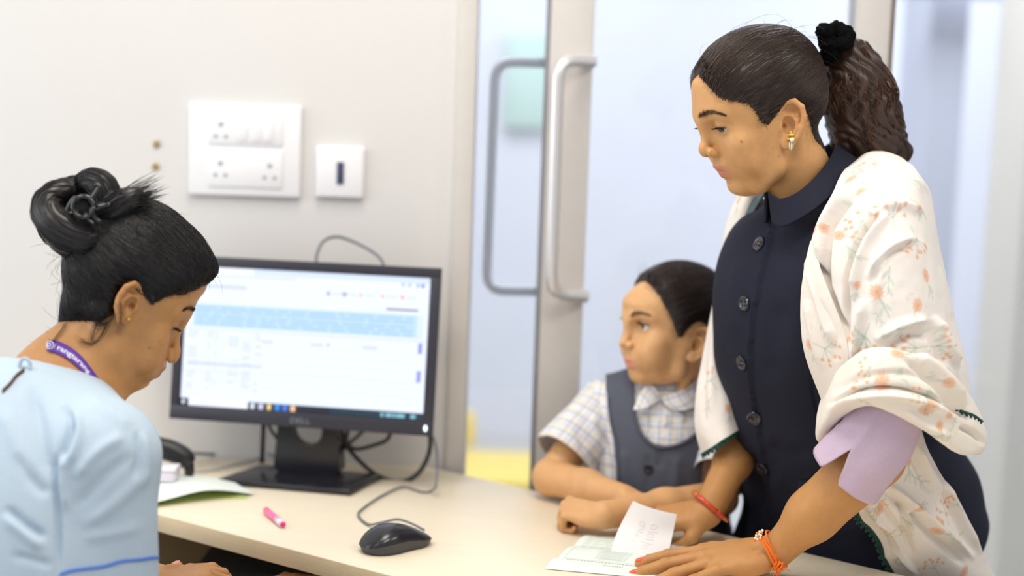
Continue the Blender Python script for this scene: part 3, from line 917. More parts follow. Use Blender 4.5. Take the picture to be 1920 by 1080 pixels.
def seg_dist(p, poly):
    """distance of 2D points p to a polyline, with position along it 0..1"""
    best = np.full(len(p), 1e9); pos = np.zeros(len(p)); side = np.zeros(len(p))
    poly = np.asarray(poly, float); n = len(poly) - 1
    for i in range(n):
        a, b = poly[i], poly[i + 1]; d = b - a
        t = np.clip(((p - a) @ d) / (d @ d + 1e-9), 0, 1)
        e = p - a - t[:, None] * d; dist = np.hypot(e[:, 0], e[:, 1])
        m = dist < best; best[m] = dist[m]; pos[m] = (i + t[m]) / n
        side[m] = np.sign(d[0] * e[m, 1] - d[1] * e[m, 0])
    return best, pos, side


def folds(V, N, lst, face=.05):
    """cloth creases: push the surface along its normal near polylines (given as picture points of the photograph)"""
    q = proj(V); view = CAM - V; view /= np.linalg.norm(view, axis=1, keepdims=True)
    fc = np.clip(((N * view).sum(1) - face) * 4, 0, 1)
    D = np.zeros(len(V))
    for poly, wd, ht in lst:
        poly = crom(poly, 4 * len(poly)) if len(poly) > 2 else np.asarray(poly, float)
        d, t, s = seg_dist(q, poly)
        D += ht * np.exp(-(d / wd) ** 2) * np.clip(np.minimum(t, 1 - t) * 5, 0, 1) * fc
    return V + N * D[:, None]


def hash3(i):
    return np.modf(np.abs(np.sin(i @ np.array([127.1, 311.7, 74.7])) * 43758.5453))[0]


def vnoise(p):
    i = np.floor(p); f = p - i; f = f * f * (3 - 2 * f); r = 0
    for c in _CO:
        w_ = np.prod(np.where(c == 1, f, 1 - f), axis=-1); r = r + w_ * hash3(i + c)
    return r * 2 - 1


def rbf_warp(V2, src, dst, fade):
    """thin smooth warp of 2D coordinates taking src points to dst points"""
    src = np.asarray(src, float); dst = np.asarray(dst, float)
    s = 2.6
    ph = lambda d: np.exp(-(d / s) ** 2)
    K = ph(np.linalg.norm(src[:, None] - src[None], axis=-1)) + 1e-2 * np.eye(len(src))
    Wt = np.linalg.solve(K, dst - src)
    D = ph(np.linalg.norm(V2[:, None] - src[None], axis=-1)) @ Wt
    return D * fade[:, None]
# ------------------------------------------------------------------ heads (centimetres; x right, y forward, z up, origin between the ears)
def head_frame(trag_px, Y, facing, pitch, roll, sc, near=+1):
    """facing: angle of the face direction in plan (deg, 0 = +X, 90 = +Y); near: which ear faces us (+1 right ear, -1 left)"""
    a = math.radians(facing); f = np.array([math.cos(a), math.sin(a), 0]); r = np.array([math.sin(a), -math.cos(a), 0]); u = np.array([0, 0, 1.0])
    p = math.radians(pitch); f2 = f * math.cos(p) - u * math.sin(p); u2 = u * math.cos(p) + f * math.sin(p)
    q = math.radians(roll); r3 = r * math.cos(q) + u2 * math.sin(q); u3 = u2 * math.cos(q) - r * math.sin(q)
    R = np.stack([r3, f2, u3], 1)
    tr = P(*trag_px, Y)
    return Fr(tr - R @ np.array([near * 7.0 * sc, 0, 0]), R, sc)


def head_prims(fr, pr):
    """pr: face parameters"""
    g = pr.get
    o = []
    E_ = lambda *a, **k: o.append(ell(*a, fr=fr, **k))
    C_n = lambda *a, **k: o.append(cone(*a, fr=fr, **k))
    cw = g('cheek', 1.0)
    E_((0, -.7, 4.2), (7.3, 9.2, 8.5))
    E_((0, 2.6, 4.6), (6.1, 6.6, 5.4), k=2.0)
    E_((0, 3.2, -1.2), (5.7 * cw, 5.6, 6.9), k=2.0)
    for s in (-1, 1):
        C_n((s * 5.5 * cw, .6, -.5), (s * 4.7 * cw, 1.7, -5.3), 1.1, 1.2, k=1.8)
        C_n((s * 4.6 * cw, 1.9, -5.5), (s * 1.2, 7.0, -7.7), 1.3, 1.3, k=1.8)
        E_((s * 4.1 * cw, 6.0, -.9), (1.9, 1.7, 1.5), k=1.6)                     # cheek bone
        E_((s * 3.4 * cw, 6.2, -3.4), (2.1, 2.0, 2.4), k=1.8)                    # cheek
    E_((0, 7.3, -7.7), (1.9, 1.55, 1.45), k=1.2)                                 # chin
    E_((0, 7.2, -4.7), (2.9, 2.2, 2.5), k=1.2)                                   # mouth mound
    for s in (-1, 1):
        C_n((s * 1.0, 8.35, 3.0), (s * 4.3, 6.7, 3.1), .75, .6, k=1.3)            # brow
    for s in (-1, 1):                                                            # eye sockets
        E_((s * 3.05, 9.3, 1.45), (1.75, 1.75, 1.05), k=1.1, op=-1)
    # nose
    C_n((0, 8.35, 2.2), (0, 9.9, -.8), .62, .72, k=.9)
    E_((0, 10.35, -1.45), (.88, .95, .85), k=.7)
    for s in (-1, 1):
        E_((s * 1.14, 9.35, -1.72), (.72, 1.0, .80), k=.30)
        E_((s * .55, 9.95, -2.45), (.34, .55, .38), k=.25, op=-1)
    # lips
    z = -4.75
    for s in (-1, 1):
        C_n((s * .35, 9.15, z + .45), (s * 2.25, 7.75, z + .02), .52, .22, k=.35)
        C_n((0, 9.0, z - .62), (s * 2.1, 7.75, z - .08), .58, .24, k=.35)
        C_n((0, 9.75, z), (s * 2.5, 8.1, z - .02), .13, .10, k=.22, op=-1)
    E_((0, 9.0, z - 1.7), (1.4, .5, .42), k=.6, op=-1)                           # fold under the lip
    # eyelids: bulge over the eyeball, opened by a slit
    up, dn = g('lid_up', .42), g('lid_dn', .38)
    for s in (-1, 1):
        E_((s * 3.05, 6.95, 1.45), (1.38, 1.36, 1.22), k=.35)
        # slit: thin lens in front of the eye
        th = (up + dn) / 2; cz = 1.45 + (up - dn) / 2 + g('lid_shift', 0)
        E_((s * 3.05, 7.65, cz), (1.32, 1.15, th), k=.06, op=-1)
    # neck
    nt = [tuple(fr.l(q)) for q in g('neck')]
    nr = g('neck_r', (4.9, 5.3))
    C_n((0, -1.6, -1.5), nt[0], 5.0, nr[0], k=g('neck_k', 2.2))
    C_n(nt[0], nt[1], nr[0], nr[1], k=2.0)
    for s in (-1, 1):
        C_n((s * 5.2, -2.2, -2.6), (s * 2.6, nt[1][1] + 4.0, nt[1][2] + 1), 1.1, 1.0, k=1.6)
    n_ear = len(o)
    # ears
    for s in (-1, 1):
        eo_ = g('ear', (0, 0)); ef = Fr(fr.w((s * 6.75, -.9 + eo_[0], .2 + eo_[1])), fr.R @ ear_R(s), fr.s * g('ear_s', 1.0))
        a = lambda x, y: (s * x, y, 0)   # noqa
        # local ear frame: x outwards, y back, z up
        eo = []
        hel = [(0, -1.25, .4), (.35, -1.15, 1.7), (.65, -.35, 2.75), (.9, .75, 2.9), (1.05, 1.65, 2.1), (1.0, 1.9, .9), (.8, 1.65, -.5), (.55, 1.1, -1.7), (.3, .3, -2.7)]
        hel = [(q[0] * s, q[1], q[2]) for q in hel]
        o.append(cone((-.9 * s, -.3, .2), (-.15 * s, .0, .2), 1.35, 1.1, k=.5, fr=ef))    # root
        o.append(ell((.28 * s, .35, .3), (.40, 1.80, 2.75), k=.3, fr=ef))
        o.append(ell((.70 * s, .05, -.15), (.85, .98, 1.35), k=.22, op=-1, fr=ef))           # concha
        o.append(ell((.75 * s, .30, 1.75), (.55, 1.15, .62), k=.22, op=-1, fr=ef))           # upper hollow
        o += chain(hel, [.30, .31, .35, .37, .38, .37, .35, .36, .45], k=.14, fr=ef)
        ah = [(.30 * s, -.45, 1.15), (.55 * s, .45, 1.05), (.72 * s, 1.02, .35), (.70 * s, 1.05, -.55), (.55 * s, .60, -1.35), (.42 * s, .05, -1.6)]
        o += chain(ah, [.18, .24, .27, .27, .27, .25], k=.18, fr=ef)
        o.append(ell((.30 * s, -.30, -2.45), (.42, .78, .85), k=.35, fr=ef))
        o.append(ell((.34 * s, -1.0, -.40), (.40, .42, .62), k=.25, fr=ef))                  # tragus
        o.append(ell((.15 * s, -.52, -.35), (.75, .34, .45), k=.15, op=-1, fr=ef))
    for q in o[n_ear:]: q.ear = True
    return o


def ear_R(s):
    """ear axes in head space: x outward (signed), y back, z up, tilted back and flared"""
    t = math.radians(14); fl = math.radians(20) * s
    z = np.array([0, -math.sin(t), math.cos(t)]); y = np.array([0, -math.cos(t), -math.sin(t)]); x = np.array([1.0, 0, 0])
    y2 = y * math.cos(fl) + x * math.sin(fl); x2 = x * math.cos(fl) - y * math.sin(fl)
    return np.stack([x2, y2, z], 1)


LM = {'hairline': (8.0, 8.6), 'forehead': (9.15, 5.6), 'glabella': (9.05, 3.2), 'nasion': (8.75, 1.9), 'bridge': (9.95, .3), 'tip': (11.3, -1.45), 'tipdn': (10.9, -2.2),
      'subn': (9.25, -2.75), 'uplip': (9.70, -4.15), 'stom': (9.2, -4.75), 'lowlip': (9.60, -5.35), 'sulcus': (8.75, -6.5), 'chin': (8.85, -7.7), 'menton': (7.6, -9.1), 'jaw': (4.6, -8.4), 'eye': (8.15, 1.45)}


def landmarks_local(fr, px, near=1):
    """photograph points of the mid profile -> head-local (y, z), on the plane x=0 (the near eye: on its own plane)"""
    out = {}
    n = fr.R[:, 0]
    for k, (x, y) in px.items():
        o = fr.w((near * 3.05, 0, 0)) if k == 'eye' else fr.o
        r = ray(x, y); t = ((o - CAM) @ n) / (r @ n)
        q = fr.l(CAM + r * t); out[k] = (q[1], q[2])
    return out


def fit_frame(fr, px, near, wear=8.0, wsc=1.0):
    """turn, move and scale a head frame so that its profile best meets the photograph's"""
    ear = fr.w((near * 7.0, 0, 0))
    for _ in range(4):
        t = landmarks_local(fr, px, near); ks = list(t)
        A = np.array([LM[k] for k in ks] + [(0, 0)]); B = np.array([t[k] for k in ks] + [tuple(fr.l(ear)[1:3])]); w_ = np.array([1.0] * len(ks) + [wear])
        ma = (A * w_[:, None]).sum(0) / w_.sum(); mb = (B * w_[:, None]).sum(0) / w_.sum(); a = A - ma; b = B - mb
        c = (w_ * (a * b).sum(1)).sum(); s_ = (w_ * (a[:, 0] * b[:, 1] - a[:, 1] * b[:, 0])).sum()
        th = math.atan2(s_, c); sc = math.hypot(c, s_) / (w_ * (a * a).sum(1)).sum(); sc = sc ** wsc
        Rx = np.array([[1, 0, 0], [0, math.cos(th), -math.sin(th)], [0, math.sin(th), math.cos(th)]])
        off = mb - sc * (Rx[1:, 1:] @ ma)
        fr = Fr(fr.w((0, off[0], off[1])), fr.R @ Rx, fr.s * sc)
    return fr


class Warp:
    """smooth fit of the mid profile (and near eye) of the head to the photograph"""
    def __init__(s, fr, px, near):
        s.fr = fr; t = landmarks_local(fr, px, near); ks = list(t)
        A = np.array([LM[k] for k in ks]); B = np.array([t[k] for k in ks])
        s.src = np.vstack([A, [(-9.5, 4), (-6, -2), (-3, -12), (0, 0), (-2, 12.7), (1, -3), (0, -14), (2, 3)]])
        s.d = np.vstack([B - A, np.zeros((8, 2))])
        s.Wb = s.solve(s.src, s.d, 4.5, .25)
        r = s.d - s.ev(s.src, s.src, s.Wb, 4.5)
        s.Ws = s.solve(s.src, r, 1.5, .08)
        s.res = np.abs(r - s.ev(s.src, s.src, s.Ws, 1.5)).max()

    def solve(s, A, d, sg, lam):
        K = np.exp(-(np.linalg.norm(A[:, None] - A[None], axis=-1) / sg) ** 2) + lam * np.eye(len(A)); return np.linalg.solve(K, d)

    def ev(s, q, A, Wt, sg): return np.exp(-(np.linalg.norm(q[:, None] - A[None], axis=-1) / sg) ** 2) @ Wt

    def __call__(s, V):
        q = s.fr.l(V); m = np.where((q[:, 1] > -3) & (np.abs(q[:, 0]) < 9))[0]
        f = np.clip((q[m, 1] + 2.5) / 5, 0, 1); f = f * f * (3 - 2 * f)
        yz = q[m, 1:3]
        D = s.ev(yz, s.src, s.Wb, 4.5) * (f * np.exp(-(q[m, 0] / 9) ** 6))[:, None] + s.ev(yz, s.src, s.Ws, 1.5) * (f * np.exp(-(q[m, 0] / 5.0) ** 4))[:, None]
        q[m, 1:3] += D
        return s.fr.w(q)


SKIN = lin(196, 140, 92)


def paint_roots(C, V, fr, near, poly, hair, soft=13, seed=1):
    """fine hair roots thinning out across the hairline"""
    q = fr.l(V); q[:, 0] = near * np.abs(q[:, 0]); sd = poly_sd(proj(fr.w(q)), poly)
    n = vnoise(q * 6 + seed) * 4 + vnoise(q * 2 + seed) * 5
    m = np.clip((sd + soft + n) / (soft * 1.5), 0, 1) ** 1.5
    m = m * np.clip((q[:, 1] + 6.5) / 2, 0, 1)
    return C * (1 - .8 * m[:, None]) + np.asarray(hair) * .8 * m[:, None]


def paint_head(V, fr, base, lip, pr):
    """skin tones that belong to the skin: lips, brows, blush, moles"""
    q = fr.l(V); x, y, z = q.T; ax = np.abs(x)
    C = np.tile(np.asarray(base, float), (len(V), 1))
    mott = vnoise(q * 1.1) * .045 + vnoise(q * 3.3) * .03
    C *= (1 + mott)[:, None]
    def blend(m, c): 
        m = np.clip(m, 0, 1)[:, None]; C[:] = C * (1 - m) + np.asarray(c) * m
    zl = pr.get('lip_z', -4.75)
    front = np.clip((y - 6.3) * 1.2, 0, 1)
    m = np.exp(-((ax / 2.35) ** 4)) * (np.exp(-((z - zl - .38) / .48) ** 4) + np.exp(-((z - zl + .52) / .52) ** 4)) * np.clip((y - 7.4) * 2, 0, 1)
    blend(m * .85, lip)
    # blush on nose, cheeks, ears
    m = np.exp(-(((ax - 4.0) / 2.2) ** 2 + ((z + 2.5) / 2.2) ** 2)) * front * .10 + np.exp(-((ax / 1.4) ** 2 + ((z + 1.6) / 1.0) ** 2)) * front * .18 + np.clip((ax - 6.9) * 2, 0, 1) * .2
    blend(m, (base[0] * 1.02, base[1] * .80, base[2] * .78))
    # eyelid tone and lash line
    m = np.exp(-(((ax - 3.05) / 1.7) ** 2 + ((z - 1.8) / .75) ** 2)) * front
    blend(m * .22, (base[0] * .62, base[1] * .50, base[2] * .46))
    return C


def brow_mesh(fr, V, Nn, pts, wd, seed=1, n=170, col=None, ln=.75):
    """eyebrow hairs rooted on the skin; pts: picture points along the brow"""
    rg = np.random.default_rng(seed)
    pj = proj(V); vis = ((CAM - V) * Nn).sum(1) > 0
    idx = np.where(vis)[0]; pv = pj[idx]
    cur = crom(pts, 60); parts = []
    for _ in range(n):
        t = rg.random(); i = int(t * 58); c = cur[i]; tan = unit(cur[i + 1] - cur[i])
        wloc = wd * (1 - .65 * max(0, t - .35) / .65) * (0.6 + .4 * min(1, t * 6))
        off = rg.normal() * .36 * wloc
        c2 = c + np.array([-tan[1], tan[0]]) * off
        root = idx[np.argmin(((pv - c2) ** 2).sum(1))]
        p0 = V[root]; nn = Nn[root]
        # direction in 3D: along the brow, slightly up
        k2 = idx[np.argmin(((pv - (c2 + tan * 7)) ** 2).sum(1))]
        d = unit(V[k2] - p0 + 1e-9); d = unit(d + nn * .25 + fr.R[:, 2] * (.30 * (1 - t) - .02))
        L_ = ln * .01 * (.6 + .6 * rg.random())
        pp = [p0 - nn * .0004, p0 + d * L_ * .5 + nn * .0005, p0 + d * L_ + nn * .0003]
        parts.append(tube(pp, [.00024, .00022, .0001], 3, False))
    return join(parts)


M_eye_w = mat('eye_white', lin(232, 226, 222), .12, noise=.03, scale=60, coat=.6)
M_iris = mat('iris_brown', lin(46, 26, 16), .15, noise=.2, scale=300, coat=.8)


def eyeball(fr, side, gaze, parent, warp, r=1.19, ctr=(3.05, 6.98, 1.45), iris=.58):
    c = warp(fr.w(np.array([(side * ctr[0], ctr[1] + r, ctr[2])])))[0] - fr.s * r * fr.R[:, 1]; R = r * fr.s
    d = unit(fr.dirw(unit(gaze)))
    u = unit(np.cross(d, (0, 0, 1))); v = np.cross(u, d)
    n, mrow = 24, 18
    th = np.linspace(0, math.pi, mrow)
    # white: sphere with polar axis on the gaze; iris: cap set a hair proud
    pr_ = [(max(1e-5, R * math.sin(t)), R * math.cos(t)) for t in th if t > .0]
    V, Fl = lathe([(max(1e-6, R * math.sin(t)), R * math.cos(t)) for t in th], n, frame(c, u, v, d))
    o = mobj('eye', V, Fl, M_eye_w, None); reparent(o, parent)
    ti = math.asin(iris * fr.s / R)
    V, Fl = lathe([(max(1e-6, (R * 1.012) * math.sin(t)), (R * 1.012) * math.cos(t)) for t in np.linspace(ti, 0.0, 8)], n, frame(c, u, v, d))
    i_ = mobj('iris', V, Fl, M_iris, None); i_.parent = o
    return o


def paint_brow(C, V, N, pts, wd, col, a=.6):
    q = proj(V); d, t, _ = seg_dist(q, crom(pts, 30)); fc = ((CAM - V) * N).sum(1) > 0
    w_ = wd * (1 - .65 * np.clip((t - .35) / .65, 0, 1)) * (.55 + .45 * np.clip(t * 6, 0, 1)) * .55
    m = np.exp(-(d / w_) ** 2) * a * fc
    return C * (1 - m[:, None]) + np.asarray(col) * m[:, None]


def lashes(fr, side, warp, up, dn, shift, parent, m):
    cz = 1.45 + (up - dn) / 2 + shift; th = (up + dn) / 2
    xs = np.linspace(-1.24, 1.24, 22)
    pts = []
    for x in xs:
        zz = cz + th * math.sqrt(max(0, 1 - (x / 1.32) ** 2)); q = 1 - (x / 1.40) ** 2 - ((zz - 1.45) / 1.24) ** 2
        pts.append((side * (3.05 + x), 6.95 + 1.38 * math.sqrt(max(q, .02)) + .02, zz))
    pts = warp(fr.w(np.array(pts)))
    parts = [tube(pts, .055 * fr.s, 5)]
    rg = np.random.default_rng(5)
    for i in range(3, 22):
        for _ in range(3):
            b = pts[i] + rg.normal(size=3) * .0002
            d = unit(fr.R[:, 1] * 1.0 + fr.R[:, 0] * side * (xs[i] * .5 + .15) + fr.R[:, 2] * -.05)
            L_ = .0062 * (.7 + .5 * rg.random())
            parts.append(tube([b, b + d * L_ * .6 - fr.R[:, 2] * .0008, b + d * L_ + fr.R[:, 2] * .0008], [.0003, .00025, .0001], 3, False))
    V, Fl = join(parts)
    o = mobj('eyelashes', V, Fl, m); return reparent(o, parent)


# hair ------------------------------------------------------------------------------------
def hair_mat(name, c, rough=.38):
    m = bpy.data.materials.new(name); m.use_nodes = True
    nt = m.node_tree; b = nt.nodes['Principled BSDF']; L = nt.links
    a = nt.nodes.new('ShaderNodeVertexColor'); a.layer_name = 'Col'
    L.new(a.outputs[0], b.inputs['Base Color'])
    b.inputs['Roughness'].default_value = rough; b.inputs['Specular IOR Level'].default_value = .5
    return m


def strands(paths, r, nseg, base, var=.35, seed=3, sides=3, tip=.35):
    """paths: (n, k, 3) array -> mesh data + colours"""
    paths = np.asarray(paths); n, k, _ = paths.shape
    T = np.gradient(paths, axis=1); T /= np.linalg.norm(T, axis=2, keepdims=True) + 1e-12
    ref = np.where(np.abs(T[..., 2:3]) < .9, np.array([0, 0, 1.0]), np.array([1.0, 0, 0]))
    U = np.cross(T, ref); U /= np.linalg.norm(U, axis=2, keepdims=True) + 1e-12; W_ = np.cross(T, U)
    rr = r * np.interp(np.linspace(0, 1, k), [0, .1, .7, 1], [.6, 1, 1, tip])[None, :, None, None]
    a = np.arange(sides) * 2 * np.pi / sides
    V = paths[:, :, None] + rr * (np.cos(a)[None, None, :, None] * U[:, :, None] + np.sin(a)[None, None, :, None] * W_[:, :, None])
    V = V.reshape(-1, 3)
    i = (np.arange(n)[:, None, None] * k + np.arange(k - 1)[None, :, None]) * sides
    j = np.arange(sides)[None, None]; j2 = (j + 1) % sides
    Q = np.stack([i + j, i + j2, i + sides + j2, i + sides + j], -1).reshape(-1, 4)
    rg = np.random.default_rng(seed)
    f = np.repeat(1 + var * rg.normal(size=n), k * sides)[:, None].clip(.3, 3)
    return V, Q, np.asarray(base)[None] * f


class Interp:
    """trilinear lookup of a field and its gradient"""
    def __init__(s, Fd, lo, h): s.F, s.lo, s.h = Fd, np.asarray(lo), h

    def __call__(s, p):
        q = (np.asarray(p) - s.lo) / s.h; n = np.array(s.F.shape)
        q = np.clip(q, 0, n - 1.001); i = q.astype(int); f = q - i; r = 0
        for c in _CO:
            r = r + np.prod(np.where(c == 1, f, 1 - f), -1) * s.F[i[..., 0] + c[0], i[..., 1] + c[1], i[..., 2] + c[2]]
        return r

    def grad(s, p):
        e = s.h * 1.5; g = np.stack([s(p + np.eye(3)[k] * e) - s(p - np.eye(3)[k] * e) for k in range(3)], -1)
        return g / (np.linalg.norm(g, axis=-1, keepdims=True) + 1e-9)

    def snap(s, p, off):
        for _ in range(3):
            p = p - s.grad(p) * (s(p) - off)[..., None]
        return p


def poly_sd(p, poly):
    """signed picture distance to a closed polygon, positive inside"""
    poly = np.asarray(poly, float); d, _, _ = seg_dist(p, np.vstack([poly, poly[:1]]))
    x, y = p[:, 0], p[:, 1]; ins = np.zeros(len(p), bool); n = len(poly)
    for i in range(n):
        a, b = poly[i], poly[(i + 1) % n]
        c = ((a[1] > y) != (b[1] > y)) & (x < (b[0] - a[0]) * (y - a[1]) / (b[1] - a[1] + 1e-12) + a[0]); ins ^= c
    return np.where(ins, d, -d)


def hair_cap(fr, prims, warp, near, poly, tie, thick, base, h=.0018, ramp=26, groove=.0007, lumps=None, seed=1, zmin=-9.0):
    """hair shell grown from the skull: thick cap inside the traced hairline, combed towards the tie point"""
    sk = [q for q in prims if not getattr(q, 'ear', False)]
    lo, hi = bounds(sk)
    lo2 = np.maximum(lo, fr.o - .17); hi2 = np.minimum(hi, fr.o + .17)
    V, Q = solid(sk, lo2, hi2, h, 3)
    V = warp(V)
    N = normals(V, Q); q = fr.l(V)
    qm = q.copy(); qm[:, 0] = near * np.abs(q[:, 0])
    Nm = fr.l(fr.o + N) * 1.0
    sd = poly_sd(proj(fr.w(qm)), poly)
    # the far half and the middle of the crown always carry hair where their mirror image does
    t = np.clip(sd / ramp, -1, 1)
    tl = fr.l(tie)
    d = q - tl; ang = np.arctan2(d[:, 0], d[:, 2] * .8 + d[:, 1] * .6)
    r = np.linalg.norm(d, axis=1)
    phi = np.stack([ang * 26, r * .12, np.full(len(q), seed * 7.3)], 1)
    gr = vnoise(phi) * .6 + vnoise(phi * np.array([2.7, 1.6, 1])) * .4
    T = thick(q) * fr.s
    disp = np.where(t > 0, T * (1 - (1 - np.clip(t, 0, 1)) ** 2) + .0006, -.0015 + t * .002) + groove * gr * np.clip(t * 2, 0, 1)
    if lumps is not None: disp = disp + lumps(q) * fr.s * np.clip(t * 1.5, 0, 1)
    keep = t > -.35
    f = keep[Q].any(1)
    V2 = V + N * disp[:, None]
    used = np.unique(Q[f]); mp = np.full(len(V), -1); mp[used] = np.arange(len(used))
    c = np.asarray(base)[None] * (1 + .55 * gr[used, None]).clip(.3, 2)
    return V2[used], mp[Q[f]], c


def bvh_of(V, Q):
    from mathutils.bvhtree import BVHTree
    return BVHTree.FromPolygons([tuple(v) for v in V], [tuple(int(i) for i in f) for f in Q])


def comb(bvh, ctr, starts, tie, k=14, lift=.0008, seed=2, jitter=.004, stop=.93):
    rg = np.random.default_rng(seed); out = []
    for p in starts:
        q = []
        e = tie + rg.normal(size=3) * jitter
        wob = rg.normal(size=3) * jitter * 1.2
        up = lift * (.3 + rg.random())
        for s_ in np.linspace(0, stop, k):
            m = p * (1 - s_) + e * s_ + wob * math.sin(s_ * math.pi)
            d = Vector(m - ctr); L_ = d.length; d.normalize()
            # cast inward from outside
            h = bvh.ray_cast(Vector(ctr) + d * .25, -d)
            if h[0] is None: q.append(np.array(m)); continue
            q.append(np.array(h[0]) + np.array(d) * (up if s_ > .05 else -.0006))
        out.append(q)
    return np.array(out)
# ------------------------------------------------------------------ hands, cloth
FING = {'index': ((2.35, 8.7, 0), (4.3, 2.5, 2.0), (.88, .82, .76, .60)), 'middle': ((.65, 9.0, .12), (4.7, 2.9, 2.1), (.90, .84, .77, .62)),
        'ring': ((-1.05, 8.6, .05), (4.4, 2.7, 2.1), (.86, .80, .73, .58)), 'little': ((-2.6, 7.7, -.15), (3.4, 2.0, 1.8), (.74, .68, .62, .50))}


def hand(fr, side, pose, thumb, wrist_back=None, wr=2.5):
    """fr: wrist frame (cm; y to the fingers, z back of the hand, thumb on side*x). pose: finger -> (spread, mcp, pip, dip) degrees"""
    o, nails, joints = [], [], {}
    for n, (b, L_, r) in FING.items():
        b = np.array((b[0] * side, b[1], b[2]))
        sp, f1, f2, f3 = pose[n]; a = math.radians(sp) * side; f = 0; p = b; pts = [b]
        root = np.array((b[0] * .42, .3, 0))
        o.append(cone(root, b, 1.25, r[0] * 1.08, k=.9, fr=fr, flat=((0, 0, 1), .92)))
        for l, df in zip(L_, (f1, f2, f3)):
            f += math.radians(df)
            d = np.array((math.sin(a) * math.cos(f), math.cos(a) * math.cos(f), -math.sin(f))); p = p + d * l; pts.append(p)
        o.append(cone(pts[0], pts[1], r[0], r[1], k=.35, fr=fr)); o.append(ell(pts[1], r[1] * 1.07, k=.25, fr=fr))
        o.append(cone(pts[1], pts[2], r[1], r[2], k=.12, fr=fr)); o.append(ell(pts[2], r[2] * 1.04, k=.2, fr=fr))
        tipc = pts[3] - d * r[3]
        o.append(cone(pts[2], tipc, r[2], r[3], k=.1, fr=fr, ))
        dn = np.array((math.sin(a) * math.sin(f), math.cos(a) * math.sin(f), math.cos(f)))       # dorsal
        nails.append((n, fr.w(pts[3] - d * .92 + dn * (r[3] * 1.02)), fr.dirw(d), fr.dirw(dn), r[3] * fr.s)); joints[n] = [fr.w(q) for q in pts]
    t0, t1, t2, t3, dn = [np.array((q[0] * side, q[1], q[2])) for q in thumb]
    o.append(cone((1.0 * side, 1.2, -.3), t1, 1.5, 1.05, k=1.0, fr=fr)); o.append(cone(t0, t1, 1.25, 1.0, k=.9, fr=fr))
    o.append(cone(t1, t2, .98, .88, k=.35, fr=fr)); d = unit(t3 - t2); o.append(cone(t2, t3 - d * .62, .86, .64, k=.2, fr=fr))
    dn = unit(dn - d * (dn @ d))
    nails.append(('thumb', fr.w(t3 - d * .95 + dn * .68), fr.dirw(d), fr.dirw(dn), .68 * fr.s)); joints['thumb'] = [fr.w(q) for q in (t0, t1, t2, t3)]
    o.append(ell((0, 4.4, -.25), (3.0, 3.9, 1.25), k=.9, fr=fr))                                       # palm
    o.append(ell((-2.2 * side, 3.2, -.5), (1.2, 2.6, 1.2), k=.9, fr=fr))
    return o, nails, joints


def nail_objs(nails, m, parent, only=None, bare=None):
    for n, c, d, dn, r in nails:
        if only and n not in only: continue
        u = np.cross(d, dn)
        th = np.linspace(0, 2 * np.pi, 14, endpoint=False); V = [c + dn * r * .30]
        for rr, zz in ((.5, .26), (.95, .10), (1.0, -.12)):
            for t in th:
                x = np.sign(math.cos(t)) * abs(math.cos(t)) ** .8; y = np.sign(math.sin(t)) * abs(math.sin(t)) ** .7
                V.append(c + u * r * .74 * rr * x + d * r * 1.12 * rr * y + dn * r * (zz - .32 * (rr * x) ** 2))
        Fl = [(0, 1 + i, 1 + (i + 1) % 14) for i in range(14)]
        for k in range(2): Fl += [(1 + k * 14 + i, 1 + (k + 1) * 14 + i, 1 + (k + 1) * 14 + (i + 1) % 14, 1 + k * 14 + (i + 1) % 14) for i in range(14)]
        o = mobj('fingernail', np.array(V), Fl, m); reparent(o, parent)


def paint_skin(V, base, joints=()):
    C = np.tile(np.asarray(base, float), (len(V), 1)); q = V * 100
    C *= (1 + vnoise(q * .9) * .05 + vnoise(q * 3.1) * .03)[:, None]
    for js in joints:
        for n, pts in js.items():
            for k in ((0, 1, 2) if n != 'thumb' else (1, 2)):
                d = np.linalg.norm(V - pts[k], axis=1); m = np.exp(-(d / .0095) ** 2) * (.30 if k else .14)
                C *= (1 - m[:, None] * np.array([.35, .5, .55]))
    return C


def skin_mat(name, rough=.48):
    return mat(name, SKIN, rough, attr=True, sss=.12, bump=.06, bscale=900, sssr=(1, .45, .25), spec=.35)


_PK = {}


def pick(V, N, px):
    """visible surface point under a picture point"""
    key = id(V)
    if key not in _PK or _PK[key][0] is not V:
        fc = np.where(((CAM - V) * N).sum(1) > 0)[0]; _PK.clear()
        _PK[key] = (V, fc, proj(V[fc]), (V[fc] - CAM) @ FWD)
    _, fc, q, dist = _PK[key]
    d2 = (q[:, 0] - px[0]) ** 2 + (q[:, 1] - px[1]) ** 2
    near = np.where(d2 < max(d2.min() + 30, 60))[0]
    i = fc[near[np.argmin(d2[near] + (dist[near] - dist[near].min()) * 1e4)]]
    return V[i], N[i], i


def loft(rows, nu, nv):
    R = [crom(r, nu) for r in rows]
    return np.stack([crom([r[i] for r in R], nv) for i in range(nu)], 1)


def gnormal(G):
    du = np.gradient(G, axis=1); dv = np.gradient(G, axis=0); N = np.cross(du, dv); N /= np.linalg.norm(N, axis=-1, keepdims=True) + 1e-12
    return N


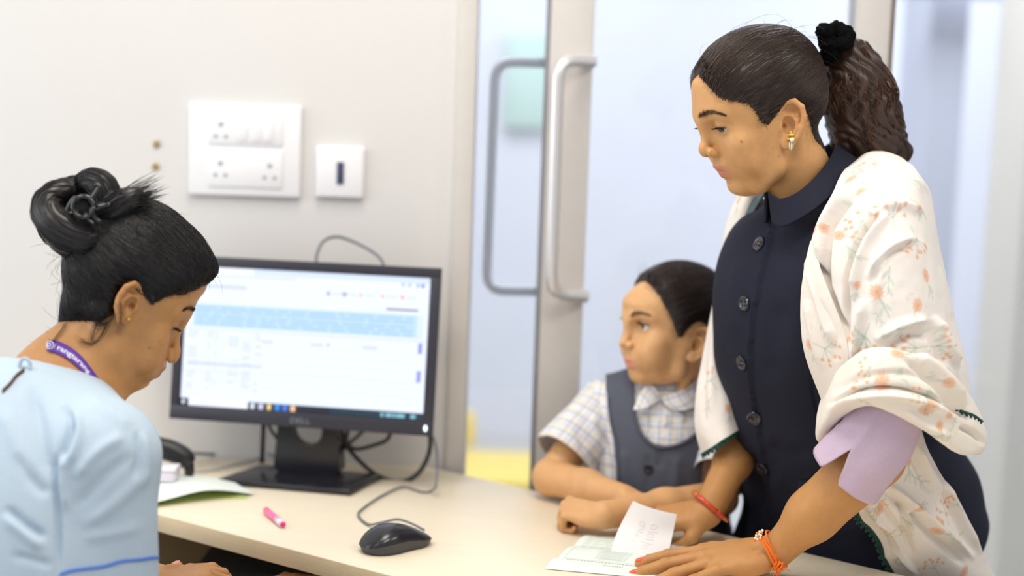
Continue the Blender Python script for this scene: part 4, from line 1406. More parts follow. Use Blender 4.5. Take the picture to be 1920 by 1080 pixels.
def cloth(rows, nu, nv, fl=(), th=.0022, noise=.0012, nscale=18, seed=0, out=None, post=None):
    """cloth sheet through rows of 3D control points; returns grid, unit normal towards us, mesh data with thickness"""
    G = loft(rows, nu, nv); N = gnormal(G)
    vw = CAM - G
    if out is None:
        if ((N * vw).sum(-1)).mean() < 0: N = -N
    else:
        if (N * (G - out)).sum(-1).mean() < 0: N = -N
    V = G.reshape(-1, 3); Nn = N.reshape(-1, 3)
    V = folds(V, Nn, fl) if fl else V
    V = V + Nn * (noise * vnoise(V * nscale + seed * 13.1) + noise * .35 * vnoise(V * nscale * 3.3 + seed))[:, None]
    if post is not None: V = post(V)
    G = V.reshape(nv, nu, 3)
    N2 = gnormal(G); N2 = np.where((N2 * N).sum(-1, keepdims=True) < 0, -N2, N2)
    return G, N2


def slab(G, N, th):
    nv, nu = G.shape[:2]
    V = np.vstack([G.reshape(-1, 3), (G - N * th).reshape(-1, 3)]); f = grid_faces(nu, nv); off = nu * nv
    fn = np.cross(G[1, 0] - G[0, 0], G[0, 1] - G[0, 0]) @ N[0, 0]
    mid = (nv // 2, nu // 2); fn = np.cross(G[mid[0], mid[1] + 1] - G[mid], G[mid[0] + 1, mid[1]] - G[mid]) @ N[mid]
    if fn < 0: f = f[:, ::-1]
    Q = [f, f[:, ::-1] + off]
    edge = np.array(list(range(nu)) + [nu * (i + 1) - 1 for i in range(1, nv)] + list(range(nu * nv - 2, nu * (nv - 1) - 1, -1)) + [nu * i for i in range(nv - 2, 0, -1)])
    e2 = np.roll(edge, -1); s_ = np.stack([edge, e2, e2 + off, edge + off], 1)
    if fn > 0: s_ = s_[:, ::-1]
    return V, np.vstack(Q + [s_])


ORANGE, SAGE, CREAMC = np.array(lin(238, 160, 104)), np.array(lin(150, 184, 164)), np.array(lin(240, 233, 226))


def print_flowers(G, N, C, spots, up=None, seed=0):
    """woven-in print: flowers, sprigs and berry clusters painted in the plane of the cloth"""
    V = G.reshape(-1, 3); Nn = N.reshape(-1, 3); rg = np.random.default_rng(seed)
    for (px, py, kind, ang, sc) in spots:
        p, n, i = pick(V, Nn, (px, py))
        a = math.radians(ang)
        ex = RGT * math.cos(a) - UPV * math.sin(a); ex = unit(ex - n * (ex @ n)); ey = np.cross(n, ex)      # ex: direction of the stem (picture angle, clockwise)
        d = V - p; m = np.where((np.abs(d).sum(1) < .11))[0]
        x = d[m] @ ex / sc; y = d[m] @ ey / sc; ok = np.abs(d[m] @ n) < .02
        def put_(mask, col, a_):
            k = m[(mask > 0) & ok]; w_ = np.clip(mask[(mask > 0) & ok], 0, 1)[:, None] * a_; C[k] = C[k] * (1 - w_) + col * w_
        def stroke(x0, y0, x1, y1, w_, col, al):
            dx, dy = x1 - x0, y1 - y0; t = np.clip(((x - x0) * dx + (y - y0) * dy) / (dx * dx + dy * dy + 1e-12), 0, 1)
            put_(1.5 - np.hypot(x - x0 - t * dx, y - y0 - t * dy) / w_, col, al)
        def leaf(x0, y0, la, L_, w_, al=.32):
            cx, cy = x0 + math.cos(la) * L_ / 2, y0 + math.sin(la) * L_ / 2; u = (x - cx) * math.cos(la) + (y - cy) * math.sin(la); v = -(x - cx) * math.sin(la) + (y - cy) * math.cos(la)
            put_((1.15 - np.hypot(u / (L_ / 2), v / w_)) * 3, SAGE, al)
        if kind == 'f':
            r = np.hypot(x, y); th = np.arctan2(y, x); rad = .0075 * (1 + .13 * np.cos(th * 11))
            if True: stroke(0, 0, .030, .003, .0009, SAGE, .5)
            leaf(.012, .001, .5, .014, .0022); leaf(.017, .001, -.6, .013, .002)
            put_((1.1 - np.hypot(x / 1.15, y / .92) / rad) * 4, ORANGE, .62); put_((1 - r / .003) * 2, ORANGE * .8, .35)
        elif kind == 'b':
            for k in range(9):
                aa = -1.25 + 2.5 * (k % 5) / 4 + rg.normal() * .12; rr = .017 + .007 * (k // 5) + rg.normal() * .0012
                bx, by = -rr * math.cos(aa), rr * math.sin(aa)
                stroke(0, 0, bx, by, .0006, SAGE, .35); put_((1.2 - np.hypot((x - bx) / .0030, (y - by) / .0026)) * 3, ORANGE, .66)
            stroke(0, 0, .018, .002, .0008, SAGE, .5)
        else:
            stroke(0, 0, .034, .002, .0008, SAGE, .5)
            for k in range(4): leaf(.004 + k * .007, 0, (.6 if k % 2 else -.6), .015, .0022)
    return C


def cloth_tint(G, base, seed):
    V = G.reshape(-1, 3); C = np.tile(np.asarray(base, float), (len(V), 1))
    n1 = vnoise(V * 420 + seed); n2 = vnoise(V * 150 + seed * 3)
    m = np.clip((n1 - .38) * 2.2, 0, 1) * np.clip((n2 + .2) * 1.2, 0, 1)
    return C * (1 - .22 * m[:, None] * np.array([.25, .75, 1.0]))


def cloth_obj(name, G, N, th, m, parent, col=None, label=None):
    V, Q = slab(G, N, th)
    c = None if col is None else np.vstack([col, np.tile(col.mean(0), (len(col), 1))])
    o = mobj(name, V, Q, m, col=c); 
    if label: o['label'] = label
    return reparent(o, parent)


def crochet(pts, m, parent, n, r=.0011, amp=.006, out=(0, 0, -1), name='crochet_trim'):
    """scalloped thread trim along an edge"""
    p = crom(pts, n * 16); out = np.asarray(out, float)
    t = np.linspace(0, n, n * 16); ph = t * 2 * np.pi
    T = np.gradient(p, axis=0); T /= np.linalg.norm(T, axis=1, keepdims=True)
    o_ = np.broadcast_to(out, p.shape) if out.ndim == 1 else crom(out, len(p)); o_ = o_ - T * (o_ * T).sum(1, keepdims=True); o_ /= np.linalg.norm(o_, axis=1, keepdims=True)
    L_ = np.linalg.norm(np.diff(p, axis=0), axis=1).sum() / n
    q = p + o_ * (amp * (.5 - .5 * np.cos(ph)))[:, None] + T * (L_ * .38 * np.sin(ph))[:, None]
    B = np.cross(T, o_); q2 = p + o_ * (amp * .55 * (.5 - .5 * np.cos(ph)))[:, None] - T * (L_ * .2 * np.sin(ph))[:, None] + B * r
    V, Fl = join([tube(q, r * 1.15, 5), tube(q2, r, 5), tube(p, r * 1.25, 5)])
    return reparent(mobj(name, V, Fl, m), parent)


def ring_loft(rings, n=72, close=True):
    """rings: list of (centre xyz, axis_a, axis_b, list of radii fn(theta)->(ca, cb))"""
    V = []
    th = np.linspace(0, 2 * np.pi, n, endpoint=False)
    for c, A, B, fa, fb in rings:
        V.append(np.asarray(c)[None] + np.outer(fa(th), A) + np.outer(fb(th), B))
    return np.vstack(V), grid_faces(n, len(rings), True)
# ------------------------------------------------------------------ the standing woman
def mid_point(fr, px, x=0.0):
    """world point on a sagittal plane of the head under a picture point"""
    n = fr.R[:, 0]; o = fr.w((x, 0, 0)); r = ray(*px); return CAM + r * (((o - CAM) @ n) / (r @ n))


M_skinW = skin_mat('skin_warm')
SKW = lin(210, 158, 104)
M_hairW = hair_mat('hair_dark_brown', None, .36)
M_lash = mat('lash_black', lin(22, 16, 14), .6, noise=.02)
M_browm = mat('brow_dark', lin(74, 52, 40), .7, noise=.05)
M_gold = mat('gold', lin(230, 190, 80), .25, .9, noise=.03, scale=100)
M_pearl = mat('pearl', lin(244, 240, 214), .2, noise=.02, coat=.6)
M_navy = mat('navy_wool', lin(30, 33, 49), .8, noise=.12, scale=500, bump=.10, bscale=900, spec=.25)
M_lav = mat('lavender_cotton', lin(200, 178, 200), .8, noise=.05, scale=260, bump=.10, bscale=700)
M_shawl = mat('cream_print_cotton', CREAMC, .85, attr=True, bump=.12, bscale=650, sheen=.1)
M_trimg = mat('green_crochet', lin(16, 70, 56), .7, noise=.15, scale=400)
M_btn = mat('dark_button', lin(34, 34, 44), .12, noise=.15, scale=200, coat=.5)
M_thread = mat('orange_thread', lin(240, 120, 30), .7, noise=.12, scale=600)
M_bangle = mat('red_orange_bangle', lin(214, 62, 24), .22, noise=.08, scale=120, coat=.5)
M_polish = mat('orange_nail_polish', lin(246, 84, 48), .25, noise=.03, coat=.5)
M_teal = mat('teal_bag_strap', lin(70, 92, 100), .5, noise=.06, scale=60)

W_px = {'forehead': (1304, 163), 'glabella': (1309, 213), 'nasion': (1317, 238), 'bridge': (1316, 260), 'tip': (1311, 281), 'tipdn': (1316, 294), 'subn': (1337, 298),
        'uplip': (1338, 312), 'stom': (1350, 321), 'lowlip': (1351, 329), 'sulcus': (1367, 340), 'chin': (1369, 352), 'menton': (1386, 364), 'jaw': (1418, 364), 'eye': (1348, 241)}
W_trag = (1470, 238)
W_fr = fit_frame(head_frame(W_trag, 1.905, 196, 20, 0, .0100, -1), W_px, -1)
_e = W_fr.l(mid_point(W_fr, W_trag, -7.0))
W_wp = Warp(W_fr, W_px, -1)
W_par = dict(neck=(P(1488, 318, 1.985), P(1535, 420, 2.03)), neck_r=(4.9, 5.4), ear=(_e[1], _e[2]), ear_s=1.12, lid_up=.22, lid_dn=.40, lid_shift=-.05)
W_hp = head_prims(W_fr, W_par)
lo, hi = bounds(W_hp); lo[2] = max(lo[2], 1.20)
Vh, Qh = solid(W_hp, lo, hi, .0012)
Ch = paint_head(Vh, W_fr, SKW, lin(200, 130, 108), W_par)
Vh = W_wp(Vh)
Nh = normals(Vh, Qh)
for (mx, my, r, dk) in ((1390, 266, 2.2, .8), (1449, 279, 1.5, .5), (1460, 294, 1.6, .5), (1413, 300, 1.1, .25), (1430, 310, 1.0, .2), (1400, 318, 1.0, .2)):
    p, n_, i = pick(Vh, Nh, (mx, my)); d = np.linalg.norm(Vh - p, axis=1) / (r * .00072); m = np.exp(-d ** 2)[:, None] * dk
    Ch = Ch * (1 - m) + np.array(lin(70, 44, 30)) * m
p, n_, i = pick(Vh, Nh, (1309, 134)); m = np.exp(-(np.linalg.norm(Vh - p, axis=1) / .006) ** 2)[:, None] * .6; Ch = Ch * (1 - m) + np.array(lin(200, 84, 50)) * m

HB = lin(50, 37, 31)
W_poly = [(1286, 96), (1304, 122), (1318, 148), (1336, 170), (1350, 183), (1378, 190), (1402, 194), (1416, 208), (1428, 230), (1440, 233), (1453, 216), (1466, 200), (1490, 186), (1510, 200), (1520, 230), (1526, 258), (1550, 285),
          (1610, 340), (1760, 340), (1760, -80), (1230, -80), (1230, 96)]
_ql = W_fr.l(Vh); _noear = (np.abs(_ql[:, 0]) < 6.4)[:, None]
Ch = np.where(_noear, paint_roots(Ch, Vh, W_fr, -1, W_poly, HB), Ch)

W_brow = [(1310, 219), (1319, 215), (1331, 210), (1345, 211), (1360, 216)]
Ch = paint_brow(Ch, Vh, Nh, W_brow, 8, lin(84, 58, 44))
# hands and arms
def wrist_frame(o, tip, up, sc=.01):
    y = unit(tip - o); z = unit(up - y * (up @ y)); x = np.cross(y, z); return Fr(o, np.stack([x, y, z], 1), sc)


UPZ = np.array([0, 0, 1.0])
r_ = lambda *a: [P(*q) for q in a]
wl_ = PZ(1450, 1034, DZ + .040)
WLf = wrist_frame(wl_, PZ(1210, 1066, DZ + .012), UPZ + np.array([0, -.20, 0]), .0106)
pL, nailL, jL = hand(WLf, 1, {'index': (5, 2, 8, 4), 'middle': (0, 4, 8, 4), 'ring': (-7, 6, 8, 4), 'little': (-16, 6, 10, 6)},
                     ((2.0, 2.0, -.5), (4.2, 4.6, -1.2), (5.6, 6.8, -1.5), (6.4, 8.9, -1.7), (.3, 0, 1)))
elbL = P(1640, 858, 1.80)
pL += [cone(wl_ - unit(WLf.R[:, 1]) * .005, wl_ * .6 + elbL * .4, .0265, .0345, k=.014, flat=((0, 0, 1), .85)), cone(wl_ * .6 + elbL * .4, elbL, .0345, .040, k=.02)]
wr_ = PZ(1326, 960, DZ + .048)
WRf = wrist_frame(wr_, PZ(1205, 978, DZ + .030), UPZ + np.array([0, -.4, 0]), .0086)
pR, nailR, jR = hand(WRf, -1, {'index': (2, 14, 24, 12), 'middle': (0, 24, 40, 20), 'ring': (-4, 32, 44, 24), 'little': (-8, 38, 44, 24)},
                     ((2.0, 1.6, -.6), (3.6, 3.4, -1.9), (3.9, 5.5, -3.0), (3.6, 7.4, -3.6), (.8, .1, .6)))
elbR = np.array([.398, 2.185, .93])
pR += [cone(wr_, wr_ * .55 + elbR * .45, .0225, .026, k=.014), cone(wr_ * .55 + elbR * .45, elbR, .026, .030, k=.02)]
fW = unit((-.9, -.42, 0)); sW = unit((.42, -.9, 0))
shL = np.array([.475, 1.895, 1.195]); shR = np.array([.385, 2.11, 1.19])
pB = [ell((.44, 2.03, 1.06), (.125, .085, .17), k=.04, R=np.stack([sW, fW, UPZ], 1)), ell((.52, 2.13, .82), (.125, .10, .14), k=.04, R=np.stack([sW, fW, UPZ], 1)),
      cone(shL, shR, .042, .042, k=.04), cone(shL, elbL, .042, .038, k=.02), cone(shR, elbR, .036, .033, k=.02), cone((.43, 2.0, 1.22), P(1510, 360, 1.995), .055, .05, k=.03)]
for s_ in (-1, 1):
    h_ = np.array([.535, 2.16, .74]) + sW * .085 * s_; kn = np.array([.53, 2.15, .42]) + sW * .08 * s_; an = np.array([.55, 2.17, .07]) + sW * .08 * s_
    pB += [cone(h_, kn, .085, .055, k=.03), cone(kn, an, .055, .038, k=.02), cone(an + (0, 0, -.035), an + fW * .13 + (0, 0, -.045), .034, .022, k=.03)]
lo, hi = bounds(pL); hi[2] = elbL[2] + .01; V1, Q1 = solid(pL, lo, hi, .0014)
lo, hi = bounds(pR); V2, Q2 = solid(pR, lo, hi, .0014)
lo, hi = bounds(pB); V3, Q3 = solid(pB, lo, hi, .006)
Vw, Qw = merge([(Vh, Qh), (V1, Q1), (V2, Q2), (V3, Q3)])
SKA = np.array(SKW) * np.array([.80, .74, .64])
Cw = np.vstack([Ch, paint_skin(V1, SKA, (jL,)), paint_skin(V2, SKA * .95, (jR,)), paint_skin(V3, SKA)])
woman = mobj('person', Vw, Qw, M_skinW, col=Cw, label='standing woman in a navy vest and floral cream shawl leaning on the desk', cat='person')
nail_objs(nailL, M_polish, woman, ('index', 'middle', 'ring', 'little')); nail_objs(nailR, M_polish, woman)
for s_ in (-1, 1):
    eyeball(W_fr, s_, (-.42, 1, -.38), woman, W_wp)
    lashes(W_fr, s_, W_wp, W_par['lid_up'], W_par['lid_dn'], W_par['lid_shift'], woman, M_lash)
V, Fl = brow_mesh(W_fr, Vh, Nh, W_brow, 7, n=330, ln=.45)
reparent(mobj('eyebrow', V, Fl, M_browm), woman)

# hair
tieW = mid_point(W_fr, (1556, 92))
thW = lambda q: .75 + .85 * np.clip((q[:, 2] - 5) / 6, 0, 1) + .25 * np.clip((-q[:, 1] - 3) / 5, 0, 1) - .55 * np.clip((q[:, 1] - 4) / 3, 0, 1)
Vc, Qc, Cc = hair_cap(W_fr, W_hp, W_wp, -1, W_poly, tieW, thW, HB, groove=.0011)
bv = bvh_of(Vc, Qc); ctrW = W_fr.w((0, -.5, 4))
rgw = np.random.default_rng(21)
edge_w = np.exp(-(np.clip(poly_sd(proj(Vc), W_poly), 0, None) / 16) ** 2) * (((Vc - ctrW) @ -W_fr.R[:, 0]) > 0) * 2.5 + .25
sel = rgw.choice(len(Vc), 2600, replace=False, p=edge_w / edge_w.sum())
hl_dir = unit(W_fr.R[:, 1] * .8 - W_fr.R[:, 2] * .6)
st0 = Vc[sel] + hl_dir * (.004 * rgw.random(len(sel)) * (edge_w[sel] > .6))[:, None]
pth = comb(bv, ctrW, st0, tieW, lift=.0011, seed=5)
Vs, Qs, Cs = strands(pth, .00030, 14, np.array(HB) * 1.5, .45)
# fly-away hairs on the crown
fl_ = []
for i in rgw.choice(np.where(W_fr.l(Vc)[:, 2] > 6.5)[0], 80, replace=False):
    p = Vc[i]; n_ = unit(p - ctrW); t = unit(np.cross(n_, rgw.normal(size=3)) + (tieW - p) * 4)
    L_ = .02 + .05 * rgw.random(); h_f = .012 * rgw.random(); fl_.append([p + t * L_ * s_ + n_ * (h_f * math.sin(s_ * 2.4) + .003 * s_) for s_ in np.linspace(0, 1, 14)])
Vf, Qf, Cf = strands(np.array(fl_), .00018, 14, np.array(HB) * 2, .3)
Vx, Qx = merge([(Vc, Qc), (Vs, Qs), (Vf, Qf)])
hairW = reparent(mobj('hair', Vx, Qx, M_hairW, col=np.vstack([Cc, Cs, Cf])), woman)
# ponytail
bk = unit(-W_fr.R[:, 1] * np.array([1, 1, 0]))
yo = lambda px: tieW[1] + .02 + (px - 1556) / 1340 * bk[1] / max(.3, bk[0]) * .8
pc = [(1582, 100, .028), (1600, 140, .040), (1612, 190, .046), (1626, 235, .046), (1650, 268, .035), (1690, 284, .015)]
pts = [P(x, y, yo(x)) for x, y, r in pc]
pp = chain(pts, [q[2] for q in pc], k=.02) + [cone(pts[1], P(1596, 262, yo(1596)), .030, .026, k=.02)]
lo, hi = bounds(pp, .015); Vp, Qp = solid(pp, lo, hi, .002, 2)
Np = normals(Vp, Qp)
pj_ = proj(Vp); along = (pj_[:, 1] - 60) / 240; across = (pj_[:, 0] - np.interp(pj_[:, 1], [60, 140, 235, 290], [1578, 1604, 1632, 1680]))
dph = (Vp[:, 1] - tieW[1]) * 60
wv = np.sin(across * .22 + 5.0 * np.sin(along * 12) + dph * 2) * .5 + .5 * vnoise(np.stack([across * .16 + 2.2 * np.sin(along * 14), along * 7, dph * 3], 1))
Vp = Vp + Np * (wv * .0022 + .0016 * vnoise(Vp * 60))[:, None]
Cp = np.array(HB)[None] * (1.0 + .6 * wv[:, None]) * np.array([1.3, 1.05, .85])
# wavy locks
pth = []
cl = crom(pts, 30)
for k in range(1100):
    a0 = rgw.random() * 2 * np.pi; rr = (.96 + .16 * rgw.random()); ph = rgw.random() * 6.3; end = .72 + .3 * rgw.random(); am = .0025 + .002 * rgw.random()
    q = []
    rad = np.interp(np.linspace(0, 1, 30), np.linspace(0, 1, len(pc)), [c[2] for c in pc])
    for t in np.linspace(.0, min(end, 1), 34):
        i = int(t * 29); c = cl[i]; T = unit(cl[min(i + 1, 29)] - cl[max(i - 1, 0)]); U = unit(np.cross(T, (0, 1, 0))); B = np.cross(T, U)
        R_l = rad[i] * rr + .0015; aa = a0 + .25 * math.sin(t * 9 + ph)
        q.append(c + U * (R_l * math.cos(aa)) + B * (R_l * math.sin(aa)) + U * am * math.sin(t * 17 + ph * .12 + 1.5 * math.cos(a0)) + np.array([0, 0, -.006 * max(0, t - .6)]))
    pth.append(q)
Vq, Qq, Cq = strands(np.array(pth), .00050, 18, np.array(HB) * np.array([2.5, 2.0, 1.5]), .55, sides=3)
Vx, Qx = merge([(Vp, Qp), (Vq, Qq)])
reparent(mobj('ponytail', Vx, Qx, M_hairW, col=np.vstack([Cp, Cq]), label='wavy dark brown ponytail'), woman)
# scrunchie: crumpled black ring
ctrS = mid_point(W_fr, (1568, 86)) ; axd = unit(P(1600, 118, tieW[1]) - P(1552, 80, tieW[1]))
u_ = unit(np.cross(axd, (0, 1, 0))); v_ = np.cross(axd, u_)
sp = []
for k in range(17):
    a_ = k / 17 * 2 * np.pi; rr = .0185 + .004 * rgw.random()
    sp.append(ell(ctrS + (u_ * math.cos(a_) + v_ * math.sin(a_)) * rr + axd * (.006 * rgw.normal()), (.0085 + .003 * rgw.random()), k=.002))
for (x, y) in ((1546, 60), (1568, 56), (1585, 64), (1552, 82)): sp.append(ell(P(x, y, tieW[1] - .018 + .02 * rgw.random()), .0125, k=.003))
lo, hi = bounds(sp); Vp, Qp = solid(sp, lo, hi, .0016, 1)
Vp = Vp + normals(Vp, Qp) * (.0010 * vnoise(Vp * 800) + .0020 * vnoise(Vp * 300))[:, None]
reparent(mobj('hair_tie', Vp, Qp, mat('black_velvet', lin(9, 9, 12), .95, noise=.3, scale=900, spec=.1), label='black crumpled scrunchie'), woman)

# earring, nose ring
lobe, n_, _ = pick(Vh, Nh, (1482, 262)); outw = -W_fr.R[:, 0]
b0 = lobe + outw * .0015
er = []
for (dx, dz, r) in ((0, .010, .0022), (-.0025, .0065, .002), (.0025, .0065, .002), (-.0042, .001, .0024), (.0042, .001, .0024), (0, .006, .002)):
    er.append(ell(b0 + RGT * dx + UPV * dz, r, k=.0006))
lo, hi = bounds(er, .003); V, Q = solid(er, lo, hi, .0005, 1)
ear_o = reparent(mobj('earring', V, Q, M_gold, label='gold drop earring with a pearl'), woman)
V, Fl = lathe([(max(1e-6, .0033 * math.sin(t)), .0033 * math.cos(t)) for t in np.linspace(0, math.pi, 10)], 14); V = V + b0 + outw * .0022
o = mobj('pearl', V, Fl, M_pearl); o.parent = ear_o
for dx in (-.0022, 0, .0022):
    o = tube_obj('dangle', [b0 + RGT * dx + UPV * -.003, b0 + RGT * dx * 1.1 + UPV * (-.012 - (.002 if dx == 0 else 0))], .0007, M_pearl, None, 6); o.parent = ear_o
nz, n_, _ = pick(Vh, Nh, (1331, 291))
a_ = np.linspace(.3, 2 * np.pi - .3, 22)
reparent(tube_obj('nose_ring', [nz + n_ * .0005 + UPV * (.0030 + .0042 * math.cos(t)) + unit(n_ + RGT * -.6) * .0030 * math.sin(t) for t in a_], .0006, M_gold, None, 6), woman)

# ------------------------------------------------------------------ vest
zz = lambda y: 1.34 - (y - 262) / 2667 * 2.03
RG = [  # z, Xc, Yc, half width, front depth, back depth
    (1.262, .425, 1.995, .062, .052, .060), (1.240, .425, 1.995, .090, .062, .075), (1.215, .425, 2.0, .150, .078, .095), (1.165, .427, 2.01, .168, .104, .110), (1.110, .430, 2.02, .166, .118, .118),
    (1.050, .432, 2.03, .158, .118, .118), (1.000, .436, 2.05, .150, .116, .120), (.950, .454, 2.065, .150, .116, .160), (.900, .474, 2.08, .158, .122, .195), (.850, .502, 2.11, .170, .132, .210),
    (.800, .524, 2.135, .178, .140, .205), (.750, .536, 2.15, .182, .142, .202), (.65, .52, 2.16, .192, .150, .168), (.50, .525, 2.17, .196, .150, .165)]
RGa = np.array(RG); nz_ = 210
ti = crom(RGa, nz_)
n_t = 340; th = np.linspace(0, 2 * np.pi, n_t, endpoint=False)
ct = np.sign(np.cos(th)) * np.abs(np.cos(th)) ** .85; st = np.sign(np.sin(th)) * np.abs(np.sin(th)) ** .85
G = np.array([r[1:3][None] * 1.0 + np.outer(r[3] * ct, sW[:2]) + np.outer(np.where(st > 0, r[4], r[5]) * st, fW[:2]) for r in ti])
G = np.concatenate([G, np.repeat(ti[:, 0], n_t).reshape(nz_, n_t, 1)], -1)
# leaning against the desk: cloth stays behind the edge
nb_ = np.array([-dirb[1], dirb[0]]); nb_ = nb_ if nb_[1] > 0 else -nb_
dd = (G[..., :2] - A_[:2]) @ nb_
need = np.clip(.022 - dd, 0, None) * np.clip((.84 - G[..., 2]) / .07, 0, 1)
G[..., :2] += need[..., None] * nb_
Vv = G.reshape(-1, 3); Qv = grid_faces(n_t, nz_, True)
if np.cross(Vv[Qv[0, 1]] - Vv[Qv[0, 0]], Vv[Qv[0, 3]] - Vv[Qv[0, 0]]) @ (Vv[Qv[0, 0]] - np.array([ti[0, 1], ti[0, 2], Vv[0, 2]])) < 0: Qv = Qv[:, ::-1]
Nv = normals(Vv, Qv)
# placket edge: a step down to the right of the button line, seams and soft creases
pq = proj(Vv); pe = crom([(1452, 400), (1447, 440), (1428, 520), (1413, 600), (1408, 690), (1416, 760), (1428, 830), (1438, 900), (1446, 1000)], 40)
d, t, sd = seg_dist(pq, pe); facing_ = ((CAM - Vv) * Nv).sum(1) > 0
left = (pq[:, 0] < np.interp(pq[:, 1], pe[:, 1], pe[:, 0]))
Vv = Vv + Nv * (np.where(left & facing_, .0038 * np.exp(-(d / 60) ** 2), 0) + np.where(~left & facing_, -.0016 * np.exp(-(d / 8) ** 2), 0))[:, None]
Vv = folds(Vv, Nv, [([(1518, 690), (1530, 760), (1545, 850), (1552, 930)], 3, -.0022), ([(1395, 480), (1375, 560), (1378, 640)], 18, .004), ([(1470, 560), (1450, 640), (1452, 720)], 24, -.004),
                    ([(1490, 480), (1500, 600), (1510, 700)], 30, .003), ([(1440, 830), (1470, 850), (1520, 850)], 16, -.004), ([(1400, 840), (1420, 900), (1430, 980)], 12, -.007), ([(1465, 870), (1455, 940), (1460, 1010)], 16, .006),
                    ([(1600, 1000), (1640, 960), (1650, 900)], 18, .004), ([(1770, 860), (1800, 930), (1830, 1000)], 20, .003)])
vest = mobj('vest', Vv, Qv, M_navy); 
bmv = bmesh.new(); bmv.from_mesh(vest.data)
so = vest.modifiers.new('thickness', 'SOLIDIFY'); so.thickness = .003; so.offset = -1; bmv.free()
reparent(vest, woman)
Nv = normals(Vv, Qv)
for (bx, by) in ((1419, 457), (1390, 569), (1385, 682), (1408, 785), (1426, 884)):
    p, n_, i = pick(Vv, Nv, (bx, by)); n_ = unit(n_); u_ = unit(np.cross(n_, (0, 0, 1))); v_ = np.cross(u_, n_)
    V, Fl = lathe([(.0104, 0), (.0108, .0016), (.0100, .0030), (.0088, .0033), (.0074, .0024), (.0010, .0022)], 24, frame(p + n_ * .0005, u_, v_, n_))
    bo = mobj('button', V, Fl, M_btn, auto=40); bo.parent = vest
    for (dx, dy) in ((.0026, .0026), (-.0026, .0026), (.0026, -.0026), (-.0026, -.0026)):
        V, Fl = lathe([(.0011, 0), (.0011, .0006), (.0005, .0007)], 8, frame(p + n_ * .0027 + u_ * dx + v_ * dy, u_, v_, n_))
        o = mobj('button_hole', V, Fl, M_lash); o.parent = bo
p0, n0, _ = pick(Vv, Nv, (1492, 902)); p1, n1, _ = pick(Vv, Nv, (1545, 897))
n_ = unit(n0 + n1); dn_ = -UPV
pk = np.array([[p0 + n_ * .002, (p0 + p1) / 2 + n_ * .003, p1 + n_ * .002], [p0 + n_ * .0025 + dn_ * .012, (p0 + p1) / 2 + n_ * .0035 + dn_ * .012, p1 + n_ * .0025 + dn_ * .012]])
Gp = loft(pk, 16, 6); Np_ = gnormal(Gp); Np_ = Np_ if (Np_.reshape(-1, 3) @ n_).mean() > 0 else -Np_
o = cloth_obj('pocket_welt', Gp, Np_, .0015, M_navy, woman); o.parent = vest
# stand collar
top = [P(1440, 363, 1.925), P(1462, 372, 1.905), P(1492, 362, 1.895), P(1525, 335, 1.905), P(1552, 302, 1.935), P(1568, 274, 1.985), P(1566, 262, 2.05), P(1530, 285, 2.085), P(1480, 330, 2.07), P(1443, 356, 2.01), P(1434, 362, 1.955)]
bot = [P(1447, 420, 1.925), P(1470, 424, 1.893), P(1510, 404, 1.880), P(1552, 372, 1.888), P(1588, 332, 1.925), P(1606, 300, 1.985), P(1600, 290, 2.065), P(1555, 320, 2.110), P(1495, 375, 2.095), P(1444, 410, 2.025), P(1432, 418, 1.960)]
mid_ = [(np.array(a) * .5 + np.array(b) * .5) for a, b in zip(top, bot)]
Gc, Nc = cloth([top, mid_, bot], 90, 16, noise=.0006, out=np.array([.435, 2.0, 1.28]))
o = cloth_obj('collar', Gc, Nc, .0035, M_navy, woman); o.parent = vest
# far front panel edge beside the neck and the strap of her bag
Gs, Ns = cloth([[P(1434, 350, 2.065), P(1430, 366, 2.04)], [P(1404, 376, 2.08), P(1412, 396, 2.045)], [P(1384, 408, 2.088), P(1398, 426, 2.055)], [P(1372, 450, 2.095), P(1386, 462, 2.062)], [P(1368, 495, 2.105), P(1380, 505, 2.075)]], 8, 30, noise=.0003)
cloth_obj('bag_strap', Gs, Ns, .003, M_teal, woman, label='dark teal bag strap over her shoulder')

# ------------------------------------------------------------------ lavender sleeves
def sleeve(axis_pts, rad, nslit, slit, depth, m, parent, side_dir, n=96, nv=40, noise=.0015, slope=0.0):
    """tube of cloth with a slit in the hem; axis from inside the shawl to the hem"""
    ax_ = crom(axis_pts, nv); T = np.gradient(ax_, axis=0); T /= np.linalg.norm(T, axis=1, keepdims=True)
    rr = crom(np.array(rad)[:, None], nv)[:, 0]; th = np.linspace(0, 2 * np.pi, n, endpoint=False) + nslit
    V = []
    L_ = np.linalg.norm(np.diff(ax_, axis=0), axis=1).sum()
    for k in range(nv):
        U = unit(side_dir - T[k] * (side_dir @ T[k])); B = np.cross(T[k], U)
        dth = np.abs((th - nslit + np.pi) % (2 * np.pi) - np.pi)
        cut = depth * np.clip(1 - dth / slit, 0, 1) + slope * (1 - np.cos(th - nslit)) * .5
        f = (k / (nv - 1))
        V.append(ax_[k] + np.outer(np.cos(th), U) * rr[k] + np.outer(np.sin(th), B) * rr[k] - T[k][None] * (cut * f ** 2)[:, None])
    V = np.vstack(V); Q = grid_faces(n, nv, True)
    N = normals(V, Q)
    if (N * (V - ax_.mean(0))).sum(1).mean() < 0: Q = Q[:, ::-1]; N = -N
    V = V + N * (noise * vnoise(V * 45) + noise * .4 * vnoise(V * 120))[:, None]
    o = mobj('sleeve', V, Q, m); md = o.modifiers.new('thickness', 'SOLIDIFY'); md.thickness = .0016; md.offset = -1
    return reparent(o, parent)


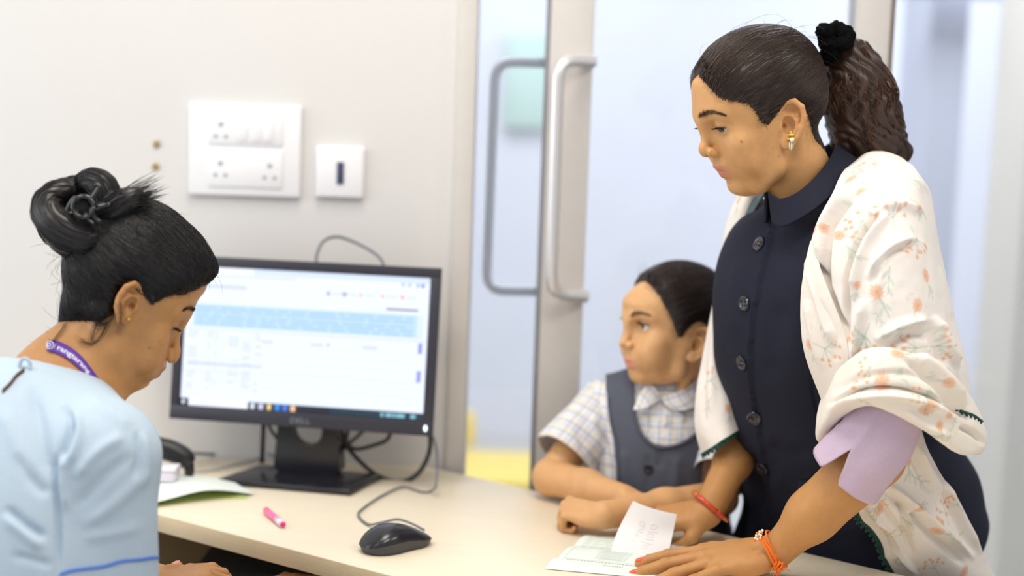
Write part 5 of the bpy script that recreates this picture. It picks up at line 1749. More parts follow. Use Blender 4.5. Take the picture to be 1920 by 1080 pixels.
toc = unit(CAM - P(1590, 850, 1.79))
sleeve([P(1690, 700, 1.80), P(1668, 770, 1.79), P(1640, 825, 1.785), P(1590, 884, 1.805)], [.052, .046, .048, .052], math.radians(17), .30, .048, M_lav, woman, toc, slope=-.012)
sleeve([elbR + (0, 0, .06), elbR + (-.002, 0, .02), elbR * .86 + wr_ * .14], [.040, .040, .042], math.radians(0), .1, .004, M_lav, woman, toc)

# ------------------------------------------------------------------ shawl
S = []

rows1 = [r_((1603, 318, 2.05), (1640, 296, 2.06), (1690, 312, 2.05), (1728, 350, 2.05), (1742, 390, 2.07), (1740, 430, 2.10)),
         r_((1588, 312, 1.945), (1632, 288, 1.955), (1690, 298, 1.95), (1733, 342, 1.94), (1750, 395, 1.99), (1745, 440, 2.08)),
         r_((1556, 368, 1.878), (1608, 352, 1.845), (1680, 355, 1.835), (1733, 385, 1.85), (1757, 435, 1.93), (1750, 470, 2.06)),
         r_((1526, 438, 1.855), (1590, 440, 1.812), (1668, 440, 1.785), (1738, 455, 1.815), (1766, 492, 1.91), (1758, 520, 2.05)),
         r_((1507, 520, 1.85), (1578, 520, 1.805), (1665, 515, 1.765), (1748, 525, 1.80), (1778, 545, 1.90), (1765, 570, 2.04)),
         r_((1505, 600, 1.85), (1582, 600, 1.795), (1672, 595, 1.752), (1757, 600, 1.785), (1793, 610, 1.885), (1780, 630, 2.02)),
         r_((1518, 680, 1.855), (1592, 675, 1.795), (1680, 665, 1.750), (1768, 665, 1.775), (1812, 680, 1.87), (1800, 700, 2.0)),
         r_((1546, 765, 1.87), (1605, 735, 1.81), (1690, 725, 1.765), (1775, 735, 1.785), (1822, 760, 1.86), (1810, 770, 1.97))]
f1 = [([(1612, 349), (1559, 424), (1550, 502), (1552, 540)], 7, -.008), ([(1600, 345), (1548, 420), (1538, 500)], 9, .006), ([(1657, 388), (1615, 441), (1596, 497), (1586, 560), (1588, 650)], 6, -.009),
      ([(1670, 392), (1630, 448), (1610, 505), (1600, 565)], 10, .006), ([(1720, 445), (1668, 465), (1625, 525)], 8, .004), ([(1712, 458), (1660, 485), (1630, 545)], 7, -.004), ([(1640, 300), (1672, 318), (1695, 345)], 9, -.008),
      ([(1700, 300), (1712, 330), (1740, 360)], 9, .004), ([(1640, 395), (1690, 385), (1730, 400)], 8, .005), ([(1520, 470), (1545, 525), (1566, 580), (1588, 640)], 6, -.007), ([(1510, 480), (1533, 540), (1552, 600), (1572, 650)], 10, .007),
      ([(1752, 590), (1770, 640), (1800, 690)], 8, .006), ([(1742, 600), (1756, 650), (1770, 690)], 9, -.005), ([(1640, 640), (1690, 610), (1740, 600)], 10, .006), ([(1660, 655), (1710, 630), (1750, 630)], 8, -.005),
      ([(1765, 500), (1780, 560), (1790, 600)], 8, .004), ([(1620, 560), (1610, 620), (1600, 680)], 9, .005), ([(1650, 470), (1645, 520), (1640, 590)], 12, .003)]
f1 = [(p_, w_ * .85, h_ * 2.1) for p_, w_, h_ in f1]
G1, N1 = cloth(rows1, 190, 260, f1, noise=.0024, nscale=22, seed=1)
C1 = print_flowers(G1, N1, cloth_tint(G1, CREAMC, 1), [(1632, 306, 'b', 60, 1), (1590, 330, 'f', -10, 1.05), (1609, 354, 'f', 120, .9), (1546, 427, 'f', 200, 1), (1570, 440, 'f', 20, 1), (1618, 412, 'b', -20, 1), (1676, 405, 'b', 100, 1),
      (1726, 447, 'b', -80, 1), (1740, 515, 'f', 80, 1.05), (1645, 547, 'f', 70, 1.15), (1722, 572, 'f', 130, 1.1), (1605, 535, 'f', 100, .7), (1668, 500, 's', 100, 1), (1704, 363, 's', 50, 1), (1584, 460, 's', 40, 1),
      (1619, 632, 'b', -60, 1), (1700, 598, 's', 140, 1.1), (1719, 652, 'b', 0, 1), (1756, 650, 'b', 180, 1), (1775, 602, 's', 120, .8), (1733, 384, 'f', 60, .7), (1600, 610, 's', 80, .9),
      (1690, 330, 's', 20, .9), (1640, 590, 's', 60, .8)], seed=2)
shw = cloth_obj('shawl', G1, N1, .0022, M_shawl, woman, C1, 'cream cotton shawl printed with orange flowers')
# front flap folded over the edge
rows5 = [r_((1520, 452, 1.846), (1524, 458, 1.842), (1530, 462, 1.842)), r_((1506, 510, 1.842), (1524, 508, 1.826), (1540, 508, 1.822)), r_((1500, 570, 1.842), (1530, 566, 1.818), (1562, 566, 1.804)),
         r_((1504, 635, 1.842), (1540, 628, 1.814), (1583, 622, 1.795)), r_((1517, 690, 1.846), (1550, 680, 1.816), (1592, 668, 1.792)), r_((1545, 762, 1.86), (1566, 740, 1.82), (1592, 712, 1.80))]
f5 = [([(1512, 560), (1522, 620), (1545, 700)], 7, .005), ([(1535, 560), (1556, 620), (1570, 680)], 7, -.004)]
G5, N5 = cloth(rows5, 60, 160, f5, noise=.0016, seed=6)
C5 = print_flowers(G5, N5, cloth_tint(G5, CREAMC * np.array([1, .985, .95]), 6), [(1511, 649, 'f', 90, .9), (1543, 655, 'b', 200, .9), (1540, 600, 's', 70, .8)], seed=6)
cloth_obj('shawl_fold', G5, N5, .0022, M_shawl, woman, C5)
# turned-up band around the arm
rows2 = [r_((1556, 742, 1.87), (1585, 700, 1.80), (1640, 664, 1.752), (1715, 680, 1.748), (1775, 712, 1.775), (1822, 765, 1.84), (1828, 800, 1.93)),
         r_((1545, 735, 1.865), (1582, 682, 1.785), (1640, 653, 1.735), (1722, 668, 1.730), (1788, 705, 1.758), (1834, 768, 1.83), (1836, 805, 1.93)),
         r_((1534, 768, 1.86), (1574, 722, 1.770), (1636, 692, 1.718), (1722, 708, 1.712), (1795, 748, 1.738), (1845, 800, 1.815), (1840, 825, 1.93)),
         r_((1528, 800, 1.86), (1565, 748, 1.765), (1630, 722, 1.712), (1720, 748, 1.706), (1796, 792, 1.730), (1847, 822, 1.812), (1838, 838, 1.93)),
         r_((1529, 822, 1.86), (1562, 772, 1.768), (1622, 752, 1.722), (1712, 788, 1.716), (1790, 838, 1.735), (1840, 846, 1.812), (1830, 850, 1.93)),
         r_((1540, 832, 1.865), (1575, 782, 1.785), (1630, 762, 1.742), (1712, 796, 1.738), (1786, 846, 1.752), (1832, 848, 1.825), (1822, 850, 1.93)),
         r_((1556, 826, 1.87), (1590, 776, 1.80), (1640, 756, 1.765), (1712, 782, 1.762), (1780, 825, 1.775), (1822, 830, 1.84), (1812, 835, 1.93))]
f2 = [([(1545, 760), (1600, 735), (1680, 728), (1750, 745), (1800, 775)], 5, -.006), ([(1545, 775), (1600, 745), (1680, 740), (1750, 760), (1795, 790)], 8, .004), ([(1560, 735), (1620, 705), (1700, 700), (1760, 720)], 7, -.003),
      ([(1690, 668), (1735, 700), (1790, 760), (1830, 790)], 8, -.006), ([(1710, 664), (1760, 700), (1815, 760)], 10, .006), ([(1700, 770), (1740, 800), (1790, 820)], 6, .003), ([(1690, 785), (1730, 815), (1780, 835)], 5, -.004),
      ([(1800, 800), (1830, 815), (1845, 835)], 6, -.005)]
f2 = [(p_, w_ * .85, h_ * 2.0) for p_, w_, h_ in f2]
G2, N2 = cloth(rows2, 220, 120, f2, noise=.0020, nscale=22, seed=2)
C2 = print_flowers(G2, N2, cloth_tint(G2, CREAMC * np.array([1, .985, .94]), 2), [(1683, 661, 'f', 0, .95), (1630, 688, 'b', 0, .8), (1654, 705, 'f', 0, 1.1), (1780, 721, 'f', 200, 1), (1749, 752, 'f', 60, 1), (1736, 766, 'b', 100, .8), (1785, 778, 'f', 40, .8),
      (1761, 799, 'f', 80, .8), (1792, 800, 's', 130, .9), (1742, 722, 's', 60, 1), (1596, 730, 'f', 0, .6), (1610, 748, 's', 80, .8)], seed=3)
cloth_obj('shawl_cuff', G2, N2, .0022, M_shawl, woman, C2, 'turned-up band of the shawl around her arm')
# hanging end below the elbow
rows3 = [r_((1650, 828, 1.86), (1688, 812, 1.85), (1725, 806, 1.865), (1728, 818, 1.89)),
         r_((1628, 890, 1.865), (1680, 880, 1.855), (1735, 876, 1.875), (1758, 880, 1.905)),
         r_((1606, 945, 1.862), (1672, 945, 1.855), (1745, 942, 1.89), (1800, 945, 1.935)),
         r_((1628, 1000, 1.89), (1695, 1005, 1.88), (1768, 1002, 1.895), (1828, 1005, 1.955)),
         r_((1668, 1062, 1.93), (1728, 1065, 1.92), (1795, 1060, 1.925), (1856, 1062, 1.98)),
         r_((1700, 1120, 1.975), (1760, 1125, 1.965), (1825, 1120, 1.965), (1885, 1120, 1.99))]
f3 = [(p_, w_ * .9, h_ * 1.5) for p_, w_, h_ in [([(1665, 905), (1710, 945), (1760, 990), (1830, 1050)], 7, .008), ([(1655, 915), (1700, 958), (1748, 1005), (1810, 1060)], 7, -.008), ([(1700, 930), (1705, 970), (1704, 1010)], 6, .007), ([(1692, 940), (1696, 980), (1692, 1010)], 7, -.006),
      ([(1620, 940), (1655, 985), (1690, 1040), (1720, 1080)], 6, .006), ([(1612, 955), (1642, 1000), (1675, 1050)], 6, -.006), ([(1640, 930), (1680, 985), (1715, 1045)], 7, -.006), ([(1770, 900), (1800, 960), (1840, 1040)], 7, .005), ([(1760, 905), (1788, 960), (1825, 1040)], 6, -.005),
      ([(1715, 830), (1740, 880), (1770, 930)], 8, .005), ([(1704, 835), (1725, 885), (1745, 925)], 7, -.005)]]
def behind_edge(V):
    d_ = (V[:, :2] - A_[:2]) @ nb_; nd = np.clip(.003 - d_, 0, None) * np.clip((.83 - V[:, 2]) / .06, 0, 1); V = V.copy(); V[:, :2] += nd[:, None] * nb_; return V


G3, N3 = cloth(rows3, 150, 190, f3, noise=.0014, seed=3, post=behind_edge)
C3 = print_flowers(G3, N3, cloth_tint(G3, CREAMC * np.array([1, .985, .95]), 3), [(1705, 862, 'f', 80, 1.1), (1713, 893, 's', 30, 1), (1653, 954, 'f', 120, 1.1), (1732, 953, 'f', 0, .9), (1779, 962, 'b', 90, .9), (1754, 1001, 'f', 30, 1.2), (1673, 1013, 'b', 30, .7),
      (1682, 987, 's', -20, 1), (1806, 1000, 's', 130, 1), (1752, 1070, 'b', 70, .9), (1811, 1075, 'f', 100, 1.1), (1616, 956, 'b', 40, .6), (1796, 950, 'b', 60, .8), (1664, 932, 's', 120, .9), (1790, 1020, 's', 20, .9), (1700, 1050, 's', 60, .9)], seed=4)
cloth_obj('shawl_end', G3, N3, .0022, M_shawl, woman, C3, 'hanging end of the floral shawl with green trim')
e_ = G3[int(190 * .40):int(190 * .97), 0]
crochet(e_[::8], M_trimg, woman, 17, out=-RGT * .9 + UPV * -.5, amp=.0075, r=.0013)
# part on the far shoulder
rows4 = [r_((1392, 356, 2.10), (1405, 362, 2.07), (1430, 372, 2.08), (1450, 385, 2.12)),
         r_((1368, 400, 2.11), (1385, 410, 2.075), (1410, 425, 2.075), (1440, 440, 2.11)),
         r_((1350, 480, 2.12), (1368, 490, 2.085), (1392, 500, 2.08), (1425, 510, 2.11)),
         r_((1335, 570, 2.13), (1354, 580, 2.095), (1380, 590, 2.09), (1415, 595, 2.12)),
         r_((1318, 660, 2.135), (1340, 668, 2.10), (1372, 675, 2.095), (1408, 680, 2.125)),
         r_((1304, 740, 2.12), (1328, 750, 2.08), (1365, 752, 2.07), (1405, 750, 2.10)),
         r_((1302, 800, 2.11), (1326, 806, 2.07), (1362, 790, 2.06), (1402, 772, 2.09)),
         r_((1315, 852, 2.10), (1335, 840, 2.06), (1365, 820, 2.05), (1402, 798, 2.08))]
f4 = [([(1355, 520), (1345, 600), (1335, 700), (1335, 780)], 8, .005), ([(1368, 560), (1362, 650), (1358, 740)], 7, -.004), ([(1325, 680), (1318, 740), (1322, 800)], 6, -.003)]
G4, N4 = cloth(rows4, 70, 230, f4, noise=.0012, seed=4)
C4 = print_flowers(G4, N4, cloth_tint(G4, CREAMC, 4), [(1333, 714, 'b', 60, .9), (1368, 765, 'f', 90, .8), (1364, 454, 'f', 90, .6), (1378, 372, 'f', 60, .9), (1345, 560, 's', 100, .9), (1330, 745, 's', 120, .9), (1360, 640, 'f', 90, .6)], seed=5)
cloth_obj('shawl_far_side', G4, N4, .0022, M_shawl, woman, C4, 'floral shawl falling from her far shoulder')
crochet([G4[-1, k] for k in range(0, 70, 8)], M_trimg, woman, 10, out=-UPV, amp=.0065, r=.0012)
crochet([P(1770, 740, 1.747), P(1800, 768, 1.752), P(1825, 778, 1.775), P(1842, 790, 1.80)], M_trimg, woman, 9, out=-UPV, amp=.004, r=.0011)

# ------------------------------------------------------------------ wrist ornaments
def ring_pts(c, ax, rad, n=40, sq=1.0, a0=0.0):
    ax = unit(ax); u = unit(np.cross(ax, UPZ)); v = np.cross(ax, u)
    return [c + u * rad * math.cos(t) + v * rad * sq * math.sin(t) for t in np.linspace(a0, a0 + 2 * np.pi, n)]


axb = unit(elbR - wr_); cb = wr_ + axb * .016 + np.array([-.002, -.004, -.002])
axb2 = unit(axb + np.array([.2, -.6, .25]))
bo = reparent(tube_obj('bangle', ring_pts(cb, axb2, .0305, 48), .0036, M_bangle, None, 10, label='red-orange bangle with gold dashes'), woman)
rp = ring_pts(cb, axb2, .0305, 73)
for k in (6, 9, 12, 30, 33, 36, 50, 53, 56):
    o = tube_obj('gold_dash', [rp[k], rp[k + 1]], .0038, M_gold, None, 8); o.parent = bo
axl = unit(elbL - wl_); cl_ = wl_ + axl * .006
rk = reparent(tube_obj('wrist_thread', ring_pts(cl_, unit(axl + np.array([.5, 0, .0])), .0285, 40, .92), .0016, M_thread, None, 8, label='orange thread bracelet with white beads and a knot'), woman)
kn_ = P(1459, 1062, wl_[1] - .034)
bd = P(1424, 1006, wl_[1] - .022)
for k in range(6):
    q0 = bd + RGT * .0012 * (k - 2.5); q1 = kn_ + rgw.normal(size=3) * .002
    o = tube_obj('strand', [q0, q0 * .65 + q1 * .35 + RGT * .001 - FWD * .004, q0 * .3 + q1 * .7 + RGT * .001 * (k - 2.5) * .5 - FWD * .004, q1], .0011, M_thread, None, 6, 14); o.parent = rk
for i in range(3):
    for j in range(4):
        c = bd + RGT * (.0035 * (i - 1) - .001 * j) + UPV * (.0032 * (1.5 - j) + .0018 * i) - FWD * .002
        V, Fl = lathe([(max(1e-6, .0019 * math.sin(t)), .0019 * math.cos(t)) for t in np.linspace(0, math.pi, 7)], 10); o = mobj('bead', V + c, Fl, M_pearl if (i + j) % 3 else M_thread); o.parent = rk
tuft = []
for k in range(26):
    d = unit(rgw.normal(size=3) * np.array([1, .6, 1]) + UPV * -.35); L_ = .007 + .012 * rgw.random()
    tuft.append(tube([kn_, kn_ + d * L_ * .5 + rgw.normal(size=3) * .002, kn_ + d * L_ - UPV * .003], [.0008, .0006, .0003], 4, False))
ks = [kn_ + .0052 * np.array([math.sin(t * 3.1), math.cos(t * 4.3) * .8, math.sin(t * 5.2 + 1)]) for t in np.linspace(0, 6.3, 60)]
tuft.append(tube(ks, .0013, 6))
V, Fl = join(tuft); o = mobj('knot_tuft', V, Fl, M_thread); o.parent = rk
# ------------------------------------------------------------------ the seated receptionist
M_skinR = skin_mat('skin_brown', .46)
SKR = lin(194, 142, 90)
M_hairR = hair_mat('hair_black', None, .36)
M_top = mat('pale_blue_cotton', lin(186, 204, 220), 1.0, noise=.05, scale=300, bump=.10, bscale=700, spec=.05)
M_pipe = mat('blue_piping', lin(70, 120, 214), .7, noise=.05)
M_purple = mat('purple_lanyard', lin(98, 52, 168), .6, noise=.05, scale=200)
M_letter = mat('white_print', lin(240, 236, 250), .6, noise=.02)
M_trous = mat('black_trousers', lin(22, 22, 26), .85, noise=.1, scale=200)

R_px = {'forehead': (371, 560), 'glabella': (358, 584), 'nasion': (342, 608), 'bridge': (336, 632), 'tip': (337, 668), 'tipdn': (328, 682), 'subn': (315, 679),
        'uplip': (311, 690), 'stom': (304, 697), 'lowlip': (299, 704), 'sulcus': (283, 714), 'chin': (276, 722), 'menton': (254, 727), 'jaw': (228, 718), 'eye': (330, 613)}
R_trag = (250, 577)
R_fr = fit_frame(head_frame(R_trag, 1.70, 11, 32, 0, .0095, 1), R_px, 1)
_e = R_fr.l(mid_point(R_fr, R_trag, 7.0))
R_wp = Warp(R_fr, R_px, 1)
NBr = P(118, 735, 1.735)
R_par = dict(neck=(P(168, 650, 1.755), NBr), neck_r=(4.7, 5.5), neck_k=1.4, ear=(_e[1], _e[2]), ear_s=1.02, lid_up=.10, lid_dn=.42, lid_shift=-.12, cheek=.93)
R_hp = head_prims(R_fr, R_par)
rt = np.array([.71, -.71, 0]); fd = np.array([.71, .71, 0])
shRr = np.array([-.456, 1.592, .950]); shRl = NBr + np.array([-.125, .115, -.055])
elRr = np.array([-.456, 1.60, .69])
R_tr = [cone(NBr, NBr * .5 + shRr * .5 + (0, .02, -.004), .052, .036, k=.05), cone(NBr, NBr * .5 + shRl * .5, .052, .045, k=.05), cone(shRr + (-.01, .01, 0), shRl, .040, .045, k=.05)]
lo, hi = bounds(R_hp + R_tr); lo[2] = max(lo[2], .965); hi = np.minimum(hi, R_fr.o + .17); lo = np.maximum(lo, R_fr.o - np.array([.30, .22, .30]))
Vh, Qh = solid(R_hp + R_tr, lo, hi, .0013)
R_poly = [(400, 524), (380, 535), (366, 543), (345, 551), (322, 553), (300, 562), (284, 573), (277, 562), (268, 545), (255, 527), (238, 522), (226, 540), (222, 565), (212, 590), (190, 602), (150, 600), (120, 606), (98, 618), (70, 622), (20, 622), (20, 240), (460, 240), (460, 524)]
HR = lin(21, 18, 20)
Ch = paint_head(Vh, R_fr, SKR, lin(168, 104, 84), R_par)
Vh = R_wp(Vh); Nh = normals(Vh, Qh)
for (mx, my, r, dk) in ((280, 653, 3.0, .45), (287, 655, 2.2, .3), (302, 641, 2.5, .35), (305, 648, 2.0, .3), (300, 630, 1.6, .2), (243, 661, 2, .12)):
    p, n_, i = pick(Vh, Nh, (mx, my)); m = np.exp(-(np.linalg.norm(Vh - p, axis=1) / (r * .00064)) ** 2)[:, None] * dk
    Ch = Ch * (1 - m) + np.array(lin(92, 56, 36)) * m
R_brow = [(364, 583), (360, 579), (352, 578), (344, 581)]; Ch = paint_brow(Ch, Vh, Nh, R_brow, 8, lin(50, 34, 26))
_ql = R_fr.l(Vh); Ch = np.where((np.abs(_ql[:, 0]) < 6.3)[:, None], paint_roots(Ch, Vh, R_fr, 1, R_poly, HR, soft=9, seed=4), Ch)

# arms, hands, seated body
wrR = P(286, 1104, 1.755)
RRf = wrist_frame(wrR, P(406, 1062, 1.84), np.array([-.35, -.35, 1.0]), .0090)
pH1, nl1, j1 = hand(RRf, -1, {'index': (0, 12, 24, 12), 'middle': (-1, 22, 30, 16), 'ring': (-3, 30, 34, 18), 'little': (-6, 36, 36, 20)},
                    ((2.0, 1.6, -.5), (3.4, 3.6, -.1), (3.6, 6.0, .5), (3.3, 8.2, .8), (.4, -.2, 1.0)))
pH1 += [cone(wrR, elRr + (0, 0, -.02), .025, .036, k=.02)]
wrL = P(462, 1130, 1.90); elL = np.array([-.60, 1.90, .72])
RLf = wrist_frame(wrL, P(552, 1093, 1.93), np.array([0, -.3, 1.0]), .0086)
pH2, nl2, j2 = hand(RLf, 1, {'index': (2, 20, 30, 15), 'middle': (0, 26, 34, 15), 'ring': (-3, 32, 36, 18), 'little': (-6, 36, 36, 20)},
                    ((2.0, 1.8, -.6), (3.6, 4.2, -1.4), (4.2, 6.4, -1.8), (4.4, 8.3, -2.1), (.5, 0, .9)))
pH2 += [cone(wrL, elL, .024, .034, k=.02)]
hip = np.array([-.60, 1.62, .53])
pBd = [ell((-.575, 1.68, .80), (.13, .085, .20), k=.04, R=np.stack([rt, fd, UPZ], 1)), ell(hip + (0, 0, .06), (.15, .12, .13), k=.05, R=np.stack([rt, fd, UPZ], 1)),
       cone(shRr + (-.02, .02, -.03), elRr, .040, .036, k=.02), cone(shRl + (.02, -.02, -.03), elL, .040, .034, k=.02)]
for s_ in (-1, 1):
    h_ = hip + rt * .09 * s_; kn = h_ + np.array([.27, .30, -.02]); an = kn + np.array([.03, .03, -.42])
    pBd += [cone(h_, kn, .075, .055, k=.03), cone(kn, an, .052, .038, k=.02), cone(an + (0, 0, -.02), an + fd * .12 + (0, 0, -.045), .034, .022, k=.02)]
lo, hi = bounds(pH1); V1, Q1 = solid(pH1, lo, hi, .0015)
lo, hi = bounds(pH2); V2, Q2 = solid(pH2, lo, hi, .0018)
lo, hi = bounds(pBd); V3, Q3 = solid(pBd, lo, hi, .006)
Vr, Qr = merge([(Vh, Qh), (V1, Q1), (V2, Q2), (V3, Q3)])
SKB = np.array(SKR) * .92
Cr = np.vstack([Ch, paint_skin(V1, SKB, (j1,)), paint_skin(V2, SKB, (j2,)), paint_skin(V3, SKB)])
recep = mobj('person', Vr, Qr, M_skinR, col=Cr, label='seated woman in a pale blue top with a black hair bun looking down', cat='person')
M_nailw = mat('pale_nail', lin(236, 160, 150), .3, noise=.05)
nail_objs(nl1 + nl2, M_nailw, recep)
for s_ in (-1, 1):
    eyeball(R_fr, s_, (.1, 1, -.5), recep, R_wp)
    lashes(R_fr, s_, R_wp, R_par['lid_up'], R_par['lid_dn'], R_par['lid_shift'], recep, M_lash)
V, Fl = brow_mesh(R_fr, Vh, Nh, R_brow, 7, n=200, ln=.45)
reparent(mobj('eyebrow', V, Fl, mat('brow_black', lin(36, 26, 22), .7, noise=.03)), recep)
lobe, n_, _ = pick(Vh, Nh, (242, 599))
V, Fl = lathe([(max(1e-6, .0026 * math.sin(t)), .0026 * math.cos(t)) for t in np.linspace(0, math.pi, 9)], 14)
reparent(mobj('ear_stud', V + lobe + n_ * .0016, Fl, M_gold, label='small gold ear stud'), recep)

# hair cap, wisps
tieR = mid_point(R_fr, (165, 432))
thR = lambda q: .8 + 1.7 * np.clip((-q[:, 1] - 1) / 7, 0, 1) * np.clip((q[:, 2] + 9.5) / 5, 0, 1) + .5 * np.clip((q[:, 2] - 4) / 6, 0, 1) + .35 * np.clip((q[:, 1] - 3) / 4, 0, 1)
Vc, Qc, Cc = hair_cap(R_fr, R_hp, R_wp, 1, R_poly, tieR, thR, HR, groove=.0012, seed=3)
bv = bvh_of(Vc, Qc); ctrR = R_fr.w((0, -.8, 4))
rgr = np.random.default_rng(33)
ew = np.exp(-(np.clip(poly_sd(proj(Vc), R_poly), 0, None) / 16) ** 2) * (((Vc - ctrR) @ R_fr.R[:, 0]) > 0) * 2.5 + .25
sel = rgr.choice(len(Vc), 2300, replace=False, p=ew / ew.sum())
pth = comb(bv, ctrR, Vc[sel], tieR, lift=.0012, seed=6, jitter=.006)
Vs, Qs, Cs = strands(pth, .00028, 14, np.array(HR) * 1.25, .3)
fl_ = []; pVc = proj(Vc)
fr_pts = [(383, 505), (378, 520), (370, 490), (350, 455), (320, 425), (90, 480), (85, 540), (82, 590), (95, 620), (110, 455), (100, 440)]
for k in range(110):
    x, y = fr_pts[rgr.integers(len(fr_pts))]; i = np.argmin(((pVc - (x, y) - rgr.normal(size=2) * 9) ** 2).sum(1) + 0)
    p = Vc[i]; n_ = unit(p - ctrR); t = unit(np.cross(n_, rgr.normal(size=3)) - n_ * .0 + rgr.normal(size=3) * .3 - UPZ * .3)
    L_ = .012 + .028 * rgr.random(); hf = .010 * rgr.random()
    fl_.append([p + t * L_ * s_ + n_ * (hf * math.sin(s_ * 2.2) + .002) for s_ in np.linspace(0, 1, 14)])
# curls on the nape
for (pts, cnt) in (([(215, 590), (205, 602), (190, 612), (180, 606), (176, 598), (186, 596)], 16), ([(205, 598), (196, 622), (184, 640), (168, 646), (152, 640), (150, 632)], 14), ([(188, 585), (178, 610), (170, 634), (176, 642)], 10), ([(128, 600), (112, 625), (100, 640), (92, 636)], 10), ([(226, 560), (228, 590), (224, 612), (216, 626)], 8)):
    for k in range(cnt):
        o_ = rgr.normal(size=2) * 3.2
        q = []
        for (x, y) in crom(pts, 14):
            p, n_, i = pick(Vh, Nh, (x + o_[0], y + o_[1])); q.append(p + n_ * (.0015 + .0012 * rgr.random()))
        q = np.array(q); q = np.stack([np.convolve(np.pad(q[:, c], 2, 'edge'), np.ones(5) / 5, 'valid') for c in range(3)], 1)
        fl_.append(q)
Vf, Qf, Cf = strands(np.array(fl_), .00017, 14, np.array(HR) * 1.5, .3)
Vx, Qx = merge([(Vc, Qc), (Vs, Qs), (Vf, Qf)])
reparent(mobj('hair', Vx, Qx, M_hairR, col=np.vstack([Cc, Cs, Cf])), recep)
# bun: coiled locks, tuft, claw clip
ry = R_fr.R[:, 0]
yB = tieR[1]


def lock(pts, rad, n=26):
    c = crom([P(x, y, yB + dy) for x, y, dy in pts], n); return c, np.interp(np.linspace(0, 1, n), np.linspace(0, 1, len(rad)), rad)


locks = [lock([(205, 428, -.01), (165, 448, -.045), (120, 432, -.055), (92, 405, -.045), (92, 378, -.03), (115, 360, -.015), (150, 352, 0)], [.014, .016, .018, .018, .017, .015, .012]),
         lock([(150, 356, .0), (170, 342, -.01), (190, 350, -.015), (200, 375, -.02), (192, 400, -.02)], [.013, .0155, .017, .016, .012]),
         lock([(112, 368, 0), (132, 352, -.005), (152, 350, .0), (165, 356, .01)], [.010, .012, .012, .011]),
         lock([(205, 432, 0), (165, 452, -.02), (128, 452, -.03), (108, 440, -.02), (105, 425, .0)], [.016, .018, .017, .014, .012]),
         lock([(110, 440, .03), (95, 410, .04), (110, 375, .04), (150, 360, .04), (190, 375, .03), (205, 410, .03), (180, 440, .03)], [.018] * 7),
         lock([(190, 405, -.022), (215, 392, -.028), (240, 375, -.028), (258, 364, -.025)], [.014, .017, .015, .007]),
         lock([(195, 415, -.01), (225, 402, -.015), (250, 388, -.015), (268, 378, -.012)], [.014, .015, .011, .004])]
bp_ = []
for c, r in locks: bp_ += [cone(c[i], c[i + 1], r[i], r[i + 1], k=.003) for i in range(0, len(c) - 1)]
bp_.append(ell(P(150, 400, yB + .02), (.045, .035, .035), k=.01))
lo, hi = bounds(bp_); Vb, Qb = solid(bp_, lo, hi, .0018, 1); Nb = normals(Vb, Qb)
pth = []
for c, r in locks:
    T = np.gradient(c, axis=0); T /= np.linalg.norm(T, axis=1, keepdims=True)
    for k in range(130):
        a0 = rgr.random() * 6.28; tw = rgr.normal() * .5; rf = 1.04 + .10 * rgr.random(); q = []
        for i in np.linspace(0, len(c) - 1, 18).astype(int):
            U = unit(np.cross(T[i], (.2, 1, .1))); B = np.cross(T[i], U); a_ = a0 + tw * i / len(c)
            q.append(c[i] + (U * math.cos(a_) + B * math.sin(a_)) * (r[i] * rf + .0004))
        pth.append(q)
for k in range(170):      # loose tuft ends
    x0, y0 = 245 + rgr.normal() * 8, 382 + rgr.normal() * 9; dx, dy = 28 + rgr.random() * 34, -8 - rgr.random() * 26 + (y0 - 382) * .9; y_ = yB - .02 + .012 * rgr.normal()
    cv = rgr.normal() * 6 + 4
    pth.append([P(x0 - 40 + (dx + 40) * t, y0 + 12 + (dy - 12) * t + cv * t * t, y_) for t in np.linspace(0, 1, 18)])
Vq, Qq, Cq = strands(np.array(pth), .00042, 18, np.array(HR) * 1.5, .5, tip=.15)
Cb = np.array(HR)[None] * (1 + .3 * vnoise(Vb * 60)[:, None])
Vx, Qx = merge([(Vb, Qb), (Vq, Qq)])
reparent(mobj('hair_bun', Vx, Qx, M_hairR, col=np.vstack([Cb, Cq]), label='coiled black hair bun with loose ends'), recep)
M_clip = mat('black_clip', lin(14, 14, 17), .12, noise=.03, coat=.6)
cc = P(157, 388, yB - .062); cu, cv_ = RGT, UPV
clip = reparent(tube_obj('hair_clip', [cc + cu * .0125 * math.cos(t) + cv_ * .0125 * math.sin(t) - FWD * .002 for t in np.linspace(0, 6.283, 30)], .0028, M_clip, None, 8, label='shiny black claw clip'), recep)
for pts in ([(148, 378), (140, 372), (130, 385), (124, 398)], [(168, 380), (180, 362), (186, 350), (178, 346)], [(168, 396), (185, 388), (200, 384), (206, 385)], [(160, 400), (166, 412), (176, 420)], [(172, 400), (182, 412), (190, 415)], [(148, 398), (135, 400), (124, 398)]):
    o = tube_obj('claw', [P(x, y, yB - .058) for x, y in pts], np.linspace(.0036, .0024, 16), M_clip, None, 8, 16); o.parent = clip

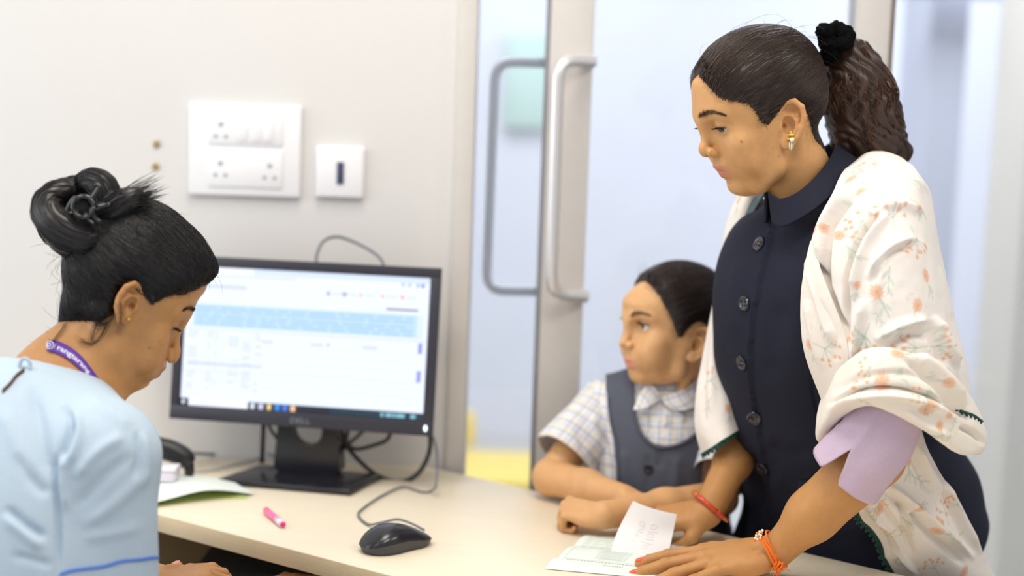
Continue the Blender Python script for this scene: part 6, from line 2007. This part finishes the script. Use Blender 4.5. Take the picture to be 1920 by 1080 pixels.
# ------------------------------------------------------------------ pale blue top
top_p = [cone(shRr + (-.012, .012, .004), shRl, .050, .052, k=.05), cone(NBr + (-.01, -.01, -.045), (shRr + shRl) / 2 + (0, 0, -.05), .075, .08, k=.06),
         cone(NBr + (.004, -.012, -.035), shRr + (0, .01, .006), .048, .046, k=.05), cone(NBr + (-.02, .0, -.035), shRl, .048, .046, k=.05),
         ell((-.585, 1.655, .80), (.185, .135, .25), k=.05, R=np.stack([rt, fd, UPZ], 1)), ell(hip + (0, .0, .04), (.185, .15, .16), k=.06, R=np.stack([rt, fd, UPZ], 1)),
         cone(shRr, elRr, .056, .058, k=.022), cone(shRl, elL, .055, .058, k=.022)]
top_in = [cone(NBr + (-.03, -.03, .12), NBr + (.01, .01, .012), .066, .062, k=.01)]
for q in top_in: q.op = -1
lo, hi = bounds(top_p, .012)


def shell_top(Fd, X, Y, Z):
    inner = Fd + .0055
    zc = .012 * np.sin(0 * X)
    cut = elRr[2] - .012 - Z                     # sleeve hem below the picture
    Fd = np.maximum(Fd, np.where((X > -.52) & (Y < 1.72), cut, -1))
    return np.maximum(Fd, -inner)


Ft, ax_ = field(top_p, lo, hi, .0028)
Xg, Yg, Zg = ax_[0][:, None, None], ax_[1][None, :, None], ax_[2][None, None, :]
Ft = np.maximum(Ft, -(Ft + .0062))
for q in top_in: Ft = np.maximum(Ft, -q.f(Xg, Yg, Zg))
Vt, Qt = nets(Ft, lo, .0028); Vt = smooth(Vt, Qt, 3); Nt = normals(Vt, Qt)
tf_ = [([(60, 720), (75, 790), (85, 850), (100, 900)], 16, -.010), ([(120, 760), (135, 790), (125, 830), (110, 870)], 9, -.012), ([(135, 770), (150, 800), (142, 840), (122, 880)], 10, .010), ([(105, 850), (103, 900), (110, 970), (112, 1080)], 7, -.013),
       ([(118, 850), (118, 900), (124, 960)], 8, .008), ([(255, 806), (262, 850), (250, 900)], 7, -.005), ([(268, 806), (276, 860), (266, 920)], 9, .005), ([(235, 815), (180, 850), (140, 900)], 14, .007), ([(250, 850), (190, 900), (135, 960)], 14, -.006),
       ([(280, 880), (220, 940), (150, 990)], 16, .006), ([(10, 950), (50, 985), (90, 1010)], 10, -.008), ([(5, 965), (45, 1000), (80, 1030)], 12, .007), ([(0, 760), (30, 830), (60, 900)], 20, .005), ([(30, 850), (60, 900), (92, 930)], 14, -.006), ([(150, 1010), (210, 1000), (270, 985)], 14, .004), ([(20, 1040), (60, 1050), (100, 1060)], 10, -.005),
       ([(160, 740), (210, 775), (250, 800)], 14, .004)]
Vt = folds(Vt, Nt, [(p_, w_ * .8, h_ * .7) for p_, w_, h_ in tf_])
Vt = Vt + Nt * (.0012 * vnoise(Vt * 24))[:, None]
topo = reparent(mobj('blouse', Vt, Qt, M_top, label='pale blue cotton blouse with blue sleeve piping'), recep)
Nt = normals(Vt, Qt)
pp_ = [pick(Vt, Nt, q) for q in [(113, 1077), (130, 1073), (160, 1067), (195, 1060), (230, 1053), (265, 1048), (290, 1046), (303, 1046)]]
o = tube_obj('piping', [p + n_ * .0008 for p, n_, i in pp_], .0017, M_pipe, None, 6, 60); o.parent = topo
# neckline binding, back slit with button loop
slit = [pick(Vt, Nt, q) for q in [(46, 692), (34, 704), (18, 720), (4, 734)]]
Gs = np.array([[p + n_ * .0012 + UPV * .004 * k_ for p, n_, i in slit] for k_ in (-1, 1)]); Gs = loft([Gs[0], Gs[1]], 20, 4); Ns = gnormal(Gs); Ns = Ns if (Ns * (CAM - Gs)).sum(-1).mean() > 0 else -Ns
o = cloth_obj('back_slit', Gs, Ns, .001, mat('slit_skin', lin(92, 56, 40), .7, noise=.05), recep); o.parent = topo
lp_, ln_, _ = pick(Vt, Nt, (46, 686))
o = tube_obj('button_loop', [lp_ + ln_ * .0035 + RGT * .0062 * math.cos(t) + UPV * .0082 * math.sin(t) for t in np.linspace(0, 6.283, 26)], .0022, M_top, None, 7); o.parent = topo

# ------------------------------------------------------------------ lanyard
lt = [(79, 640), (92, 636), (110, 640), (132, 651), (152, 667), (168, 686), (180, 702), (200, 730)]
lb = [(76, 655), (88, 656), (104, 661), (124, 671), (144, 686), (160, 703), (170, 716), (186, 742)]
NB2 = R_fr
bvn = bvh_of(Vh, Qh)


def on_neck(px, lift):
    r = ray(*px); h = bvn.ray_cast(Vector(CAM), Vector(unit(r)))
    if h[0] is None: return None
    return np.array(h[0]) - unit(r) * lift


tp, bt_ = [], []
for a, b in zip(lt[1:], lb[1:]):
    p = on_neck(a, .0015); q = on_neck(b, .003)
    if p is not None and q is not None: tp.append(p); bt_.append(q)
tp = [tp[0] + np.array([-.012, .030, .002])] + tp; bt_ = [bt_[0] + np.array([-.012, .030, .0])] + bt_
mid2 = [(a + b) / 2 - FWD * .0012 for a, b in zip(tp, bt_)]
GL = loft([tp, mid2, bt_], 90, 10); NL = gnormal(GL); NL = NL if (NL * (CAM - GL)).sum(-1).mean() > 0 else -NL
lan = reparent(cloth_obj('lanyard', GL, NL, .0012, M_purple, recep, label='purple lanyard with white lettering'), recep)


def on_strip(u, v): return on_sheet(GL, min(max(u, 0), 1), min(max(v, 0), 1)), on_sheet(NL, min(max(u, 0), 1), min(max(v, 0), 1))


Ls = np.concatenate([[0], np.cumsum(np.linalg.norm(np.diff(GL[5], axis=0), axis=1))])
ulen = lambda s_: np.interp(s_, Ls, np.linspace(0, 1, 90)); Wd = np.linalg.norm(GL[0, 40] - GL[-1, 40])
cols_px = proj(GL[5]); u_of = lambda px: np.interp(px, cols_px[:, 0], Ls)
tv, tf = text_mesh('rangtarang', 1.0, 0, 4, .018)
x0, x1 = tv[:, 0].min(), tv[:, 0].max(); s0, s1 = u_of(108), u_of(167)
out = []
for v in tv:
    s_ = s0 + (v[0] - x0) / (x1 - x0) * (s1 - s0); p, n_ = on_strip(ulen(s_), .52 - v[1] * .62); out.append(p + n_ * .0006)
o = mobj('lettering', np.array(out), tf, M_letter, smooth=False); o.parent = lan
s_c = u_of(92); e_pts = []
for rr in (.36, .16):
    pts_ = []
    for t in np.linspace(0, 6.283, 24):
        p, n_ = on_strip(ulen(s_c + Wd * rr * math.cos(t)), .5 + rr * math.sin(t)); pts_.append(p + n_ * .0006)
    e_pts.append(tube(pts_, .0006, 5))
p0, n0 = on_strip(ulen(u_of(103)), .3); p1, n1 = on_strip(ulen(u_of(102)), .72); e_pts.append(tube([p0 + n0 * .0006, p1 + n1 * .0006], .0004, 5))
V, Fl = join(e_pts); o = mobj('emblem', V, Fl, M_letter); o.parent = lan

# trousers and the stool she sits on
tr = []
tr.append(ell(hip, (.165, .13, .13), k=.05, R=np.stack([rt, fd, UPZ], 1)))
for s_ in (-1, 1):
    h_ = hip + rt * .09 * s_; kn = h_ + np.array([.27, .30, -.02]); an = kn + np.array([.03, .03, -.40])
    tr += [cone(h_, kn, .084, .066, k=.03), cone(kn, an, .064, .056, k=.02)]
lo, hi = bounds(tr); V, Q = solid(tr, lo, hi, .006, 2)
reparent(mobj('trousers', V, Q, M_trous), recep)
st_ = empty('office_stool', (hip[0], hip[1], 0), 'black office stool under the seated woman', 'stool')
V, Fl = lathe([(.17, .335), (.19, .35), (.19, .385), (.17, .398)], 36); reparent(mobj('seat', V + np.array([hip[0], hip[1], 0]), Fl, M_black), st_)
V, Fl = lathe([(.028, .05), (.028, .20), (.022, .21), (.022, .34)], 20); reparent(mobj('column', V + np.array([hip[0], hip[1], 0]), Fl, M_steel), st_)
for k in range(5):
    a_ = k * 2 * math.pi / 5; e_ = np.array([hip[0] + .23 * math.cos(a_), hip[1] + .23 * math.sin(a_), .035])
    reparent(tube_obj('leg', [np.array([hip[0], hip[1], .08]), e_ + (0, 0, .015), e_ - (0, 0, .033)], [.02, .016, .02], M_black, None, 10), st_)
# ------------------------------------------------------------------ the girl
M_skinG = skin_mat('skin_child', .5)
SKG = lin(218, 170, 120)
M_hairG = hair_mat('hair_child', None, .42)
M_pina = mat('slate_pinafore', lin(88, 92, 106), .85, noise=.10, scale=300, bump=.08, bscale=500, spec=.2)
M_check = mat('check_shirt', lin(235, 236, 240), .85, attr=True, bump=.06, bscale=600, spec=.2)
G_px = {'forehead': (1176, 566), 'glabella': (1177, 587), 'nasion': (1177, 606), 'bridge': (1170, 628), 'tip': (1161, 645), 'tipdn': (1165, 651), 'subn': (1174, 655),
        'uplip': (1172, 674), 'stom': (1177, 679), 'lowlip': (1174, 685), 'sulcus': (1182, 693), 'chin': (1184, 705), 'menton': (1196, 717), 'jaw': (1230, 718), 'eye': (1206, 610)}
G_trag = (1300, 648)
G_fr = fit_frame(head_frame(G_trag, 2.205, 204, 2, 0, .0090, -1), G_px, -1)
_e = G_fr.l(mid_point(G_fr, G_trag, -7.0))
G_wp = Warp(G_fr, G_px, -1)
NBg = P(1268, 752, 2.30)
G_par = dict(neck=(P(1272, 700, 2.285), NBg), neck_r=(4.2, 4.6), ear=(_e[1], _e[2]), ear_s=1.05, lid_up=.50, lid_dn=.42, lid_shift=.02, cheek=1.04)
G_hp = head_prims(G_fr, G_par)
lo, hi = bounds(G_hp); lo[2] = max(lo[2], NBg[2] - .03)
Vh, Qh = solid(G_hp, lo, hi, .0014)
HG = lin(44, 33, 30)
G_poly = [(1150, 500), (1186, 522), (1204, 522), (1222, 536), (1240, 560), (1254, 588), (1262, 606), (1270, 632), (1278, 634), (1286, 620), (1300, 606), (1318, 600), (1332, 615), (1338, 660), (1345, 700), (1430, 700), (1430, 430), (1150, 430)]
Ch = paint_head(Vh, G_fr, SKG, lin(212, 140, 122), G_par)
Vh = G_wp(Vh); Nh = normals(Vh, Qh)
Ch = paint_brow(Ch, Vh, Nh, [(1182, 594), (1192, 588), (1203, 587), (1218, 591)], 8, lin(130, 92, 66), .5)
_ql = G_fr.l(Vh); Ch = np.where((np.abs(_ql[:, 0]) < 6.4)[:, None], paint_roots(Ch, Vh, G_fr, -1, G_poly, HG, soft=12, seed=8), Ch)
# arms folded on the desk
wL = PZ(1132, 966, DZ + .034); eL = P(1352, 935, 2.17)
GLf = wrist_frame(wL, PZ(1062, 952, DZ + .036), np.array([-.1, -.5, 1.0]), .0072)
fist = {'index': (1, 72, 96, 60), 'middle': (0, 74, 98, 60), 'ring': (-1, 76, 98, 60), 'little': (-2, 78, 98, 60)}
pF, nlF, jF = hand(GLf, 1, fist, ((2.0, 1.8, -.6), (3.2, 4.6, -1.6), (2.6, 6.6, -2.6), (1.0, 7.8, -3.2), (.3, .6, -.4)))
pF += [ell((.2, 9.0, -2.1), (2.7, 1.5, 1.7), k=.5, fr=GLf)]
pF += [cone(wL, wL * .5 + eL * .5, .020, .026, k=.012), cone(wL * .5 + eL * .5, eL, .026, .028, k=.015)]
eR = PZ(1034, 894, DZ + .036); wR = PZ(1168, 932, DZ + .038)
GRf = wrist_frame(wR, PZ(1228, 944, DZ + .040), np.array([.1, -.4, 1.0]), .0062)
pG, nlG, jG = hand(GRf, -1, {'index': (2, 40, 60, 40), 'middle': (0, 44, 62, 40), 'ring': (-3, 46, 64, 40), 'little': (-6, 48, 64, 40)},
                   ((2.0, 1.8, -.6), (3.4, 4.0, -1.2), (3.8, 6.0, -1.6), (3.8, 7.8, -1.8), (.4, 0, .9)))
pG += [cone(wR, wR * .5 + eR * .5, .0195, .026, k=.012), cone(wR * .5 + eR * .5, eR, .026, .029, k=.015), ell(eR, .030, k=.01)]
lo, hi = bounds(pF); V1, Q1 = solid(pF, lo, hi, .0016)
lo, hi = bounds(pG); V2, Q2 = solid(pG, lo, hi, .0016)
rg_ = unit((-.966, .26, 0)); fg_ = unit((-.26, -.966, 0)); Rg = np.stack([rg_, fg_, UPZ], 1)
sR = np.array([.158, 2.318, .893]); sL = np.array([.368, 2.265, .890])
tors = [ell((.250, 2.285, .80), (.112, .078, .16), k=.04, R=Rg), cone(sR, sL, .034, .034, k=.04), cone(NBg + (0, 0, -.02), (.262, 2.29, .86), .042, .055, k=.04), ell((.262, 2.31, .62), (.115, .085, .14), k=.05, R=Rg)]
pT = tors + [cone(sR, eR, .031, .027, k=.02), cone(sL, eL, .031, .027, k=.02)]
for s_ in (-1, 1):
    h_ = np.array([.265, 2.33, .56]) + rg_ * .055 * s_; pT += [cone(h_, h_ + (0, .01, -.26), .060, .042, k=.03), cone(h_ + (0, .01, -.26), h_ + (0, .02, -.50), .042, .028, k=.02), cone(h_ + (0, .02, -.52), h_ + fg_ * .09 + (0, .02, -.53), .026, .02, k=.02)]
lo, hi = bounds(pT); V3, Q3 = solid([q for q in pT], lo, hi, .006)
Vg, Qg = merge([(Vh, Qh), (V1, Q1), (V2, Q2), (V3, Q3)])
SKa = np.array(SKG) * np.array([.95, .92, .9])
girl = mobj('person', Vg, Qg, M_skinG, col=np.vstack([Ch, paint_skin(V1, SKa, (jF,)), paint_skin(V2, SKa), paint_skin(V3, SKa)]),
            label='schoolgirl in a slate pinafore and check shirt with her arms folded on the desk', cat='person')
for s_ in (-1, 1):
    eyeball(G_fr, s_, (.05, 1, .02), girl, G_wp, iris=.62)
    lashes(G_fr, s_, G_wp, G_par['lid_up'], G_par['lid_dn'], G_par['lid_shift'], girl, M_lash)
V, Fl = brow_mesh(G_fr, Vh, Nh, [(1182, 594), (1192, 588), (1203, 587), (1218, 591)], 7, n=200, ln=.45)
reparent(mobj('eyebrow', V, Fl, mat('brow_soft', lin(120, 88, 66), .7, noise=.03)), girl)
tieG = mid_point(G_fr, (1352, 560))
thG = lambda q: .55 + .6 * np.clip((q[:, 2] - 4) / 6, 0, 1) + .3 * np.clip((-q[:, 1] - 2) / 6, 0, 1)
Vc, Qc, Cc = hair_cap(G_fr, G_hp, G_wp, -1, G_poly, tieG, thG, HG, groove=.0009, seed=5, ramp=20)
bv = bvh_of(Vc, Qc); ctrG = G_fr.w((0, -.8, 4)); rgg = np.random.default_rng(44)
ew = np.exp(-(np.clip(poly_sd(proj(Vc), G_poly), 0, None) / 14) ** 2) * (((Vc - ctrG) @ -G_fr.R[:, 0]) > 0) * 2.5 + .25
sel = rgg.choice(len(Vc), 1300, replace=False, p=ew / ew.sum())
Vs, Qs, Cs = strands(comb(bv, ctrG, Vc[sel], tieG, lift=.0010, seed=7), .00030, 14, np.array(HG) * 1.4, .4)
fl_ = []
for k in range(7):
    i = np.argmin(((proj(Vc) - (1196 + 3 * k, 512 - 2 * k)) ** 2).sum(1)); p = Vc[i]; L_ = .010 + .010 * rgg.random(); bend = rgg.normal() * .4
    fl_.append([p + (UPV * math.cos(bend * t + .3) - RGT * math.sin(bend * t + .6)) * L_ * t for t in np.linspace(0, 1, 14)])
Vf, Qf, Cf = strands(np.array(fl_), .00014, 14, np.array(HG) * 1.6, .3)
Vx, Qx = merge([(Vc, Qc), (Vs, Qs), (Vf, Qf)])
reparent(mobj('hair', Vx, Qx, M_hairG, col=np.vstack([Cc, Cs, Cf])), girl)
braid = [ell(mid_point(G_fr, (1350, 562)), .030, k=.01), cone(mid_point(G_fr, (1352, 570)), mid_point(G_fr, (1366, 660)), .024, .018, k=.01)]
lo, hi = bounds(braid); V, Q = solid(braid, lo, hi, .003, 2)
reparent(mobj('hair_knot', V, Q, M_hairG, col=np.array(HG)[None] * (1 + .3 * vnoise(V * 80)[:, None])), girl)


# check shirt
def check_col(u, v):
    """u, v in metres"""
    C = np.tile(np.array(lin(238, 239, 243)), (len(u), 1))
    def stripe(x, per, off, wd, col, a):
        nonlocal C
        d = np.abs((x / per + off) % 1 - .5) * per; m = np.clip(1.3 - d / wd, 0, 1)[:, None] * a; C = C * (1 - m) + np.array(lin(*col)) * m
    for x in (u, v):
        stripe(x, .018, .0, .0022, (148, 158, 190), .60); stripe(x, .018, .28, .0013, (226, 206, 140), .60); stripe(x, .018, .60, .0010, (150, 160, 190), .42)
    return C


def garment(prims, h, th, extra=None, it=2):
    lo, hi = bounds(prims, .012); Fd, ax_ = field(prims, lo, hi, h); X, Y, Z = ax_[0][:, None, None], ax_[1][None, :, None], ax_[2][None, None, :]
    Fd = np.maximum(Fd, -(Fd + th))
    if extra is not None: Fd = extra(Fd, X, Y, Z)
    V, Q = nets(Fd, lo, h); return smooth(V, Q, it), Q


def grow(pl, d):
    out = []
    for q in pl:
        n = Prim(); n.__dict__.update(q.__dict__); f0 = q.f; n.f = (lambda X, Y, Z, f0=f0: f0(X, Y, Z) - d); n.lo = q.lo - d; n.hi = q.hi + d; out.append(n)
    return out


def neck_cut(Fd, X, Y, Z):
    c = cone(NBg + (0, .02, .06), NBg + (-.006, -.02, .004), .045, .040); return np.maximum(Fd, -c.f(X, Y, Z))


V, Q = garment(grow(tors, .007), .0028, .005, neck_cut)
N = normals(V, Q); q = (V - np.array([.25, 2.28, .8])) @ Rg
V = folds(V, N, [([(1215, 770), (1222, 800), (1230, 830)], 5, -.004), ([(1245, 775), (1250, 800)], 6, .004), ([(1130, 810), (1138, 850), (1142, 900)], 6, -.005), ([(1265, 765), (1285, 790)], 6, .004)])
shirt = reparent(mobj('shirt', V, Q, M_check, col=check_col(q[:, 0], q[:, 2]), label='white shirt with a blue and yellow check'), girl)
# sleeves
for (a, b, nm) in ((sR, eR, 'r'), (sL, eL, 'l')):
    d = b - a; axd = unit(d); e1 = a + d * .74
    n_, nv_ = 90, 44
    side0 = unit(UPZ - axd * (UPZ @ axd)); side1 = np.cross(axd, side0); th_ = np.linspace(0, 2 * np.pi, n_, endpoint=False); V = []
    for k in range(nv_):
        t = k / (nv_ - 1); c = a - axd * .010 + (e1 - a + axd * .010) * t; r_s = .040 + .013 * t; V.append(c + np.outer(np.cos(th_), side0) * r_s * 1.08 + np.outer(np.sin(th_), side1) * r_s)
    V = np.vstack(V); Qs_ = grid_faces(n_, nv_, True); N = normals(V, Qs_)
    if (N * (V - (a + e1) / 2)).sum(1).mean() < 0: Qs_ = Qs_[:, ::-1]; N = -N
    uu_ = np.tile(th_ * .05, nv_); vv_ = np.repeat(np.linspace(0, np.linalg.norm(e1 - a), nv_), n_)
    V = V + N * (.0025 * vnoise(V * 40))[:, None]
    V = folds(V, N, [([(1080, 800), (1100, 850), (1120, 880)], 7, -.004), ([(1110, 770), (1120, 820), (1140, 860)], 7, .004)])
    o = mobj('sleeve', V, Qs_, M_check, col=check_col(uu_, vv_)); md = o.modifiers.new('thickness', 'SOLIDIFY'); md.thickness = .0016; md.offset = -1; o.parent = shirt
# collar flaps
for (rows, lab) in (([r_((1218, 716, 2.235), (1226, 724, 2.228), (1240, 742, 2.222)), r_((1202, 735, 2.222), (1214, 748, 2.214), (1232, 752, 2.214)), r_((1187, 768, 2.212), (1198, 768, 2.206), (1214, 762, 2.207))], 'l'),
                    ([r_((1240, 744, 2.222), (1275, 732, 2.225), (1312, 706, 2.255)), r_((1246, 756, 2.212), (1282, 750, 2.212), (1318, 728, 2.240)), r_((1262, 770, 2.208), (1290, 768, 2.206), (1322, 752, 2.230))], 'r')):
    Gc, Nc = cloth(rows, 40, 26, noise=.0006, seed=7)
    du = np.linalg.norm(np.diff(Gc, axis=1, prepend=Gc[:, :1]), axis=-1).cumsum(1).ravel(); dv = np.linalg.norm(np.diff(Gc, axis=0, prepend=Gc[:1]), axis=-1).cumsum(0).ravel()
    o = cloth_obj('collar_flap', Gc, Nc, .0022, M_check, girl, check_col(du, dv)); o.parent = shirt
# pinafore: torso shell with a U neck and cut-away arm holes, traced on the front
V, Q = garment(grow(tors, .013), .0026, .005, None, 3)
N = normals(V, Q)
# skirt part reaches down behind the desk
pj = proj(V)
U_neck = [(1190, 690), (1186, 735), (1190, 775), (1200, 806), (1222, 830), (1250, 835), (1282, 826), (1308, 806), (1330, 780), (1335, 690)]
armR = [(1000, 690), (1134, 700), (1136, 745), (1141, 790), (1150, 830), (1154, 880), (1156, 960), (1000, 960)]
armL = [(1500, 690), (1362, 700), (1345, 760), (1326, 830), (1318, 880), (1312, 960), (1500, 960)]
front = ((CAM - V) * N).sum(1) > -.02 * 1
sdn = poly_sd(pj, U_neck); sda = np.maximum(poly_sd(pj, armR), poly_sd(pj, armL))
up = V[:, 2] > .60
rem = ((sdn > 0) & (pj[:, 1] < 900)) | ((sda > 0) & up)
f = ~rem[Q].any(1); used = np.unique(Q[f]); mp = np.full(len(V), -1); mp[used] = np.arange(len(used))
V2 = V[used]; Q2 = mp[Q[f]]
ed = np.sort(np.concatenate([Q2[:, [i, (i + 1) % 4]] for i in range(4)]), 1); ue, cn = np.unique(ed, axis=0, return_counts=True); be = ue[cn == 1]
for _ in range(14):
    S_ = np.zeros_like(V2); c_ = np.zeros(len(V2)); np.add.at(S_, be[:, 0], V2[be[:, 1]]); np.add.at(S_, be[:, 1], V2[be[:, 0]]); np.add.at(c_, be.ravel(), 1)
    k_ = c_ > 1; V2[k_] = .5 * V2[k_] + .5 * S_[k_] / c_[k_][:, None]
# snap the ragged border onto the traced line
N2 = normals(V2, Q2)
V2 = folds(V2, N2, [([(1215, 850), (1214, 890), (1216, 930)], 8, -.0025), ([(1170, 840), (1172, 880), (1175, 930)], 9, .003), ([(1270, 850), (1268, 890), (1264, 930)], 10, .003), ([(1240, 842), (1235, 880)], 8, -.002)])
pin = reparent(mobj('pinafore', V2, Q2, M_pina, label='slate grey buttoned pinafore'), girl)
N2 = normals(V2, Q2)


def border(px_list, r):
    pts = [pick(V2, N2, q_)[0] - FWD * .0008 for q_ in px_list]; o = tube_obj('piping', pts, r, M_pina, None, 7, 60); o.parent = pin


border([(1184, 725), (1187, 770), (1199, 810), (1222, 834), (1250, 839), (1282, 830), (1310, 810)], .0030)
border([(1137, 745), (1143, 790), (1152, 830), (1156, 880), (1158, 925)], .0026)
for (bx, by) in ((1215, 880), (1217, 928)):
    p, n_, i = pick(V2, N2, (bx, by)); n_ = unit(n_); u_ = unit(np.cross(n_, (0, 0, 1))); v_ = np.cross(u_, n_)
    Vb_, Fb_ = lathe([(.0080, 0), (.0084, .0014), (.0078, .0026), (.0066, .0026), (.0054, .0019), (.0008, .0018)], 20, frame(p + n_ * .0004, u_, v_, n_)); o = mobj('button', Vb_, Fb_, M_btn); o.parent = pin
# skirt of the pinafore down to the knee, behind the desk
ring = []
for (z_, a_, b_) in ((.70, .120, .092), (.62, .128, .098), (.50, .150, .115), (.36, .170, .135)):
    t_ = np.linspace(0, 2 * np.pi, 72, endpoint=False); pl = 1 + .03 * np.cos(t_ * 12) * (1 if z_ < .65 else 0)
    ring.append(np.array([.258, 2.315, z_]) + np.outer(np.cos(t_) * a_ * pl, rg_) + np.outer(np.sin(t_) * b_ * pl, fg_))
V = np.vstack(ring); Qk = grid_faces(72, 4, True)
o = mobj('skirt', V, Qk, M_pina); md = o.modifiers.new('thickness', 'SOLIDIFY'); md.thickness = .002; o.parent = pin
